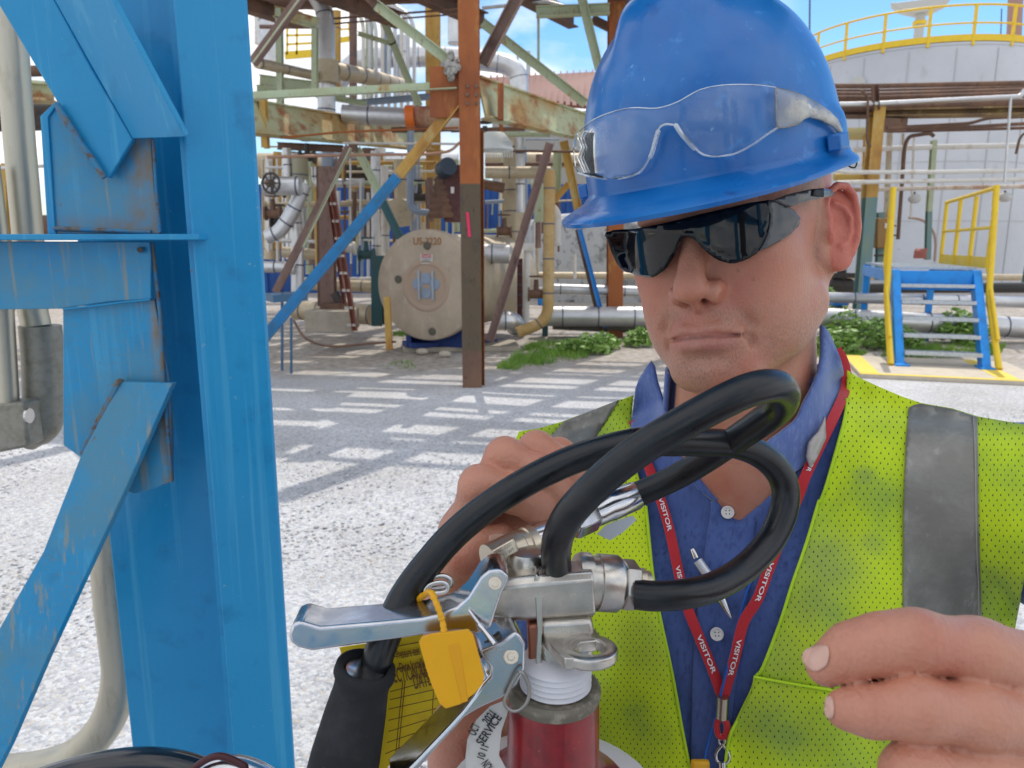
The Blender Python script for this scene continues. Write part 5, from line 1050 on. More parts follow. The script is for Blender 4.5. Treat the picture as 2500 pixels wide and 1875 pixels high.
def steel(name, a, b, wpx, dpx, prof, m, parent, up=(0, 1, 0), t=None):
    """wpx: face width in photo pixels across the member; dpx: depth in metres"""
    A, B = at(*a), at(*b); w_ = wpx*(a[2]+b[2])/2/F; d = (B-A)/np.linalg.norm(B-A)
    upv = np.cross(d, np.array([0, 1., 0])); upv /= np.linalg.norm(upv)
    tt = t or max(.008, w_*.09)
    mb = MB()
    if prof == 'I': mb.beam(A, B, w_, dpx, 'I', up=(0, 1, 0), t=tt)       # flange faces the camera
    elif prof == 'W': mb.beam(A, B, dpx, w_, 'I', up=upv, t=tt)           # web faces the camera
    elif prof == 'L': mb.beam(A, B, dpx, w_, 'J', up=upv, t=tt)
    elif prof == 'C': mb.beam(A, B, dpx, w_, 'C', up=upv, t=tt)
    else: mb.beam(A, B, dpx, w_, 'B', up=upv)
    return mb.build(name, m, parent, smooth=30)
def s3(x, y, Y): u, v = Z3(x, y); return (u, v, Y)
def s4(x, y, Y): u, v = Z4(x, y); return (u, v, Y)
def s5(x, y, Y): u, v = z5(x, y); return (u, v, Y)
def s6(x, y, Y): u, v = z6(x, y); return (u, v, Y)
def sl(x, y, Y): u, v = ZL(x, y); return (u, v, Y)
def sr(x, y, Y): u, v = ZR(x, y); return (u, v, Y)
def foot(u, Y): p = at(u, 900, Y); return np.array([p[0], Y, 0])
# ---------------- main rusty frame
FR = thing('pipe_rack', 'rusty orange column with bolted beams and mint green braces in the middle of the yard', 'steel frame', gnd(*Z4(1475, 1500)))
YM = gnd(*Z4(1475, 1512))[1]
ptop = s3(1452, -140, YM); zs = at(*s3(1460, 1240, YM))[2]; cx = (at(*s3(1452, 0, YM))[0]+at(*s4(1468, 1500, YM))[0])/2
wC = 132*.3617*YM/F; dC = .20
def colm(name, x, Y, z0, z1, w, d, m, parent, t=.016): return MB().beam((x, Y+d/2, z0), (x, Y+d/2, z1), w, d, 'I', up=(0, 1, 0), t=t).build(name, m, parent, smooth=30)
colm('column', cx, YM, zs, 4.6, wC, dC, rust_or, FR)
colm('column_base', cx, YM, .42, zs, wC, dC, rustmat('dark_olive_paint', (.11, .082, .052), (.17, .085, .045), (.06, .05, .04)), FR)
colm('column_foot', cx, YM, -.02, .42, wC, dC, rust_br, FR)
V, Fc = text_mesh('1', 1, 0, True); V = V-V.mean(0); pp_ = at(*s4(1448, 410, YM-.004)); link_mesh('spray_mark', pp_+np.stack([V[:, 0]*.22+V[:, 1]*-.03, V[:, 0]*0-.004, V[:, 1]*.36], 1), Fc, mat('pink_spray_paint', (.75, .03, .12), .7), FR)
for x in (1440, 1500):
    for y in (582, 640, 700):
        p = at(*s3(x, y, YM)); MB().cyl(p+np.array([0, .002, 0]), p-np.array([0, .022, 0]), .020, n=6).build('bolt', rust_br, FR)
steel('gusset', s3(1322, 450, YM+.06), s3(1322, 795, YM+.06), 92, .02, 'B', rust_or, FR)
steel('beam', s3(1535, 660, YM+.12), s3(2330, 885, 13.6), 72, .11, 'W', mintr, FR, t=.02)
steel('stiffener', s3(1665, 570, YM+.25), s3(1665, 810, YM+.25), 14, .14, 'B', rust_or, FR)
steel('beam', s3(-60, 785, 9.4), s3(1240, 955, 16.2), 62, .11, 'W', mintr, FR, t=.02)
steel('brace', s3(1368, 570, YM+.03), s3(-80, 645, YM+.03), 19, .09, 'L', mint, FR)
YB = YM+.05
mid = s3(975, 1178, YB); mid2 = s3(965, 1190, YB)
steel('brace', s3(1358, 695, YB), mid, 27, .10, 'L', rust_ye, FR, t=.012)
steel('brace', mid2, (575, 908, YB), 27, .10, 'L', mat('brace_blue_paint', (.012, .19, .43), .45, layers=[(5, (.02, .14, .28), .45, .65), (14, (.10, .13, .12), .6, .74)]), FR, t=.012)
steel('brace', s3(820, 30, YM+.1), s3(1330, 420, YM+.1), 21, .08, 'L', mint, FR)
steel('brace', s3(700, -90, YM+.1), s3(830, 40, YM+.1), 18, .08, 'L', rust_br, FR)
steel('brace', s3(330, -60, YM-.6), s3(-20, 420, YM-.6), 25, .10, 'L', mauve, FR)
steel('brace', s3(345, -50, YM-.62), s3(0, 425, YM-.62), 6, .03, 'B', mint, FR)
steel('brace', s3(1790, -40, YM+.1), s3(1545, 430, YM+.1), 27, .12, 'C', mauve, FR)
steel('brace', s3(2000, 960, YM+.3), s4(1590, 1200, YM+.1), 20, .10, 'L', mauve, FR)
steel('side_angle', s3(1538, 880, YM+.16), s4(1545, 1495, YM+.16), 9, .05, 'L', rust_or, FR)
rb = MB(); rng = random.Random(4)
for k in range(26): rb.sphere(at(*s3(1345+rng.gauss(0, 22), 445+rng.gauss(0, 30), YM+rng.uniform(-.05, .05))), rng.uniform(.02, .045), n=8, sc=(1, .7, rng.uniform(.8, 2)))
rb.build('rag', mat('grey_rag', (.36, .35, .32), .9, layers=[(30, (.12, .11, .09), .5, .65)], bump=[(40, .8)]), FR, smooth=80)
def frame_small(name, label, items, loc, cat='steel frame', group=None):
    o = thing(name, label, cat, loc, group)
    for it in items: steel(it[0], *it[1:], parent=o) if False else steel(it[0], it[1], it[2], it[3], it[4], it[5], it[6], o)
    return o
# ---------------- frames further back
frame_small('pipe_rack', 'rust coloured column and mint beams rising behind the left side of the hard hat', [
    ('column', (1505, -60, 12.8), (1500, 829, 12.8), 36, .25, 'I', rust_or),
    ('beam', s3(1905, 82, 12.6), s3(2400, 62, 12.6), 22, .15, 'W', mint),
    ('hanger', s3(1920, 110, 12.6), s3(1920, 432, 12.6), 6, .05, 'B', mint),
    ('brace', s3(1540, 150, 12.4), s3(2240, 700, 12.4), 19, .10, 'L', mint),
    ('brace', z7(165, -20)+(12.5,), z7(268, 400)+(12.5,), 19, .10, 'L', mint),
    ('brace', z7(225, 110)+(13.2,), z7(440, 215)+(13.2,), 17, .10, 'B', rust_br),
    ('brace', s3(2090, 950, 12.6), s3(2190, 1420, 12.6), 19, .08, 'L', rust_ye), ('brace', s3(2020, 1360, 12.7), s3(2125, 1240, 12.7), 15, .08, 'L', rust_ye),
    ('brace', s3(2050, 1030, 13), s3(2040, 1330, 13), 20, .08, 'L', mint),
    ('brace', (1415, 560, 12.5), (1478, 800, 12.5), 11, .06, 'L', brightb), ('brace', (1408, 560, 12.55), (1470, 815, 12.55), 8, .06, 'L', rust_br),
    ], foot(1500, 12.8))
frame_small('pipe_rack', 'yellowed rusty column with mint green bracing left of the tall orange column', [
    ('column', s3(1207, -120, 15.8), s4(1215, 900, 15.8), 32, .25, 'I', rust_ye), ('brace', s3(835, 40, 14), s3(940, 295, 14), 17, .08, 'L', mint), ('brace', s3(935, 285, 14), s3(1115, 715, 14), 17, .08, 'L', mint),
    ('brace', s3(700, 225, 14.1), s3(945, 300, 14.1), 9, .08, 'L', mint), ('beam', s3(640, 700, 15), s3(1270, 645, 15), 13, .12, 'W', greyp),
    ('beam', s3(780, 10, 15), s3(1170, 2, 15), 10, .12, 'W', rust_ye), ('pipe_support', s3(300, 865, 14.5), s3(1180, 880, 14.5), 8, .1, 'B', rust_br), ('pipe_support', s3(930, 878, 13.5), s3(1385, 868, 13.5), 11, .1, 'B', rust_br),
    ('brace', s3(690, 1000, 11), s3(870, 1350, 11), 20, .08, 'L', mint), ('brace', s3(850, 1330, 11.02), s4(985, 500, 11), 20, .08, 'L', tealc),
    ('beam', s3(160, 985, 13), s3(600, 1005, 13), 16, .12, 'W', rust_br), ('beam', s3(1330, 880, 13.5), s3(1830, 870, 13.5), 8, .1, 'B', rust_br), ('gusset', s3(640, 1000, 11), s3(700, 1000, 11), 18, .03, 'B', rust_br)], foot(1060, 15.8))
frame_small('pipe_rack', 'mint and brown framework at the upper left next to the blue column', [
    ('column', s3(170, 60, 12), s3(180, 760, 12), 13, .12, 'I', mint), ('column', s3(412, 180, 12), s3(410, 640, 12), 12, .12, 'I', mint), ('beam', s3(140, 80, 12), s3(430, 160, 12), 24, .12, 'W', mintr),
    ('beam', s3(40, 545, 13), s3(480, 600, 13), 26, .12, 'W', mint), ('beam', s3(20, 600, 13.5), s3(620, 640, 13.5), 16, .12, 'W', mint), ('column', s3(62, 660, 9.8), s3(80, 1000, 9.8), 14, .12, 'I', rust_ye),
    ('column', s3(840, 1050, 16), s3(860, 1280, 16), 18, .15, 'I', rust_ye), ('beam', s3(420, 640, 14), s3(760, 700, 14), 12, .12, 'W', mint)], foot(690, 12))
o = frame_small('steel_brace', 'mauve brown angle brace crossing in front of the stepladder', [('angle', s3(640, 985, 9.8), s4(140, 870, 9.8), 20, .08, 'L', mauve), ('edge', s3(655, 1000, 9.78), s4(330, 560, 9.78), 6, .03, 'B', mint)], foot(720, 9.8), 'brace')
post = thing('steel_post', 'mauve brown post on a concrete block behind the orange stepladder', 'post', foot(800, 11.5))
steel('shaft', s4(492, 20, 11.5), s4(505, 960, 11.5), 33, .2, 'I', mauve, post); steel('shaft_edge', s4(442, 20, 11.55), s4(450, 960, 11.55), 11, .1, 'B', rust_br, post)
steel('base_plate', s4(460, 955, 11.4), s4(640, 958, 11.4), 14, .3, 'B', rust_br, post); steel('bracket', s4(545, 870, 11.4), s4(585, 955, 11.4), 16, .15, 'B', dark, post)
tag(steel('concrete_block', s4(380, 1050, 11.2), s4(682, 1050, 11.2), 48, .6, 'B', concrete, None), 'rough concrete block under the mauve brown post', 'concrete block')
# ---------------- stepladder
ld = thing('stepladder', 'orange brown fibreglass stepladder leaning behind the blue brace', 'ladder', foot(860, 10.6))
orf = mat('orange_fibreglass', (.26, .085, .055), .5, layers=[(8, (.20, .07, .05), .45, .65)]); lal = mat('ladder_aluminium', (.50, .47, .42), .4, metal=.5)
steel('side_rail', sl(700, 360, 10.6), sl(885, 1520, 10.6), 12, .07, 'C', orf, ld); steel('side_rail', sl(668, 360, 10.7), sl(800, 1300, 10.7), 9, .07, 'C', orf, ld)
for k in range(8):
    y = 490+k*140; x0 = 668+(y-360)*.140; x1 = 705+(y-360)*.158; steel('rung', sl(x0, y, 10.62), sl(x1+12, y, 10.62), 6, .08, 'B', lal, ld)
# ---------------- heat exchanger
YX = 10.7; ctr = at(*s4(1160, 822, YX)); Rx = 372*.3617*YX/F
exd = np.array([.34, .94, 0]); exd /= np.linalg.norm(exd)
HX = thing('heat_exchanger', 'round tan insulated heat exchanger end lettered US-3220 on blue saddles', 'heat exchanger', np.array([ctr[0], ctr[1]+.6, 0]))
buff = mat('buff_insulation', (.46, .375, .285), .8, layers=[(2.2, (.37, .30, .225), .42, .66), (9, (.50, .42, .34), .55, .72, (1, 1, .4)), (30, (.22, .15, .10), .64, .76)], bump=[(12, .35), (60, .3)])
mb = MB(); lathe(mb, ctr, ctr+exd, [(.03, .30), (.012, .34), (.0, .385), (0, Rx-.05), (.015, Rx-.012), (.05, Rx), (.16, Rx), (.17, Rx-.06), (.171, .1)], 64); mb.build('end_cover', buff, HX, smooth=40)
mb = MB(); lathe(mb, ctr, ctr+exd, [(.03, .27), (.005, .295), (-.010, .335), (-.004, .370), (.010, .385)], 48); mb.build('nozzle_trim', mat('pinkish_buff', (.42, .31, .23), .8, bump=[(30, .4)]), HX, smooth=50)
mb = MB(); lathe(mb, ctr, ctr+exd, [(.06, .29), (.065, .001)], 40); nz_ = mb.build('nozzle', greyp, HX)
px_ = np.cross(exd, (0, 0, 1.)); px_ /= np.linalg.norm(px_); px_ *= np.sign(px_[0])
for dx, dz in ((-.15, .02), (.15, .02), (0, .10), (0, -.11)): MB().cyl(ctr+exd*.06+px_*dx*.9+np.array([0, 0, dz]), ctr-exd*.0+px_*dx*.9+np.array([0, 0, dz]), .085, n=20).build('flange_bolt', greyp, nz_, smooth=40, bevel=.01)
for ax_, sg_ in ((-.11, 1), (.11, 1)): MB().box(ctr+exd*.0+px_*ax_, (.03, .05, .42)).build('blind_bar', mat('pale_blue_grey', (.34, .40, .46), .5), nz_, bevel=.006)
mb = MB(); lathe(mb, ctr, ctr+exd, [(.17, Rx-.10), (.18, Rx-.06), (2.9, Rx-.06), (2.91, .1)], 48); mb.build('shell', tan, HX, smooth=40)
for k, (x, y) in enumerate(((1172, 553), (938, 783), (1210, 1130))):
    p = at(*s4(x, y, YX)); q = p-ctr; q -= exd*(q@exd); mb = MB(); lathe(mb, ctr+q-exd*.02, ctr+q, [(0, .001), (.0, .030), (.004, .055), (.02, .060)], 16); mb.build('bolt', mat('bolt_dark', (.10, .095, .07), .7, bump=[(60, .5)]), HX)
def on_disc(txt, c, size, m, bold=True, parent=None, dz=0):
    V, Fc = text_mesh(txt, 1, 0, bold); p = at(*s4(*c, YX)); q = p-ctr; q -= exd*(q@exd); P = ctr+q-exd*.004
    return link_mesh('lettering', P+np.outer(V[:, 0]*size, px_)+np.outer(V[:, 1]*size*1.1, (0, 0, 1)), Fc, m, parent or HX)
on_disc('US-3220', (1172, 525), .128, mat('brown_stencil', (.30, .14, .05), .8))
p = at(*s4(1167, 642, YX)); q = p-ctr; q -= exd*(q@exd); P = ctr+q
def plate(P, w, h, m, name, parent, off=.006): 
    c = [P+px_*a*w/2+np.array([0, 0, b*h/2])-exd*off for a, b in ((-1, -1), (1, -1), (1, 1), (-1, 1))]; return MB().prism(c, exd*.004).build(name, m, parent)
sg = plate(P, .19, .135, mat('sign_white', (.55, .55, .54), .5), 'warning_sign', HX, .006); plate(P+np.array([0, 0, .042]), .15, .045, mat('sign_red', (.50, .04, .06), .5), 'header', sg, .0105)
for k, tx_ in enumerate(('DANGER', 'CONFINED SPACE', 'DO NOT ENTER')):
    V, Fc = text_mesh(tx_, 1, 0, True); s_ = (.034, .019, .019)[k]; link_mesh('lettering', P-exd*.013+np.outer(V[:, 0]*s_, px_)+np.outer(V[:, 1]*s_, (0, 0, 1))+np.array([0, 0, (.042, -.002, -.032)[k]]), Fc, whitep if k == 0 else band, sg)
plate(ctr-np.array([0, 0, Rx-.02])+exd*.35, 1.0, .3, mat('navy_paint', (.008, .035, .17), .5), 'saddle', HX, 0); steel('saddle_leg', s4(1052, 1150, YX+.3), s4(1056, 1225, YX+.3), 12, .3, 'B', mat('navy_paint', (0, 0, 0)), HX); steel('base_beam', s4(1030, 1218, YX+.2), s4(1720, 1205, YX+1.2), 12, .3, 'B', mat('navy_paint', (0, 0, 0)), HX)
tag(steel('short_post', s4(898, 900, YX-.1), s4(915, 1258, YX-.25), 15, .09, 'I', rust_ye, None), 'short yellow rusted leg left of the round exchanger end', 'post')
tag(MB().prism([gnd(*Z4(x, y))+np.array([0, 0, .0]) for x, y in ((1010, 1275), (1800, 1265), (1760, 1215), (1000, 1220))], (0, 0, .07)).build('foundation_slab', concrete, None, bevel=.01), 'low stained concrete slab under the exchanger', 'slab')
# ---------------- pipes, left half
pipe('duct', 'vertical silver insulated pipe at the upper left beside the blue column', [s3(400, -60, 13), s3(485, 80, 13), s3(490, 760, 13)], 20, silver, bands=.75, R=.35)
pipe('pipe_tee', 'tan insulated tee joint on the vertical silver pipe', [s3(500, 410, 12.9), s3(500, 560, 12.9)], 25, tan)
pipe('pipe', 'tan insulated pipe sloping right from the tee joint', [s3(540, 475, 12.95), s3(780, 520, 14), s3(1010, 580, 16)], 17, tan, bands=.55)
pipe('pipe', 'brown stained pipe sloping left from the tee joint', [s3(450, 520, 12.95), s3(20, 425, 11.5)], 11, tan, bands=.6)
pipe('duct', 'thick silver duct curving down above the red metal roof', [s3(560, 560, 24), s3(700, 395, 24), s3(1300, 378, 24), s3(1700, 430, 24), s3(1790, 500, 24), s3(1790, 800, 24)], 22, silver, bands=.8, R=1.0)
pipe('duct', 'tall slim silver stack behind the orange column top', [s3(1350, -40, 26), s3(1350, 300, 26)], 14, silver, bands=1)
for k in range(9):
    x = 738+k*43; y0 = 120+ (k % 3)*12
    pipe('sample_line', ('leftmost', 'second', 'third', 'fourth', 'middle', 'sixth', 'seventh', 'eighth', 'rightmost')[k]+' of the nine thin vertical silver lines standing in a row', [s3(x-220, y0-150-k*2, 17), s3(x-30, y0-40, 17), s3(x, y0+50, 17), s3(x, 740, 17)], 4.2, silver if k % 3 else whitep, group='row of thin vertical silver lines', n=8, R=.4)
pipe('pipe', 'silver insulated horizontal pipe with a grey saddle', [s3(600, 770, 12), s3(1040, 792, 12)], 21, silver, bands=.8)
pipe('ring_flange', 'bright orange flange ring on the silver horizontal pipe', [s3(1025, 788, 11.95), s3(1082, 785, 11.95)], 25, mat('orange_paint', (.72, .16, .02), .5), cat='flange')
pipe('pipe', 'rusty pipe piece between the orange flange and the orange column', [s3(1085, 785, 12), s3(1240, 790, 12)], 23, rustmat('red_rust', (.28, .09, .05), (.40, .24, .15), (.16, .06, .04)))
pipe('pipe', 'off white pipe end just left of the orange column', [s3(1240, 805, 12), s3(1400, 815, 12)], 22, whitep)
pipe('pipe', 'grey blue painted pipe with a bend above the exchanger', [s3(1058, 880, 11.8), s3(1052, 1425, 11.8), s3(1200, 1438, 11.8)], 8, greyp, R=.20)
pipe('pipe', 'thin pinkish brown line crossing in front of the rusted beam', [s3(90, 1060, 9.5), s3(700, 1045, 10.5), s3(1200, 1040, 11), s3(1330, 1020, 11), s3(1390, 960, 11)], 3.4, mat('salmon_pipe', (.44, .25, .17), .6), R=.3, n=8)
pipe('pipe', 'thin whitish line just above the pinkish brown line', [s3(600, 965, 11.5), s3(1400, 972, 11.5)], 2.6, whitep, n=8)
pipe('pipe', 'thin rusty tie line across the rusted beam', [s3(180, 930, 10), s3(600, 890, 10.4), s3(1380, 862, 10.6)], 2.6, rust_or, n=8)
pipe('pipe', 'small brown line across the sky behind the mint braces', [s3(540, 125, 13), s3(1380, 62, 13)], 2.4, rust_br, n=8)
pipe('pipe', 'second small brown line across the sky below the first', [s3(540, 160, 13), s3(1380, 95, 13)], 2.0, rust_br, n=8)
pipe('pipe', 'pale grey line running into the upper right from the orange column', [s3(1540, 55, 13), s3(1980, 10, 13), s3(2100, 45, 13)], 4, silver, n=8)
pipe('insulated_vessel', 'small silver insulated vessel with a round hand wheel beside the blue column', [sl(150, 345, 9.6), sl(430, 345, 9.6), sl(445, 345, 9.6)], 22, silver, cat='vessel', bands=.28, R=.01)
pipe('pipe', 'silver pipe sloping down from the small insulated vessel', [sl(480, 330, 9.8), sl(380, 560, 9.8), sl(270, 720, 9.8), sl(170, 760, 9.8)], 17, silver, bands=.22)
vw = thing('valve', 'dark rusty valve with a round hand wheel on the small silver vessel', 'valve', at(*sl(190, 330, 9.5)))
def handwheel(name, c, r, m, parent, nrm=(0, 1, 0), sp=4):
    c = np.asarray(c, float); nrm = np.asarray(nrm, float); nrm /= np.linalg.norm(nrm); x = np.cross(nrm, (0, 0, 1.) if abs(nrm[2]) < .9 else (1., 0, 0)); x /= np.linalg.norm(x); y = np.cross(nrm, x); mb = MB()
    P = [c+r*(cos(a)*x+sin(a)*y) for a in np.arange(21)*2*pi/20]; mb.tube(P, r*.13, 8, caps=False)
    for k in range(sp): a = k*pi/sp; mb.cyl(c+r*(cos(a)*x+sin(a)*y), c-r*(cos(a)*x+sin(a)*y), r*.08, n=6)
    return mb.build(name, m, parent, smooth=50)
handwheel('hand_wheel', at(*sl(205, 322, 9.35)), .12, dark, vw, (.3, 1, 0)); MB().cyl(at(*sl(150, 325, 9.6)), at(*sl(210, 322, 9.45)), .05).build('stem', rust_br, vw)
pipe('pipe', 'upright silver pipe behind the mauve brace at lower left', [sl(330, 40, 12), sl(345, 300, 12)], 10, silver, bands=.5)
pipe('pipe', 'upright silver pipe standing above the blue frame at lower left', [sl(420, 850, 10.4), sl(420, 1200, 10.4)], 15, silver, bands=.45)
pipe('pipe', 'blue grey pipe running up to the silver standpipe at lower left', [sl(395, 520, 12.5), sl(425, 860, 12.5)], 14, silver, bands=.5)
pipe('pipe', 'grey horizontal pipe end beside the blue column at lower left', [sl(150, 1000, 10.2), sl(300, 1000, 10.2), sl(400, 1020, 10.2)], 14, silver, bands=.3)
pipe('vessel', 'khaki insulated drum hanging above the small silver vessel', [sl(440, 120, 12), sl(440, 290, 12)], 18, mat('khaki_jacket', (.34, .32, .22), .6, bump=[(20, .3)]), cat='vessel', bands=.5)
pipe('pipe', 'bent silver pipe beside the top of the stepladder', [sl(560, 190, 12.2), sl(570, 330, 12.2), sl(640, 350, 12.2)], 9, silver, bands=.3)
pipe('pipe', 'dark silver pipe running right behind the stepladder top', [sl(640, 330, 14), sl(960, 315, 14)], 9, silver, bands=.7)
pipe('pipe', 'long dull pipe crossing behind the stepladder at half height', [sl(160, 500, 13), sl(700, 492, 13), sl(1250, 480, 13)], 6.5, tan, n=10, flange=(0, 1))
pipe('pipe', 'second long dull pipe behind the blue brace at half height', [sl(480, 500, 15), sl(1194, 470, 15), s4(1170, 250, 15)], 6, silver, n=10)
pipe('pipe', 'fat tan insulated pipe lying low behind the concrete block', [s4(280, 985, 13.2), s4(800, 1020, 12.6)], 24, tan, bands=.35)
pipe('pipe', 'tan insulated pipe at knee height behind the stepladder', [s4(300, 810, 14), s4(820, 830, 13.8)], 14, tan, bands=.5)
pipe('pipe', 'white pipe above the tan insulated pipe behind the stepladder', [s4(330, 780, 14.5), s4(810, 778, 14.5)], 5, whitep, n=8)
pipe('pipe', 'buff pipe bend glimpsed behind the mauve brace', [sl(300, 880, 13), sl(580, 900, 13)], 13, tan, bands=.7)
pipe('pipe', 'white capped pipe stub in front of the blue wall', [sl(690, 850, 12), sl(880, 850, 12)], 10, whitep, n=12, flange=(-1,))
pipe('pipe', 'vertical silver pipe left of the round exchanger end', [s3(820, 1020, 12.4), s4(825, 640, 12.4), s4(850, 760, 12.4)], 11, silver, bands=.6)
pipe('pipe', 'vertical white pipe behind the silver pipe near the exchanger', [s3(880, 1120, 13.5), s4(890, 600, 13.5)], 9, whitep, bands=.8)
pipe('pipe', 'pale vertical pipe rising behind the grey blue bend', [s3(990, 1080, 14), s4(1000, 420, 14)], 17, tan, bands=.7)
pipe('vessel', 'tan dished drum end left above the exchanger', [s4(975, 330, 12.6), s4(1010, 330, 13.4)], 33, tan, cat='vessel', bands=0)
tag(steel('pump_stand', s4(835, 620, 12), s4(838, 1090, 12), 26, .25, 'I', tealc, None), 'dark teal post left of the round exchanger end', 'post')
for k, (x, y0, y1) in enumerate(((190, 870, 1395), (252, 1040, 1415))): tag(steel('thin_post', s4(x, y0, 8.9), s4(x, y1, 8.9), 5, .03, 'B', mat('slate_blue_paint', (.06, .14, .24), .6), None), ('thin blue leg nearest the blue column', 'thin blue leg second from the blue column')[k], 'leg', 'thin blue legs of the low bench')
tag(steel('low_bench', s4(100, 905, 9.0), s4(330, 890, 9.2), 18, .5, 'B', mat('slate_blue_paint', (0, 0, 0)), None), 'low slate blue bench top beside the blue column', 'bench')
pipe('hose', 'brown hose lying on the ground in front of the concrete block', [s4(270, 1060, 11), s4(340, 1190, 10.6), s4(520, 1240, 10.3), s4(760, 1215, 10.4), s4(960, 1200, 10.5)], 3, rust_br, cat='hose', R=.3, n=8)
pm_ = thing('pump', 'dark red pump body with tall rusty valve just above the exchanger', 'pump', at(*s3(1300, 1500, 11.4)))
steel('motor', s3(1345, 1120, 11.4), s3(1345, 1500, 11.4), 38, .35, 'B', mat('oxblood_paint', (.085, .028, .028), .6, layers=[(8, (.13, .06, .045), .5, .7)]), pm_); steel('name_plate', s3(1340, 1262, 11.2), s3(1340, 1305, 11.2), 8, .01, 'B', whitep, pm_)
mb = MB(); a = at(*s3(1255, 1190, 11.3)); b = at(*s3(1265, 1490, 11.3)); lathe(mb, a, b, [(k*.05, .05+.035*(k % 2)+.012*k) for k in range(13)], 16); mb.build('bonnet', rust_br, pm_, smooth=40)
MB().cyl(at(*s3(1275, 1150, 11.2)), at(*s3(1315, 1120, 11.0)), .13, n=16).build('gauge', mat('dark_gauge', (.03, .05, .08), .4), pm_, smooth=40, bevel=.01)
lfx = thing('area_light', 'white finned floodlight hanging right of the orange column', 'light fixture', at(*s3(1630, 960, 9.6)))
a = at(*s3(1622, 890, 9.6)); mb = MB(); lathe(mb, a, a+DN, [(0, .02), (.01, .12), (.10, .20), (.22, .24), (.23, .20)], 28); mb.build('housing', mat('pale_fixture', (.62, .66, .66), .4), lfx, smooth=40)
for k in range(12): t_ = -1+2*k/11; p = at(*s3(1652+t_*90, 1008, 9.6-.18*math.sqrt(1-t_*t_*.9))); MB().box(p, (.012, .05, .19)).build('cooling_fin', mat('pale_fixture', (0, 0, 0)), lfx)
steel('hanger', s3(1660, 800, 9.7), s3(1690, 1000, 9.5), 9, .05, 'B', rust_or, lfx)
# ---------------- pipes between the orange column and the hard hat
pipe('column_pipe', 'upright tan and silver vessel with many bands right of the orange column', [s3(1755, 925, 13.5), s4(1762, 640, 13.5)], 26, tan, cat='vessel', bands=.36)
pipe('pipe', 'slim bright silver pipe in front of the banded upright vessel', [s3(1795, 930, 12.9), s4(1800, 330, 12.9)], 11, silver, bands=.5)
pipe('pipe', 'yellow brown pipe dropping to a bend near the green weeds', [s3(1995, 1150, 11), s4(1985, 1060, 11), s4(1780, 1140, 11)], 14, mat('ochre_jacket', (.42, .27, .10), .6, layers=[(3, (.50, .38, .20), .45, .65), (12, (.25, .14, .06), .6, .75)], bump=[(20, .3)]), bands=.5, R=.38)
pipe('pipe', 'white vertical pipe with a square cap right of the exchanger', [s4(1845, 560, 11.6), s4(1835, 1100, 11.6)], 8, whitep, n=12)
tag(steel('square_cover', s4(1815, 560, 11.55), s4(1890, 560, 11.55), 18, .12, 'B', whitep, None), 'white square cap on the vertical pipe right of the exchanger', 'cap')
pipe('pipe', 'dark red vertical pipe beside the white capped pipe', [s4(1795, 640, 11.7), s4(1795, 1100, 11.7)], 7, mat('oxblood_pipe', (.10, .03, .03), .6), n=10, bands=.16)
pipe('pipe', 'silver pipe stub joining the right side of the exchanger', [s4(1540, 605, 11.3), s4(1725, 610, 11.3)], 23, silver, bands=.3)
pipe('pipe', 'silver elbow low on the right side of the exchanger', [s4(1640, 1060, 11.2), s4(1740, 1055, 11.2), s4(1780, 1110, 11.4)], 24, silver, bands=.25, R=.2)
pipe('pipe', 'pale brown horizontal pipe right of the orange column', [s3(1560, 1165, 12.6), s3(2000, 1165, 12.6)], 14, tan, bands=.8)
pipe('pipe', 'rust brown pipe under the pale brown horizontal pipe', [s3(1540, 1240, 12.9), s3(1690, 1270, 12.9)], 12, rust_br)
pipe('pipe', 'mint green vent pipe with a bent top beside the yellow brown pipe', [s3(1870, 1255, 11.3), s3(1925, 1250, 11.3), s3(1925, 1500, 11.3)], 13, mint, R=.12)
pipe('pipe', 'small white vertical pipe against the stained grey tank', [s4(2165, 610, 14), s4(2165, 775, 14)], 4, whitep, n=8)
pipe('pipe', 'white bend seen beside the hard hat rim', [(1350, 505, 13), (1362, 520, 13), (1362, 600, 13)], 8, whitep, n=10)
pipe('pipe', 'rusty thin line low beside the orange column', [s3(1540, 1015, 12.4), s3(2200, 1025, 12.4)], 3, rust_br, n=8)
pipe('pipe', 'mint thin line high beside the orange column', [s3(1700, 905, 12.2), s3(2000, 905, 12.2)], 6, mint, n=8)
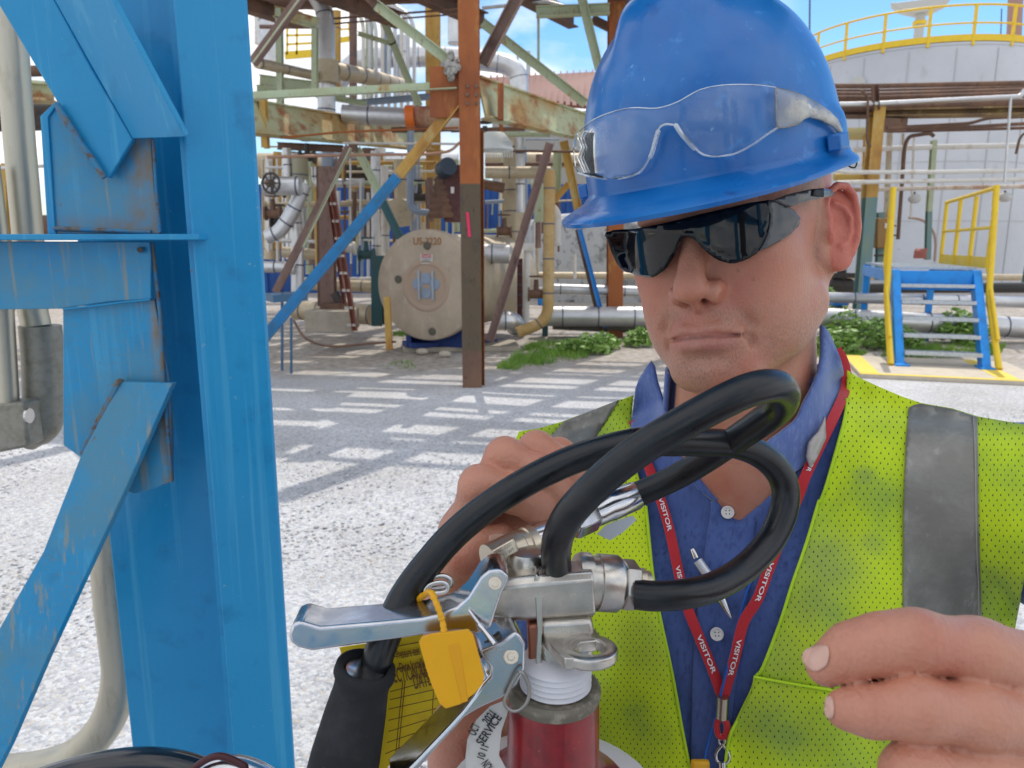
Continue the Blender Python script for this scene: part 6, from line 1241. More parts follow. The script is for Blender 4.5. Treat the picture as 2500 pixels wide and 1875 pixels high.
# a few upright and crossing small lines that fill the tangle
rng = random.Random(11)
mm = [silver, tan, rust_br, whitep, rust_ye, mauve, mint, greyp]
spots = [(100, 1090, 1700), (145, 1120, 1600), (235, 1020, 1500), (300, 1040, 1640), (600, 1100, 1250), (650, 1400, 1900), (700, 1420, 1850), (735, 1250, 1900), (770, 1300, 1880), (905, 1250, 1560), (945, 1100, 1700), (1110, 1240, 1560), (1150, 1100, 1500), (1580, 1350, 1560), (1612, 1360, 1450), (1655, 1340, 1560), (1890, 1500, 1900), (1910, 1480, 1940), (2060, 1180, 1700)]
CN = {silver.name: 'silver', tan.name: 'tan', rust_br.name: 'brown', whitep.name: 'off white', rust_ye.name: 'yellow rusted', mauve.name: 'mauve', mint.name: 'mint green', greyp.name: 'grey blue'}; used = {}
def zlab(kind, x, k, m_, y=0):
    pl = [(200, 'next to the blue column'), (420, 'left of the stepladder'), (660, 'behind the stepladder'), (860, 'between stepladder and exchanger'), (1050, 'above the left of the exchanger'), (1400, 'left of the orange column'), (1700, 'just right of the orange column'), (2000, 'between orange column and yellow brown pipe'), (9e9, 'beside the hard hat')]
    w_ = [t_ for q_, t_ in pl if x < q_][0]; h_ = '' if kind == 'upright' else ('high ' if y < 600 else ('low ' if y > 1350 else ''))
    b_ = f'thin {h_}{CN[m_.name]} {kind} line {w_}'; n_ = used.get(b_, 0); used[b_] = n_+1
    return b_ if not n_ else b_.replace('thin', ('second', 'third', 'fourth', 'fifth', 'sixth')[min(n_-1, 4)]+' thin')
for k, (x, y0, y1) in enumerate(spots): pipe('instrument_line', zlab('upright', x, k, mm[k % 8]), [s3(x, y0, 14.6+.15*k), s3(x+rng.uniform(-8, 8), y1, 14.6+.15*k)], rng.choice([1.8, 2.6, 3.6]), mm[k % 8], group='thin upright lines in the piping tangle', n=8)
spots += [(rng.uniform(60, 1380), rng.uniform(1020, 1300), rng.uniform(1450, 1900)) for _ in range(30)]+[(rng.uniform(1560, 2150), rng.uniform(980, 1200), rng.uniform(1400, 1700)) for _ in range(10)]
for k, (x, y0, y1) in list(enumerate(spots))[19:]: pipe('instrument_line', zlab('upright', x, k, mm[k % 8]), [s3(x, y0, 12+.13*(k-19)), s3(x+rng.uniform(-8, 8), y1, 12+.13*(k-19))], rng.choice([2.4, 3.6, 5, 7]), mm[k % 8], group='thin upright lines in the piping tangle', n=8)
NS0 = len(spots); spots += [(90+k*95+rng.uniform(-30, 30), rng.uniform(1000, 1060), rng.uniform(1600, 1900)) for k in range(9)]+[(560+k*110, rng.uniform(20, 250), rng.uniform(560, 720)) for k in range(5)]
for k, (x, y0, y1) in list(enumerate(spots))[NS0:]: pipe('process_line', zlab('upright', x, k, mm[k % 8]).replace('thin', 'thick'), [s3(x, y0, 16.5+.1*(k-NS0)), s3(x, y1, 16.5+.1*(k-NS0))], rng.choice([9, 12, 15]), mm[k % 8], bands=.7, group='thick upright lines in the piping tangle', n=12)
hs = [(80, 1130, 560), (80, 1240, 500), (560, 1230, 1240), (620, 1360, 1290), (560, 1100, 1240), (1560, 1365, 1690), (1560, 1110, 2200), (80, 1390, 470), (90, 1620, 420), (850, 1160, 1380), (1540, 1560, 1780), (2010, 1360, 2200), (100, 990, 620), (1560, 940, 2060), (540, 40, 860), (40, 180, 430), (30, 95, 150)]
hs += [(rng.uniform(60, 700), rng.uniform(1020, 1650), rng.uniform(720, 1380)) for _ in range(14)]+[(60, rng.uniform(1020, 1600), rng.uniform(250, 600)) for _ in range(8)]
for k, (x0, y, x1) in enumerate(hs): pipe('instrument_line', zlab('level', (x0+x1)/2, k, mm[(k*3) % 8], y), [s3(x0, y, 14.2+.13*k), s3(x1, y+rng.uniform(-14, 14), 14.2+.13*k)], rng.choice([2, 3, 4.6]), mm[(k*3) % 8], group='thin level lines in the piping tangle', n=8)
for k, (x, y, Y, m_) in enumerate(((250, 1290, 12.5, rust_br), (360, 1060, 12.8, dark), (130, 1440, 12, rust_br), (1690, 1560, 12.8, rust_br), (1560, 960, 11, dark), (1470-350, 1330, 13, dark), (760, 1720, 12.2, tealc), (170, 1500, 12.3, dark), (1905, 1985, 11.4, rust_br))):
    v_ = thing('valve', ('rusty gate valve in the piping tangle', 'dark gate valve in the piping tangle')[m_ is dark], 'valve', at(*s3(x, y, Y)), 'small gate valves in the piping tangle'); v_['label'] = ['rusty gate valve left of the stepladder top', 'dark gate valve high on the left under the rusted beam', 'rusty gate valve low beside the blue column', 'rusty gate valve on the banded upright vessel', 'dark gate valve under the white floodlight', 'dark gate valve above the exchanger', 'teal gate valve left of the exchanger end', 'dark gate valve lowest beside the blue column', 'rusty gate valve near the silver elbow by the weeds'][k]
    c = at(*s3(x, y, Y)); mb = MB(); mb.cyl(c-np.array([.12, 0, 0]), c+np.array([.12, 0, 0]), .07, n=12); mb.cyl(c-np.array([.13, 0, 0]), c-np.array([.10, 0, 0]), .11, n=12); mb.cyl(c+np.array([.10, 0, 0]), c+np.array([.13, 0, 0]), .11, n=12); mb.cyl(c, c+np.array([0, 0, .22]), .05, .035, n=10); mb.build('body', m_, v_, smooth=40)
    handwheel('hand_wheel', c+np.array([0, 0, .27]), .10, m_, v_, (0, 0, 1), 3)
pipe('process_vessel', 'long tan horizontal vessel under the rusted beam at left', [s3(40, 1120, 19), s3(560, 1130, 19)], 30, tan, cat='vessel', bands=1.2)
pipe('process_vessel', 'dark vessel end right of the mauve brace', [s3(590, 1130, 17), s3(800, 1130, 17)], 24, dark, cat='vessel')
pipe('process_vessel', 'silver horizontal vessel behind the pump', [s3(880, 1110, 18), s3(1380, 1100, 18)], 24, silver, cat='vessel', bands=.9)
pipe('process_vessel', 'tan upright vessel behind the pump and orange column', [s3(1110, 1100, 17), s3(1115, 1560, 17)], 22, tan, cat='vessel', bands=.7)
pipe('process_vessel', 'silver upright vessel left of the stepladder', [s3(270, 1040, 16), s3(285, 1750, 16)], 24, silver, cat='vessel', bands=.7)
pipe('process_vessel', 'pale upright vessel next to the blue column', [s3(110, 1060, 17), s3(120, 1750, 17)], 20, tan, cat='vessel', bands=.8)
pipe('process_vessel', 'grey tan horizontal vessel right of the orange column', [s3(1560, 1075, 18), s3(2300, 1085, 18)], 17, tan, cat='vessel', bands=1)
# ---------------- buildings at the back
bw = thing('blue_building', 'dark blue metal clad building behind the piping', 'building', np.array([-1.5, 24, 0]))
MB().box((-2.2, 24.5, 1.7), (16, 1, 3.4)).build('wall', bluew, bw)
xs = np.arange(-10, 5.6, .42); mb = MB()
for x in xs: mb.box((x, 23.96, 1.7), (.10, .09, 3.36))
o = mb.build('cladding_ribs', bluew, bw)
rf = thing('red_roofed_building', 'building with a rust red ribbed metal roof left of the hard hat', 'building', np.array([3.5, 40, 0]))
def rr_(x, y, Y): return at(*s3(x, y, Y))
e0 = rr_(1560, 690, 34); e1 = rr_(2500, 752, 34); t0 = rr_(1600, 538, 42); t1 = rr_(2500, 488, 42); redm = mat('red_metal_roof', (.19, .058, .038), .7, layers=[(.6, (.15, .048, .034), .4, .65)])
MB().prism([e0, e1, t1, t0], (0, 0, .12)).build('roof', redm, rf)
mb = MB()
for k in range(22): a_ = k/21; mb.beam(e0+(e1-e0)*a_+np.array([0, 0, .19]), t0+(t1-t0)*a_+np.array([0, 0, .19]), .07, .12, 'B')
mb.build('roof_ribs', redm, rf)
MB().box(((e0[0]+e1[0])/2, 35.0, e0[2]/2-.15), (abs(e1[0]-e0[0])-.6, 1.5, e0[2]-.35)).build('wall', mat('grey_tan_wall', (.34, .33, .30), .8), rf)
for k, (x, y0, y1, Y, r_) in enumerate(((1780, 300, 520, 60, 2.6), (1852, 345, 520, 62, 5))): pipe('distant_stack', ('thin distant mast above the red roof', 'pale distant column above the red roof')[k], [s3(x, y0, Y), s3(x, y1+200, Y)], r_, mat('pale_grey_steel', (.45, .48, .50), .8), cat='stack', n=8)  # distant stacks in one even pale grey
pf = thing('yellow_platform', 'distant yellow access platform with railings at the upper left', 'platform', at(*s3(300, 380, 30)))
for (x0, y0, x1, y1, w_) in ((210, 375, 400, 360, 20), (220, 300, 400, 290, 5), (220, 240, 400, 235, 5), (225, 190, 225, 370, 5), (290, 190, 290, 370, 5), (395, 190, 395, 360, 5), (200, 130, 390, 120, 5), (550, 275, 650, 262, 14), (555, 200, 650, 195, 4), (640, 150, 648, 262, 4), (560, 160, 560, 262, 4)): steel('rail', s3(x0, y0, 30), s3(x1, y1, 30), w_*.8, .06, 'B', yel, pf)
pipe('distant_column', 'pale silver process column at the far upper left', [s3(110, -40, 34), s3(110, 420, 34)], 26, silver, cat='column', bands=2.2)
pipe('distant_column', 'bright silver process column behind the yellow platform', [s3(60, -40, 40), s3(60, 300, 40)], 18, whitep, cat='column', bands=2.2)
pipe('pipe', 'silver pipe rack line entering at the top left', [s3(20, 10, 20), s3(180, 20, 20), s3(420, 40, 20)], 9, silver, bands=1.2)
# left strip seen between conduit and blue frame
tag(steel('beam', (-60, 215, 9.0), (130, 228, 9.0), 42, .3, 'W', mintr, None, t=.03), 'rusted cream beam glimpsed between the conduit and the blue gusset', 'beam')
pipe('pipe', 'dark pipe below the cream beam at the far left', [(-60, 290, 9.5), (140, 285, 9.5)], 30, dark)
pipe('pipe', 'rust pipe above the cream beam at the far left', [(-60, 178, 9.5), (140, 172, 9.5)], 12, rust_br)
pipe('pipe', 'thin white pipe at the far left behind the conduit', [(-60, 412, 9), (140, 404, 9)], 4, whitep, n=8)
tag(steel('post', (18, 400, 9.6), (22, 760, 9.6), 12, .15, 'I', rust_ye, None), 'yellow rusted post at the far left edge', 'post')
pipe('pipe', 'grey brown pipe low at the far left edge', [(-60, 560, 10), (140, 548, 10)], 24, rust_br)
# ---------------- right: storage tank
TKC = None
dirc = at(2243, 80, 1.0)-CAMP; dirc[2] = 0; dirc /= np.linalg.norm(dirc); D0 = 32.0; TR = 4.6; TC = np.array([0, 0, 0.])+dirc*(D0+TR)
pt = at(2243, 117, 1.0)-CAMP; TH_ = HC+pt[2]/np.linalg.norm(pt[:2])*D0
tank = thing('storage_tank', 'large pale grey storage tank with yellow railing round its domed roof', 'storage tank', TC)
tankm = mat('tank_paint', (.58, .60, .64), .5, layers=[(.22, (.50, .52, .56), .4, .62), (1.6, (.36, .32, .30), .62, .80, (1, 1, .30)), (7, (.24, .21, .19), .66, .78)], bump=[(2, .1)])
mb = MB(); lathe(mb, TC, TC-DN, [(0, TR), (TH_, TR), (TH_+.02, TR+.03), (TH_+.10, TR+.03), (TH_+.12, TR-.05)], 120); mb.build('shell', tankm, tank, smooth=40)
mb = MB(); lathe(mb, TC, TC-DN, [(TH_+.10, TR), (TH_+.35, TR*.80), (TH_+.62, TR*.55), (TH_+.92, TR*.30), (TH_+1.15, TR*.10), (TH_+1.2, .01)], 96); mb.build('roof', tankm, tank, smooth=60)
def tang(deg): a = math.atan2(-dirc[1], -dirc[0])+radians(deg); return np.array([cos(a), sin(a), 0])
for k, dg in enumerate((-62, -40, -22, -3, 16, 34, 52)): p = TC+tang(dg)*(TR+.012); MB().box(p+np.array([0, 0, TH_/2]), (.03, .03, TH_-.2)).build('seam', mat('tank_seam', (.48, .48, .49), .7), tank)
for zf in (.28, .53, .78):
    mb = MB(); lathe(mb, TC+np.array([0, 0, TH_*zf]), TC+np.array([0, 0, TH_*zf+1]), [(0, TR), (.0, TR+.012), (.03, TR+.012), (.03, TR)], 120); mb.build('course_seam', mat('tank_seam', (0, 0, 0)), tank, smooth=40)
for hh, rr2 in ((.62, .035), (1.22, .042)):
    P = [TC+tang(d)*(TR+.0)+np.array([0, 0, TH_+.1+hh]) for d in np.linspace(-180, 180, 121)]; MB().tube(P, rr2, 8, caps=False).build('railing', yel, tank, smooth=60)
mb = MB(); lathe(mb, TC+np.array([0, 0, TH_+.12]), TC+np.array([0, 0, TH_+1.12]), [(0, TR+.02), (0, TR+.05), (.22, TR+.05), (.22, TR+.02)], 120); mb.build('toe_board', yel, tank, smooth=40)
for k in range(20):
    d = -180+18*k+4; p = TC+tang(d)*(TR+.02)+np.array([0, 0, TH_]); MB().box(p+np.array([0, 0, .65]), (.09, .09, 1.35)).build('railing_post', yel, tank)
vt = TC+np.array([0, 0, TH_+1.12]); mb = MB(); lathe(mb, vt, vt-DN, [(0, .19), (.9, .19), (1.3, .19)], 24); vp = mb.build('vent', mat('vent_grey', (.50, .50, .48), .5), tank, smooth=40)
vc = vt+np.array([0, 0, 1.35]); sx_ = np.cross(dirc, (0, 0, 1.))
MB().loft([np.array([vc+sx_*s*1.15+np.array([0, 0, .45]), vc+sx_*s*.80+np.array([0, 0, 0]), vc+sx_*s*.24+np.array([0, 0, -.2]), vc-sx_*s*.24+np.array([0, 0, -.2]), vc-sx_*s*.80, vc-sx_*s*1.15+np.array([0, 0, .30]), vc-sx_*s*.80+np.array([0, 0, .28]), vc+sx_*s*.80+np.array([0, 0, .28])])+dirc*q for q, s in ((-.4, 1), (.4, 1))]).build('vent_head', mat('vent_grey', (0, 0, 0)), vp, bevel=.03)
mb = MB(); lathe(mb, vt+np.array([0, 0, .75]), vt+np.array([0, 0, 1.75]), [(0, .19), (0, .27), (.14, .27), (.14, .19)], 24); mb.build('vent_ring', yel, vp)
p = TC+tang(-24)*(TR+.05)+np.array([0, 0, TH_-1.0]); MB().cyl(p-dirc*.15, p+dirc*.1, .28, n=20).build('manhole', mat('vent_grey', (0, 0, 0)), tank, smooth=40, bevel=.03)
p = TC+tang(-33)*(TR+.05)+np.array([0, 0, 2.6])
# round manway low on the tank
pm = at(*sr(760, 1160, 33.0)); 
tag(steel('distant_mast', s5(256, -60, 50), s5(250, 700, 50), 3, .1, 'B', band, None), 'thin dark mast against the sky left of the tank railing', 'mast')
pipe('distant_stack', 'tall brownish pink stack at the top right corner', [s5(1925, -80, 62), s5(1905, 420, 62)], 15, mat('pink_brown_stack', (.40, .24, .20), .7), cat='stack', n=20)
tag(steel('lamp_mast', s5(1810, 70, 50), s5(1797, 420, 50), 1.8, .06, 'B', band, None), 'slender lamp mast beside the brownish pink stack', 'mast')
# stained smaller tank seen left of the man's cheek
t2 = thing('stained_tank', 'grey tank with dark grime stains seen left of the man', 'storage tank', at(1390, 700, 20)*np.array([1, 1, 0])+np.array([1.1, 2.2, 0]))
c2 = wl(t2).copy(); mb = MB(); lathe(mb, c2, c2-DN, [(0, 2.3), (2.05, 2.3), (2.25, 2.1), (2.4, 1.4), (2.5, .05)], 64); mb.build('shell', mat('grimy_tank', (.40, .41, .42), .6, layers=[(1.4, (.17, .17, .17), .50, .62), (5, (.08, .08, .08), .55, .68)]), t2, smooth=50)
# ---------------- right: pipe rack in front of the tank
YR = 14.6
rk = thing('pipe_rack', 'brown rusted pipe rack on a yellow and teal post in front of the grey tank', 'pipe rack', gnd(*z6(640, 1030)))
pA = at(*sr(485, 30, YR)); pM = at(*sr(460, 850, YR)); xpost = at(*sr(455, 800, YR))[0]
colm('post', xpost, YR, pM[2], at(*sr(480, 180, YR))[2], .52*.42, .2, rust_ye, rk); colm('post_base', xpost, YR, -.02, pM[2], .52*.42, .2, tealg, rk)
steel('beam', sr(520, 235, YR+.25), sr(1700, 215, YR-1.0), 18, .3, 'W', rustmat('ochre_rust', (.22, .14, .06), (.13, .075, .045), (.40, .30, .13)), rk, t=.03)
steel('beam', sr(150, 230, YR+.3), sr(560, 232, YR+.25), 20, .3, 'W', rust_br, rk, t=.03)
steel('beam_bracket', sr(520, 320, YR+.1), sr(690, 320, YR+.1), 28, .2, 'B', rust_br, rk)
steel('post_cap', sr(470, 20, YR-.02), sr(480, 210, YR-.02), 13, .1, 'C', rust_br, rk)
def rp(label, L, r, m, **k): return pipe('pipe', label, [sr(x, y, YR+dy) for x, y, dy in L], r, m, **k)
rp('dark brown pipe along the top of the rack before the tank', [(-400, 30, .6), (480, 30, .4), (1700, 5, 0)], 5.5, rust_br, R=.1)
rp('second brown pipe near the top of the rack', [(-400, 82, 1.2), (480, 92, 1.1), (1700, 55, .8)], 5, rust_br, R=.1)
rp('third brown pipe on the rack top', [(-400, 112, .9), (480, 115, .8), (1700, 80, .6)], 4.5, rust_br, R=.1)
rp('fourth thin brown pipe on the rack top', [(-400, 60, 1.6), (480, 62, 1.5), (1700, 32, 1.4)], 3, rust_br, R=.1, n=8)
rp('khaki pipe just under the rack top', [(100, 132, 1.4), (480, 128, 1.3), (1700, 95, 1.2)], 6, rust_br, R=.1)
rp('bright silver pipe running along the rack', [(-400, 180, .1), (480, 160, 0), (1545, 108, -.4), (1575, 60, -.4)], 5.5, silver, R=.08)
rp('brown pipe just under the bright silver pipe', [(-400, 205, .3), (480, 195, .2), (1700, 150, -.2)], 9, rust_br, R=.1)
rp('dark conduit bent under the rack beam', [(560, 340, 0), (1180, 305, 0), (1300, 265, 0), (1700, 250, -.2)], 4, rust_br, R=.3)
rp('brown conduit just under the bent conduit', [(560, 345, .3), (1200, 330, .3), (1700, 300, .3)], 4, rust_br, R=.1)
rp('third brown conduit below the rack beam', [(560, 365, .5), (1200, 350, .5), (1700, 335, .5)], 3.6, rust_br, R=.1)
rp('pale cream pipe across the tank at mid height', [(310, 500, .8), (900, 480, .8), (1700, 465, .8)], 6, whitep, R=.1, bands=0)
rp('upper of two white pipes crossing the post', [(180, 648, -.3), (250, 665, -.3), (900, 665, -.3), (1700, 650, -.3)], 5, whitep, R=.1)
rp('lower of two white pipes crossing the post', [(190, 742, -.3), (480, 735, -.3), (1700, 715, -.3)], 5.2, whitep, R=.1)
rp('rust flecked white pipe below the two white pipes', [(150, 800, .4), (860, 782, .4), (1700, 768, .4)], 5, rustmat('rust_flecked_white', (.60, .52, .44), (.46, .30, .20), (.28, .14, .08)), R=.1)
rp('curved brown conduit dropping in front of the tank', [(905, 400, .5), (880, 378, .5), (720, 400, .5), (690, 470, .5), (670, 740, .5), (640, 1160, .5)], 4.4, rust_br, R=.3)
rp('thin vertical brown conduit left of the rack post', [(370, 60, -.1), (420, 110, -.1), (410, 430, -.1), (440, 480, -.1)], 3, rust_br, R=.2, n=8)
rp('thin pale vertical pipe hanging from the rack at right', [(1472, 110, -1.2), (1450, 420, -1.2), (1425, 740, -1.2)], 3, silver, R=.1, n=8)
rp('thin curved conduit at the right edge before the tank', [(1620, 350, .4), (1540, 400, .4), (1510, 530, .4)], 3, rust_br, R=.3, n=8)
for k, (x, r, m_) in enumerate(((370, 3, rust_ye), (390, 2.4, rust_ye), (412, 2.6, tan), (555, 7, rustmat('rust_streaked_cream', (.52, .47, .36), (.45, .24, .10), (.30, .13, .05))), (655, 3, tan), (735, 3, whitep))): rp(('thin ochre riser left of the rack post', 'second thin ochre riser left of the rack post', 'tan riser touching the rack post', 'rust streaked cream riser behind the junction box', 'thin tan riser right of the cream riser', 'thin white riser right of the rack post')[k], [(x+25, 380, .9), (x, 1000, .9)], r, m_, n=8)
rp('buff pipe bend behind the junction box', [(420, 380, 1), (240, 385, 1)], 14, mat('faded_yellow', (.55, .47, .22), .7))
rp('yellow pipe piece behind the hat between two white pipes', [(170, 700, 1), (420, 700, 1)], 8, mat('dull_yellow', (.55, .38, .10), .7))
s_ = thing('support_post', 'slim mint and teal post in front of the tank beyond the stair', 'post', foot(2275, 15.4))
steel('upper_shaft', sr(905, 430, 15.4), sr(868, 955, 15.4), 11, .1, 'I', mint, s_); steel('lower_shaft', sr(868, 955, 15.4), sr(858, 1310, 15.4), 11, .1, 'I', tealg, s_)
s_ = thing('support_post', 'slim teal post holding the rusty junction box', 'post', foot(2155, 15.0)); steel('shaft', sr(512, 960, 15.0), sr(500, 1460, 15.0), 15, .12, 'I', tealg, s_)
tag(steel('support_post', (2560, 400, 15.6), (2505, 690, 15.6), 14, .12, 'I', tealg, None), 'teal post at the right edge before the tank', 'post')
jb = thing('junction_box', 'rusty square junction box beside the teal post', 'junction box', at(*sr(540, 1220, YR+.2)))
MB().prism([at(*sr(x, y, YR+.1)) for x, y in ((485, 1225), (590, 1232), (606, 1015), (590, 1002), (488, 1002))], AWAY*.18).build('box', rustmat('box_rust', (.30, .17, .06), (.22, .12, .05), (.36, .25, .10)), jb, bevel=.03)
MB().prism([at(*sr(x, y, YR+.09)) for x, y in ((545, 1040), (592, 1040), (590, 1080), (545, 1080))], AWAY*.01).build('label_plate', whitep, jb)
for y in (1060, 1130, 1278, 1338): MB().cyl(at(*sr(465, y, YR+.2)), at(*sr(625 if y < 1200 else 595, y, YR+.2)), .018, n=8).build('conduit_stub', dark, jb)
tg = pipe('hose_loop', 'faint brown hose loop hanging on the tank side', [sr(720, 1000, 16.5), sr(820, 1010, 16.5), sr(900, 1090, 16.5), sr(920, 1180, 16.5), sr(910, 1320, 16.5)], 3, mat('pale_brown_hose', (.36, .26, .20), .7), cat='hose', R=.6, n=8)
hr = thing('cable_coil', 'coil of faded red cable on the post behind the stair platform', 'coil', at(*sr(800, 1300, 15.2)))
for k in range(8): x = 762+k*11; MB().tube([at(*sr(x, 1298, 15.2)), at(*sr(x+6, 1250-6*math.sin(k), 15.15)), at(*sr(x+16, 1232, 15.2))], .022, 6).build('turn', mat('faded_red', (.36, .12, .10), .7), hr, smooth=60)
for k, (x, y) in enumerate(((763, 860), (1430, 850))):
    g_ = thing('sprinkler_head', ('small round fitting hanging below the rust flecked pipe at centre', 'small round fitting hanging beside the right stair rail')[k], 'fitting', at(*sr(x, y, 15))); MB().cyl(at(*sr(x, y-50, 15)), at(*sr(x, y, 15)), .02, n=8).build('stem', rust_br, g_); MB().sphere(at(*sr(x, y, 15)), .12, sc=(1, 1, .8)).build('head', mat('vent_grey', (0, 0, 0)), g_, smooth=60)
# low pipes behind the stair
pipe('pipe', 'silver insulated pipe at waist height behind the blue stair', [(1330, 705, 12.9), (2010, 726, 12.6), (2620, 740, 12.2)], 13, silver, bands=.55)
pipe('pipe', 'fat silver insulated pipe close to the ground behind the stair', [(1330, 772, 12.5), (2010, 776, 12.3), (2620, 806, 11.9)], 25, silver, bands=.60)
pipe('pipe', 'dark grey pipe low on the ground right of the exchanger', [s4(2020, 1045, 12.8), (1600, 790, 12.8)], 27, mat('dark_jacket', (.20, .19, .17), .5, metal=.4), bands=.6)
pipe('pipe', 'black pipe lying behind the silver pipes under the tank', [(1980, 703, 16), (2620, 702, 16)], 13, mat('black_jacket', (.035, .033, .032), .5))
pipe('pipe', 'pale pipe strip running at the foot of the grey tank', [(1300, 672, 19), (2620, 678, 19)], 8, tan)
pipe('pipe', 'thin white pipe right of the exchanger at knee height', [s4(1860, 855, 13.6), (1600, 712, 13.6)], 9, whitep)
for k, (u, Y) in enumerate(((2035, 12.9), (1330, 12.9))): 
    s_ = thing('pipe_support', ('bright blue pipe support among the green weeds', 'blue pipe support left of the man')[k], 'pipe support', foot(u, Y)); MB().box(foot(u, Y)+np.array([0, 0, .62]), (.26, .22, .16)).build('saddle', brightb, s_, bevel=.01); MB().box(foot(u, Y)+np.array([0, 0, .27]), (.10, .10, .54)).build('leg', tealc, s_)
v_ = thing('valve', 'black valve block on the dark pipe behind the man\'s ear', 'valve', at(2055, 690, 15.4)); mb = MB(); mb.cyl(at(2055, 720, 15.4), at(2055, 640, 15.4), .12, .08, n=12); mb.cyl(at(2020, 695, 15.4), at(2090, 700, 15.4), .16, n=14); mb.box(at(2055, 672, 15.4), (.42, .3, .10)); mb.build('body', dark, v_, smooth=40); handwheel('hand_wheel', at(2057, 637, 15.4), .16, dark, v_, (0, 0, 1), 3)
# ---------------- crossover stair
p0 = gnd(*z6(880, 1362)); p1 = gnd(*z6(1558, 1392)); EXs = (p1-p0); pw = np.linalg.norm(EXs); EXs /= pw; EYs = np.array([-EXs[1], EXs[0], 0.]); OS = (p0+p1)/2; a_s = math.atan2(EXs[1], EXs[0])
RS = np.array([EXs, EYs, [0, 0, 1.]]).T
def LS(x, y, z): return OS+RS@np.array([x, y, z], float)
run = 1.0; tp_ = LS(0, run, 0); r_ = ray(*z6(1240, 630)); zt = HC+r_[2]*(np.linalg.norm(tp_[:2])/np.linalg.norm(r_[:2])); zt = float(zt); hw = pw/2-.03
st = thing('crossover_stair', 'blue crossover stair with grated treads and yellow handrails before the tank', 'stair', OS)
def sbox(mb, c, size): return mb.box(LS(*c), size, R=RS)
for x in (-hw, hw):
    MB().loft([np.array([LS(x-.05, -.02, 0), LS(x+.05, -.02, 0), LS(x+.05, .20, 0), LS(x-.05, .20, 0)]), np.array([LS(x-.05, run-.12, zt), LS(x+.05, run-.12, zt), LS(x+.05, run+.10, zt), LS(x-.05, run+.10, zt)])]).build('stringer', brightb, st, bevel=.004)
    sbox(MB(), (x-.01*np.sign(x), .07, .062), (.17, .28, .02)).build('foot_plate', brightb, st)
galv = mat('galvanised_grating', (.50, .54, .58), .45, metal=.6, layers=[(30, (.38, .42, .46), .45, .65)], bump=[(60, .3)])
w_ = 2*hw-.10
for k in range(1, 6):
    f = k/6.; c = np.array([0, run*f+.02, zt*f]); mb = MB()
    for j in range(7): sbox(mb, c+np.array([0, -.10+.033*j, 0]), (w_, .006, .034))
    for j in range(10): sbox(mb, c+np.array([-w_/2+w_*j/9, 0, .002]), (.006, .20, .03))
    sbox(mb, c+np.array([0, -.115, 0]), (w_, .022, .045)); mb.build('tread', galv, st)
DL = 2.4; mb = MB()
for j in range(int(DL/.04)): sbox(mb, (0, run+.04*j, zt+.02), (2*hw+.04, .008, .035))
for j in range(12): sbox(mb, (-hw+2*hw*j/11, run+DL/2, zt+.018), (.008, DL, .03))
mb.build('platform_grating', galv, st)
sbox(MB(), (0, run-.13, zt-.14), (w_, .02, .26)).build('fascia', brightb, st, bevel=.003)
for x in (-hw-.02, hw+.02): sbox(MB(), (x, run+DL/2+.06, zt-.10), (.05, DL, .16)).build('platform_beam', brightb, st)
for x in (-hw, hw): sbox(MB(), (x, run+DL-.1, zt/2), (.09, .09, zt)).build('leg', brightb, st)
def rl(L, r, x, name='handrail'): return MB().tube(elbow_path([LS(x, y, z) for y, z in L], .08), r, 10).build(name, yel, st, smooth=60)
rt = zt+1.02
for sgn in (-1, 1):
    x = sgn*(hw+.12)
    rl([(.0, .10), (run*.62, zt*.62+.80*0+.0+.22), (run-.02, rt+.10)], .034, x) if False else None
    rl([(-.02, .06), (run-.30, zt-.36), (run-.06, rt+.08)], .040, x, 'rail_post')
    rl([(-.02+.20, .40), (run-.02, zt+.10), (run-.06, rt+.05)], .026, x+sgn*.01)
    if sgn > 0:
        rl([(run-.06, rt+.05), (run+DL, rt-.02)], .028, x); rl([(run-.06, zt+.56), (run+DL, zt+.54)], .024, x, 'mid_rail')
        for k in range(1, 4): rl([(run+DL*k/3-.04, zt), (run+DL*k/3-.04, rt-.01)], .030, x, 'rail_post')
        sbox(MB(), (x, run+DL/2, zt+.10), (.012, DL, .15)).build('toe_board', yel, st)
pd = thing('concrete_pad', 'concrete pad with yellow painted edges under the blue stair', 'concrete pad', OS)
q0 = RS.T@(gnd(*z6(600, 1425))-OS); q1 = RS.T@(gnd(*z6(1830, 1485))-OS); q3 = RS.T@(gnd(*z6(665, 1290))-OS); fy = (q0[1]+q1[1])/2; by = q3[1]; lx = q0[0]; rx = q1[0]+.25
sbox(MB(), ((lx+rx)/2, (fy+by)/2, .025), (rx-lx, by-fy, .05)).build('slab', mat('pale_concrete', (.56, .49, .39), .9, layers=[(5, (.48, .42, .34), .42, .65), (40, (.40, .35, .29), .6, .72)], bump=[(60, .3)]), pd, bevel=.006)
for (cx_, cy_, sx2, sy2) in (((lx+rx)/2, fy+.05, rx-lx-.01, .09), (lx+.12, (fy+by)/2+.05, .22, by-fy-.12), (rx-.40, (fy+by)/2+.05, .22, by-fy-.12)): sbox(MB(), (cx_, cy_, .051), (sx2, sy2, .006)).build('yellow_edge', mat('pad_yellow', (.78, .56, .06), .7, layers=[(20, (.66, .50, .16), .55, .7)]), pd)
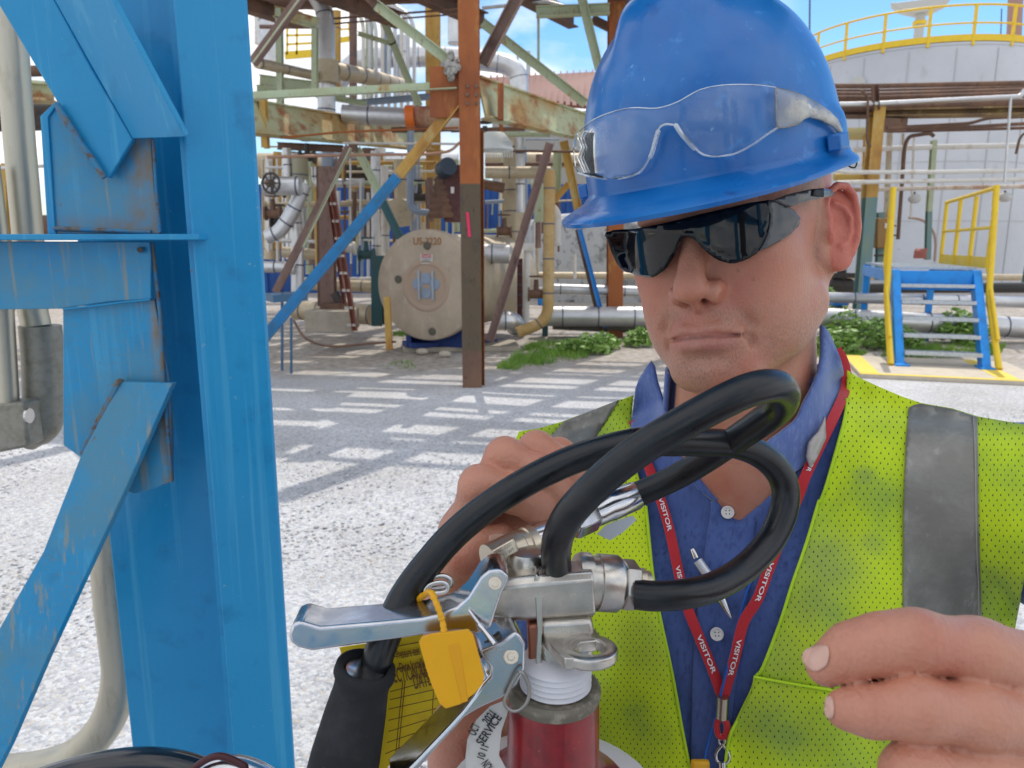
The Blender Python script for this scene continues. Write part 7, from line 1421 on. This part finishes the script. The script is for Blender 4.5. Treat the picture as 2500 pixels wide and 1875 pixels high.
# ---------------- weeds
leafm = mat('weed_leaf', (.20, .34, .07), .5, layers=[(6, (.28, .44, .11), .42, .62), (25, (.07, .15, .02), .55, .7)], sss=0)
def weed(x, y, h, rad, n, seed, label, group='weeds by the pipes'):
    r = np.random.RandomState(seed); V = []; Fc = []; k = 0
    for i in range(n):
        a = r.uniform(0, 2*pi); q = rad*math.sqrt(r.uniform(0, 1)); c = np.array([x+q*cos(a), y+q*sin(a), h*r.uniform(.05, 1)**.8*(1-.55*(q/rad)**2)])
        s = r.uniform(.030, .070); d = r.normal(size=3); d[2] = abs(d[2])*.3; d /= np.linalg.norm(d); e = np.cross(d, r.normal(size=3)); e /= np.linalg.norm(e); n_ = np.cross(d, e)
        V += [c-d*s, c+e*s*.55+n_*s*.1, c+d*s*1.2, c-e*s*.55+n_*s*.1]; Fc += [(k, k+1, k+2), (k, k+2, k+3)]; k += 4
    mb = MB(); root = thing('weed', label, 'weed', np.array([x, y, 0]), group)
    link_mesh('leaves', V, Fc, leafm, root)
    for i in range(7):
        a = r.uniform(0, 2*pi); q = rad*.5*r.uniform(.2, 1); mb.tube([np.array([x+q*.4*cos(a), y+q*.4*sin(a), 0]), np.array([x+q*cos(a), y+q*sin(a), h*.8])], [.006, .003], 5)
    mb.build('stems', mat('weed_stem', (.16, .26, .06), .6), root)
W_ = [(2020, 812, .90, .24, 220), (2060, 835, .58, .33, 260), (2110, 850, .50, .35, 320), (2155, 845, .46, .30, 240), (2040, 872-12, .38, .3, 420), (2330, 838, .62, .30, 420), (2370, 842, .50, .26, 260), (2200, 850, .35, .3, 300), (1440, 862, .30, .28, 300), (1475, 852, .26, .25, 220), (1400, 858, .20, .25, 200), (1560, 845, .30, .25, 240)]
WL = ['tall weed beside the bright blue pipe support', 'bushy weed just behind the man\'s collar', 'bushy weed left of the yellow stair rail', 'weed touching the left yellow stair rail', 'low weed in front of the bushy ones', 'weed seen through the lower stair treads', 'smaller weed under the right of the stair', 'sparse weed under the left stair stringer', 'light green weed left of the man\'s chin', 'weed at the foot of the rusty column behind the hat', 'low weed at the edge of the grass patch', 'low weed hidden close to the man\'s collar']
for k, (u, v, h, r_, n_) in enumerate(W_): p = gnd(u, v); weed(p[0], p[1], h, r_, n_, 40+k, WL[k])
# ---------------- ground
gr = bpy.data.materials.new('gravel'); gr.use_nodes = True; t = gr.node_tree; b = t.nodes['Principled BSDF']; L = t.links.new; nn = t.nodes.new
co = nn('ShaderNodeTexCoord'); 
v1 = nn('ShaderNodeTexVoronoi'); v1.inputs['Scale'].default_value = 66; v2 = nn('ShaderNodeTexVoronoi'); v2.inputs['Scale'].default_value = 95; L(co.outputs['Object'], v1.inputs['Vector']); L(co.outputs['Object'], v2.inputs['Vector'])
rp_ = nn('ShaderNodeValToRGB'); ramp(rp_, [(0, (.36, .36, .38)), (.3, (.46, .46, .475)), (.6, (.54, .54, .55)), (.85, (.62, .62, .62)), (1, (.50, .45, .40))]); sx3 = nn('ShaderNodeSeparateColor'); L(v1.outputs['Color'], sx3.inputs[0]); L(sx3.outputs[0], rp_.inputs['Fac'])
big = nn('ShaderNodeTexNoise'); big.inputs['Scale'].default_value = 1.1; big.inputs['Detail'].default_value = 7; L(co.outputs['Object'], big.inputs['Vector'])
# sandy dirt under the plant (beyond ~7.5 m) and traffic wear
sp_ = nn('ShaderNodeSeparateXYZ'); L(co.outputs['Object'], sp_.inputs[0]); md = nn('ShaderNodeMapRange'); md.inputs['From Min'].default_value = 7.6; md.inputs['From Max'].default_value = 9.6; L(sp_.outputs['Y'], md.inputs['Value'])
ad_ = nn('ShaderNodeMath'); ad_.operation = 'MULTIPLY_ADD'; L(big.outputs['Fac'], ad_.inputs[0]); ad_.inputs[1].default_value = 2.2; ad_.inputs[2].default_value = -1.12; a2 = nn('ShaderNodeMath'); a2.operation = 'ADD'; a2.use_clamp = True; L(md.outputs[0], a2.inputs[0]); L(ad_.outputs[0], a2.inputs[1]); a3 = nn('ShaderNodeMath'); a3.operation = 'MULTIPLY'; L(a2.outputs[0], a3.inputs[0]); L(md.outputs[0], a3.inputs[1])
mx2 = nn('ShaderNodeMixRGB'); L(a3.outputs[0], mx2.inputs['Fac']); gv = nn('ShaderNodeTexNoise'); gv.inputs['Scale'].default_value = .9; gv.inputs['Detail'].default_value = 8; L(co.outputs['Object'], gv.inputs['Vector']); gq = nn('ShaderNodeValToRGB'); ramp(gq, [(.36, (.86, .85, .83)), (.5, (.98, .98, .98)), (.62, (1.08, 1.08, 1.08))]); L(gv.outputs['Fac'], gq.inputs['Fac']); gm2 = nn('ShaderNodeMixRGB'); gm2.blend_type = 'MULTIPLY'; gm2.inputs['Fac'].default_value = 1; L(rp_.outputs[0], gm2.inputs['Color1']); L(gq.outputs[0], gm2.inputs['Color2']); L(gm2.outputs[0], mx2.inputs['Color1']); dn = nn('ShaderNodeTexNoise'); dn.inputs['Scale'].default_value = 9; dn.inputs['Detail'].default_value = 9; L(co.outputs['Object'], dn.inputs['Vector']); dr = nn('ShaderNodeValToRGB'); ramp(dr, [(.3, (.26, .225, .19)), (.5, (.38, .335, .29)), (.7, (.50, .465, .42))]); L(dn.outputs['Fac'], dr.inputs['Fac']); L(dr.outputs[0], mx2.inputs['Color2'])
L(mx2.outputs[0], b.inputs['Base Color']); b.inputs['Roughness'].default_value = .95; b.inputs['Specular IOR Level'].default_value = .2
bp1 = nn('ShaderNodeBump'); bp1.invert = True; bp1.inputs['Strength'].default_value = .8; bp1.inputs['Distance'].default_value = .0045; L(v1.outputs['Distance'], bp1.inputs['Height']); bp2 = nn('ShaderNodeBump'); bp2.invert = True; bp2.inputs['Strength'].default_value = .7; bp2.inputs['Distance'].default_value = .006; L(v2.outputs['Distance'], bp2.inputs['Height']); L(bp1.outputs[0], bp2.inputs['Normal'])
bp3 = nn('ShaderNodeBump'); bp3.inputs['Strength'].default_value = .35; bp3.inputs['Distance'].default_value = .05; L(big.outputs['Fac'], bp3.inputs['Height']); L(bp2.outputs[0], bp3.inputs['Normal']); L(bp3.outputs[0], b.inputs['Normal'])
xs = np.concatenate([np.linspace(-300, -8, 8), np.linspace(-6, 8, 60), np.linspace(10, 300, 8)]); ysn = np.concatenate([np.linspace(-100, 0, 5), np.linspace(.5, 14, 70), np.linspace(16, 600, 10)])
GX, GY = np.meshgrid(xs, ysn); GZ = .012*np.sin(GX*1.7+.8*np.sin(GY*1.1))*np.cos(GY*1.3)*((np.abs(GX) < 7) & (GY > .4) & (GY < 8)); V = np.stack([GX, GY, GZ], -1).reshape(-1, 3); nx = len(xs)
Fc = [(j*nx+i, j*nx+i+1, (j+1)*nx+i+1, (j+1)*nx+i) for j in range(len(ysn)-1) for i in range(nx-1)]
gd_ = link_mesh('ground', V, Fc, gr, None, True, loc=(0, 0, 0)); setting(gd_)
# scattered real stones near the camera, too many to count
rs = np.random.RandomState(5); V = []; Fc = []; k = 0
ico = [(0, 0, 1), (.89, 0, .45), (.28, .85, .45), (-.72, .53, .45), (-.72, -.53, .45), (.28, -.85, .45), (.72, .53, -.45), (-.28, .85, -.45), (-.89, 0, -.45), (-.28, -.85, -.45), (.72, -.53, -.45), (0, 0, -1)]
icf = [(0, 1, 2), (0, 2, 3), (0, 3, 4), (0, 4, 5), (0, 5, 1), (1, 6, 2), (2, 7, 3), (3, 8, 4), (4, 9, 5), (5, 10, 1), (6, 7, 2), (7, 8, 3), (8, 9, 4), (9, 10, 5), (10, 6, 1), (11, 7, 6), (11, 8, 7), (11, 9, 8), (11, 10, 9), (11, 6, 10)]
ico = np.array(ico); NS = 17000; VV = np.empty((NS, 12, 3)); 
yy = 1.9+5.2*rs.uniform(0, 1, NS)**1.5; xx = (rs.uniform(-1, 1, NS)*.80)*(yy+.3)
for i in range(NS):
    s = rs.uniform(.0045, .0095)*(1+.7*(rs.uniform() > .97)); d = ico*(1+rs.normal(0, .13, (12, 1)))*np.array([s*rs.uniform(.9, 1.6), s*rs.uniform(.8, 1.3), s*rs.uniform(.4, .65)]); a = rs.uniform(0, 2*pi); ca_, sa_ = cos(a), sin(a)
    VV[i] = np.stack([d[:, 0]*ca_-d[:, 1]*sa_+xx[i], d[:, 0]*sa_+d[:, 1]*ca_+yy[i], d[:, 2]+s*.18+.002], 1)
FF = (np.array(icf)[None]+np.arange(NS)[:, None, None]*12).reshape(-1, 3)
sm_ = bpy.data.materials.new('loose_stone'); sm_.use_nodes = True; t = sm_.node_tree; b = t.nodes['Principled BSDF']; g2 = t.nodes.new('ShaderNodeNewGeometry'); r2 = t.nodes.new('ShaderNodeValToRGB'); ramp(r2, [(0, (.36, .36, .37)), (.3, (.46, .46, .465)), (.7, (.56, .555, .55)), (.94, (.66, .65, .64)), (1, (.50, .40, .32))]); t.links.new(g2.outputs['Random Per Island'], r2.inputs['Fac']); t.links.new(r2.outputs[0], b.inputs['Base Color']); b.inputs['Roughness'].default_value = .9
so = mesh_fast('gravel_stones', VV.reshape(-1, 3), FF, sm_, None); so.data.polygons.foreach_set('use_smooth', np.zeros(len(FF), bool)); setting(so, 'stuff'); so['label'] = 'loose pale gravel stones over the yard'
# grass patch under the pipes
rs = np.random.RandomState(9); V = []; Fc = []; k = 0
def patch(poly, n, h0, h1):
    global k
    P = np.array([gnd(*q)[:2] for q in poly]); lo_, hi_ = P.min(0), P.max(0); c = 0
    while c < n:
        q = lo_+rs.uniform(size=2)*(hi_-lo_)
        if not in_poly(q[None], P)[0]: continue
        if math.sin(q[0]*7)*math.sin(q[1]*5+1) < rs.uniform(-1, .5): continue
        c += 1; a = rs.uniform(0, 2*pi); h = rs.uniform(h0, h1); l = rs.normal(0, .35, 2)*h; w_ = .006
        V.extend([(q[0]-w_*cos(a), q[1]-w_*sin(a), 0), (q[0]+w_*cos(a), q[1]+w_*sin(a), 0), (q[0]+l[0], q[1]+l[1], h)]); Fc.append((k, k+1, k+2)); k += 3
patch([(1210, 900), (1300, 838), (1450, 835), (1480, 850), (1430, 875), (1350, 888), (1260, 905)], 4200, .03, .11)
patch([(2150, 875), (2160, 845), (2460, 842), (2440, 868), (2300, 875)], 3000, .03, .10); patch([(960, 815), (1010, 812), (1010, 822), (960, 825)], 500, .03, .10); patch([(1950, 870), (2000, 845), (2120, 862), (2080, 880)], 1800, .02, .08); patch([(930, 890), (1000, 880), (1020, 900), (960, 905)], 150, .01, .04)
go = link_mesh('grass', V, Fc, mat('grass_blade', (.13, .27, .03), .6, layers=[(3, (.22, .38, .05), .42, .6)]), None, False, loc=(0, 0, 0)); setting(go, 'stuff')
for k, (x, y) in enumerate(((1135, 1290), (1290, 1308))): p = gnd(*Z4(x, y)); o = MB().sphere(p+np.array([0, 0, .05]), .085, n=10, sc=(1.1, .8, .6)).build('rock', mat('rock', (.46, .41, .33), .9, bump=[(20, .6)]), None, smooth=60); tag(o, ('pale rock in front of the exchanger slab', 'smaller pale rock nearer the orange column')[k], 'rock')
# ---------------- unseen overhead structure, added to shade the man and stripe the yard
OV = thing('overhead_deck', 'blue steel deck overhead outside the picture that shades the man', 'deck', np.array([0, 2.2, 4.0]))
MB().box((0.3, 2.5, 4.05), (4.4, 2.9, .05)).build('deck_plate', bluep, OV)
for k in range(4): MB().beam((-1.1+k, 1.1, 3.9), (-1.1+k, 3.9, 3.9), .12, .2, 'I', t=.012).build('joist', bluep, OV)
wk = thing('shade_walkway', 'unseen overhead walkway planks added to shade the yard', 'walkway', np.array([-2, 11, 5.6]))  # invented planks out of view, laid out for the shade they cast
for j in range(7): MB().box((-2.6, 9.6+.5*j, 5.55), (4.6, .30, .04), R=np.array([[.98, .17, 0], [-.17, .98, 0], [0, 0, 1]])).build('deck_plank', rust_br, wk)
bs = thing('reflection_skid', 'unseen blue framed skid added behind the camera for reflections', 'skid', np.array([0, -2.6, 0]))  # made-up skid, there for blue reflections and darker shading on the man
for x in (-1.1, .6, 2.1): MB().beam((x, -2.2, 0), (x, -2.2, 3.2), .2, .2, 'I', up=(0, 1, 0), t=.014).build('post', bluep, bs)
for z in (1.0, 2.3): MB().beam((-2.8, -2.3, z), (2.4, -2.3, z), .16, .2, 'I', t=.014).build('rail', bluep, bs)
MB().cyl((-1.0, -3.2, .9), (2.2, -3.2, .9), .5, n=32).build('drum', mint, bs, smooth=40); MB().cyl((.9, -2.0, 0), (.9, -2.0, 2.9), .12, n=16).build('standpipe', dark, bs, smooth=40)
rk2 = thing('overhead_pipe_rack', 'unseen overhead rack of parallel pipes added to stripe the yard with shade', 'pipe rack', np.array([-1, 9.8, 5.6]))  # put in unseen; its pipes and beams cast the shadow bars
for k in range(13):
    y = 8.5+k*.42+.08*math.sin(k*2.3); r = (.05, .12, .07, .14)[k % 4]
    MB().cyl((-7.2, y+1.9, 5.7+.02*k), (3.6+.1*k, y-.2, 5.7+.02*k), r, n=10).build('pipe', rust_br, rk2, smooth=40)
for x in (-6.2, -4.4, -2.9, -1.3, .3, 1.5): MB().beam((x-1.6, 8.0, 5.5), (x+2.4, 14.2, 5.5), .2, .25, 'I', t=.02).build('beam', rust_br, rk2)
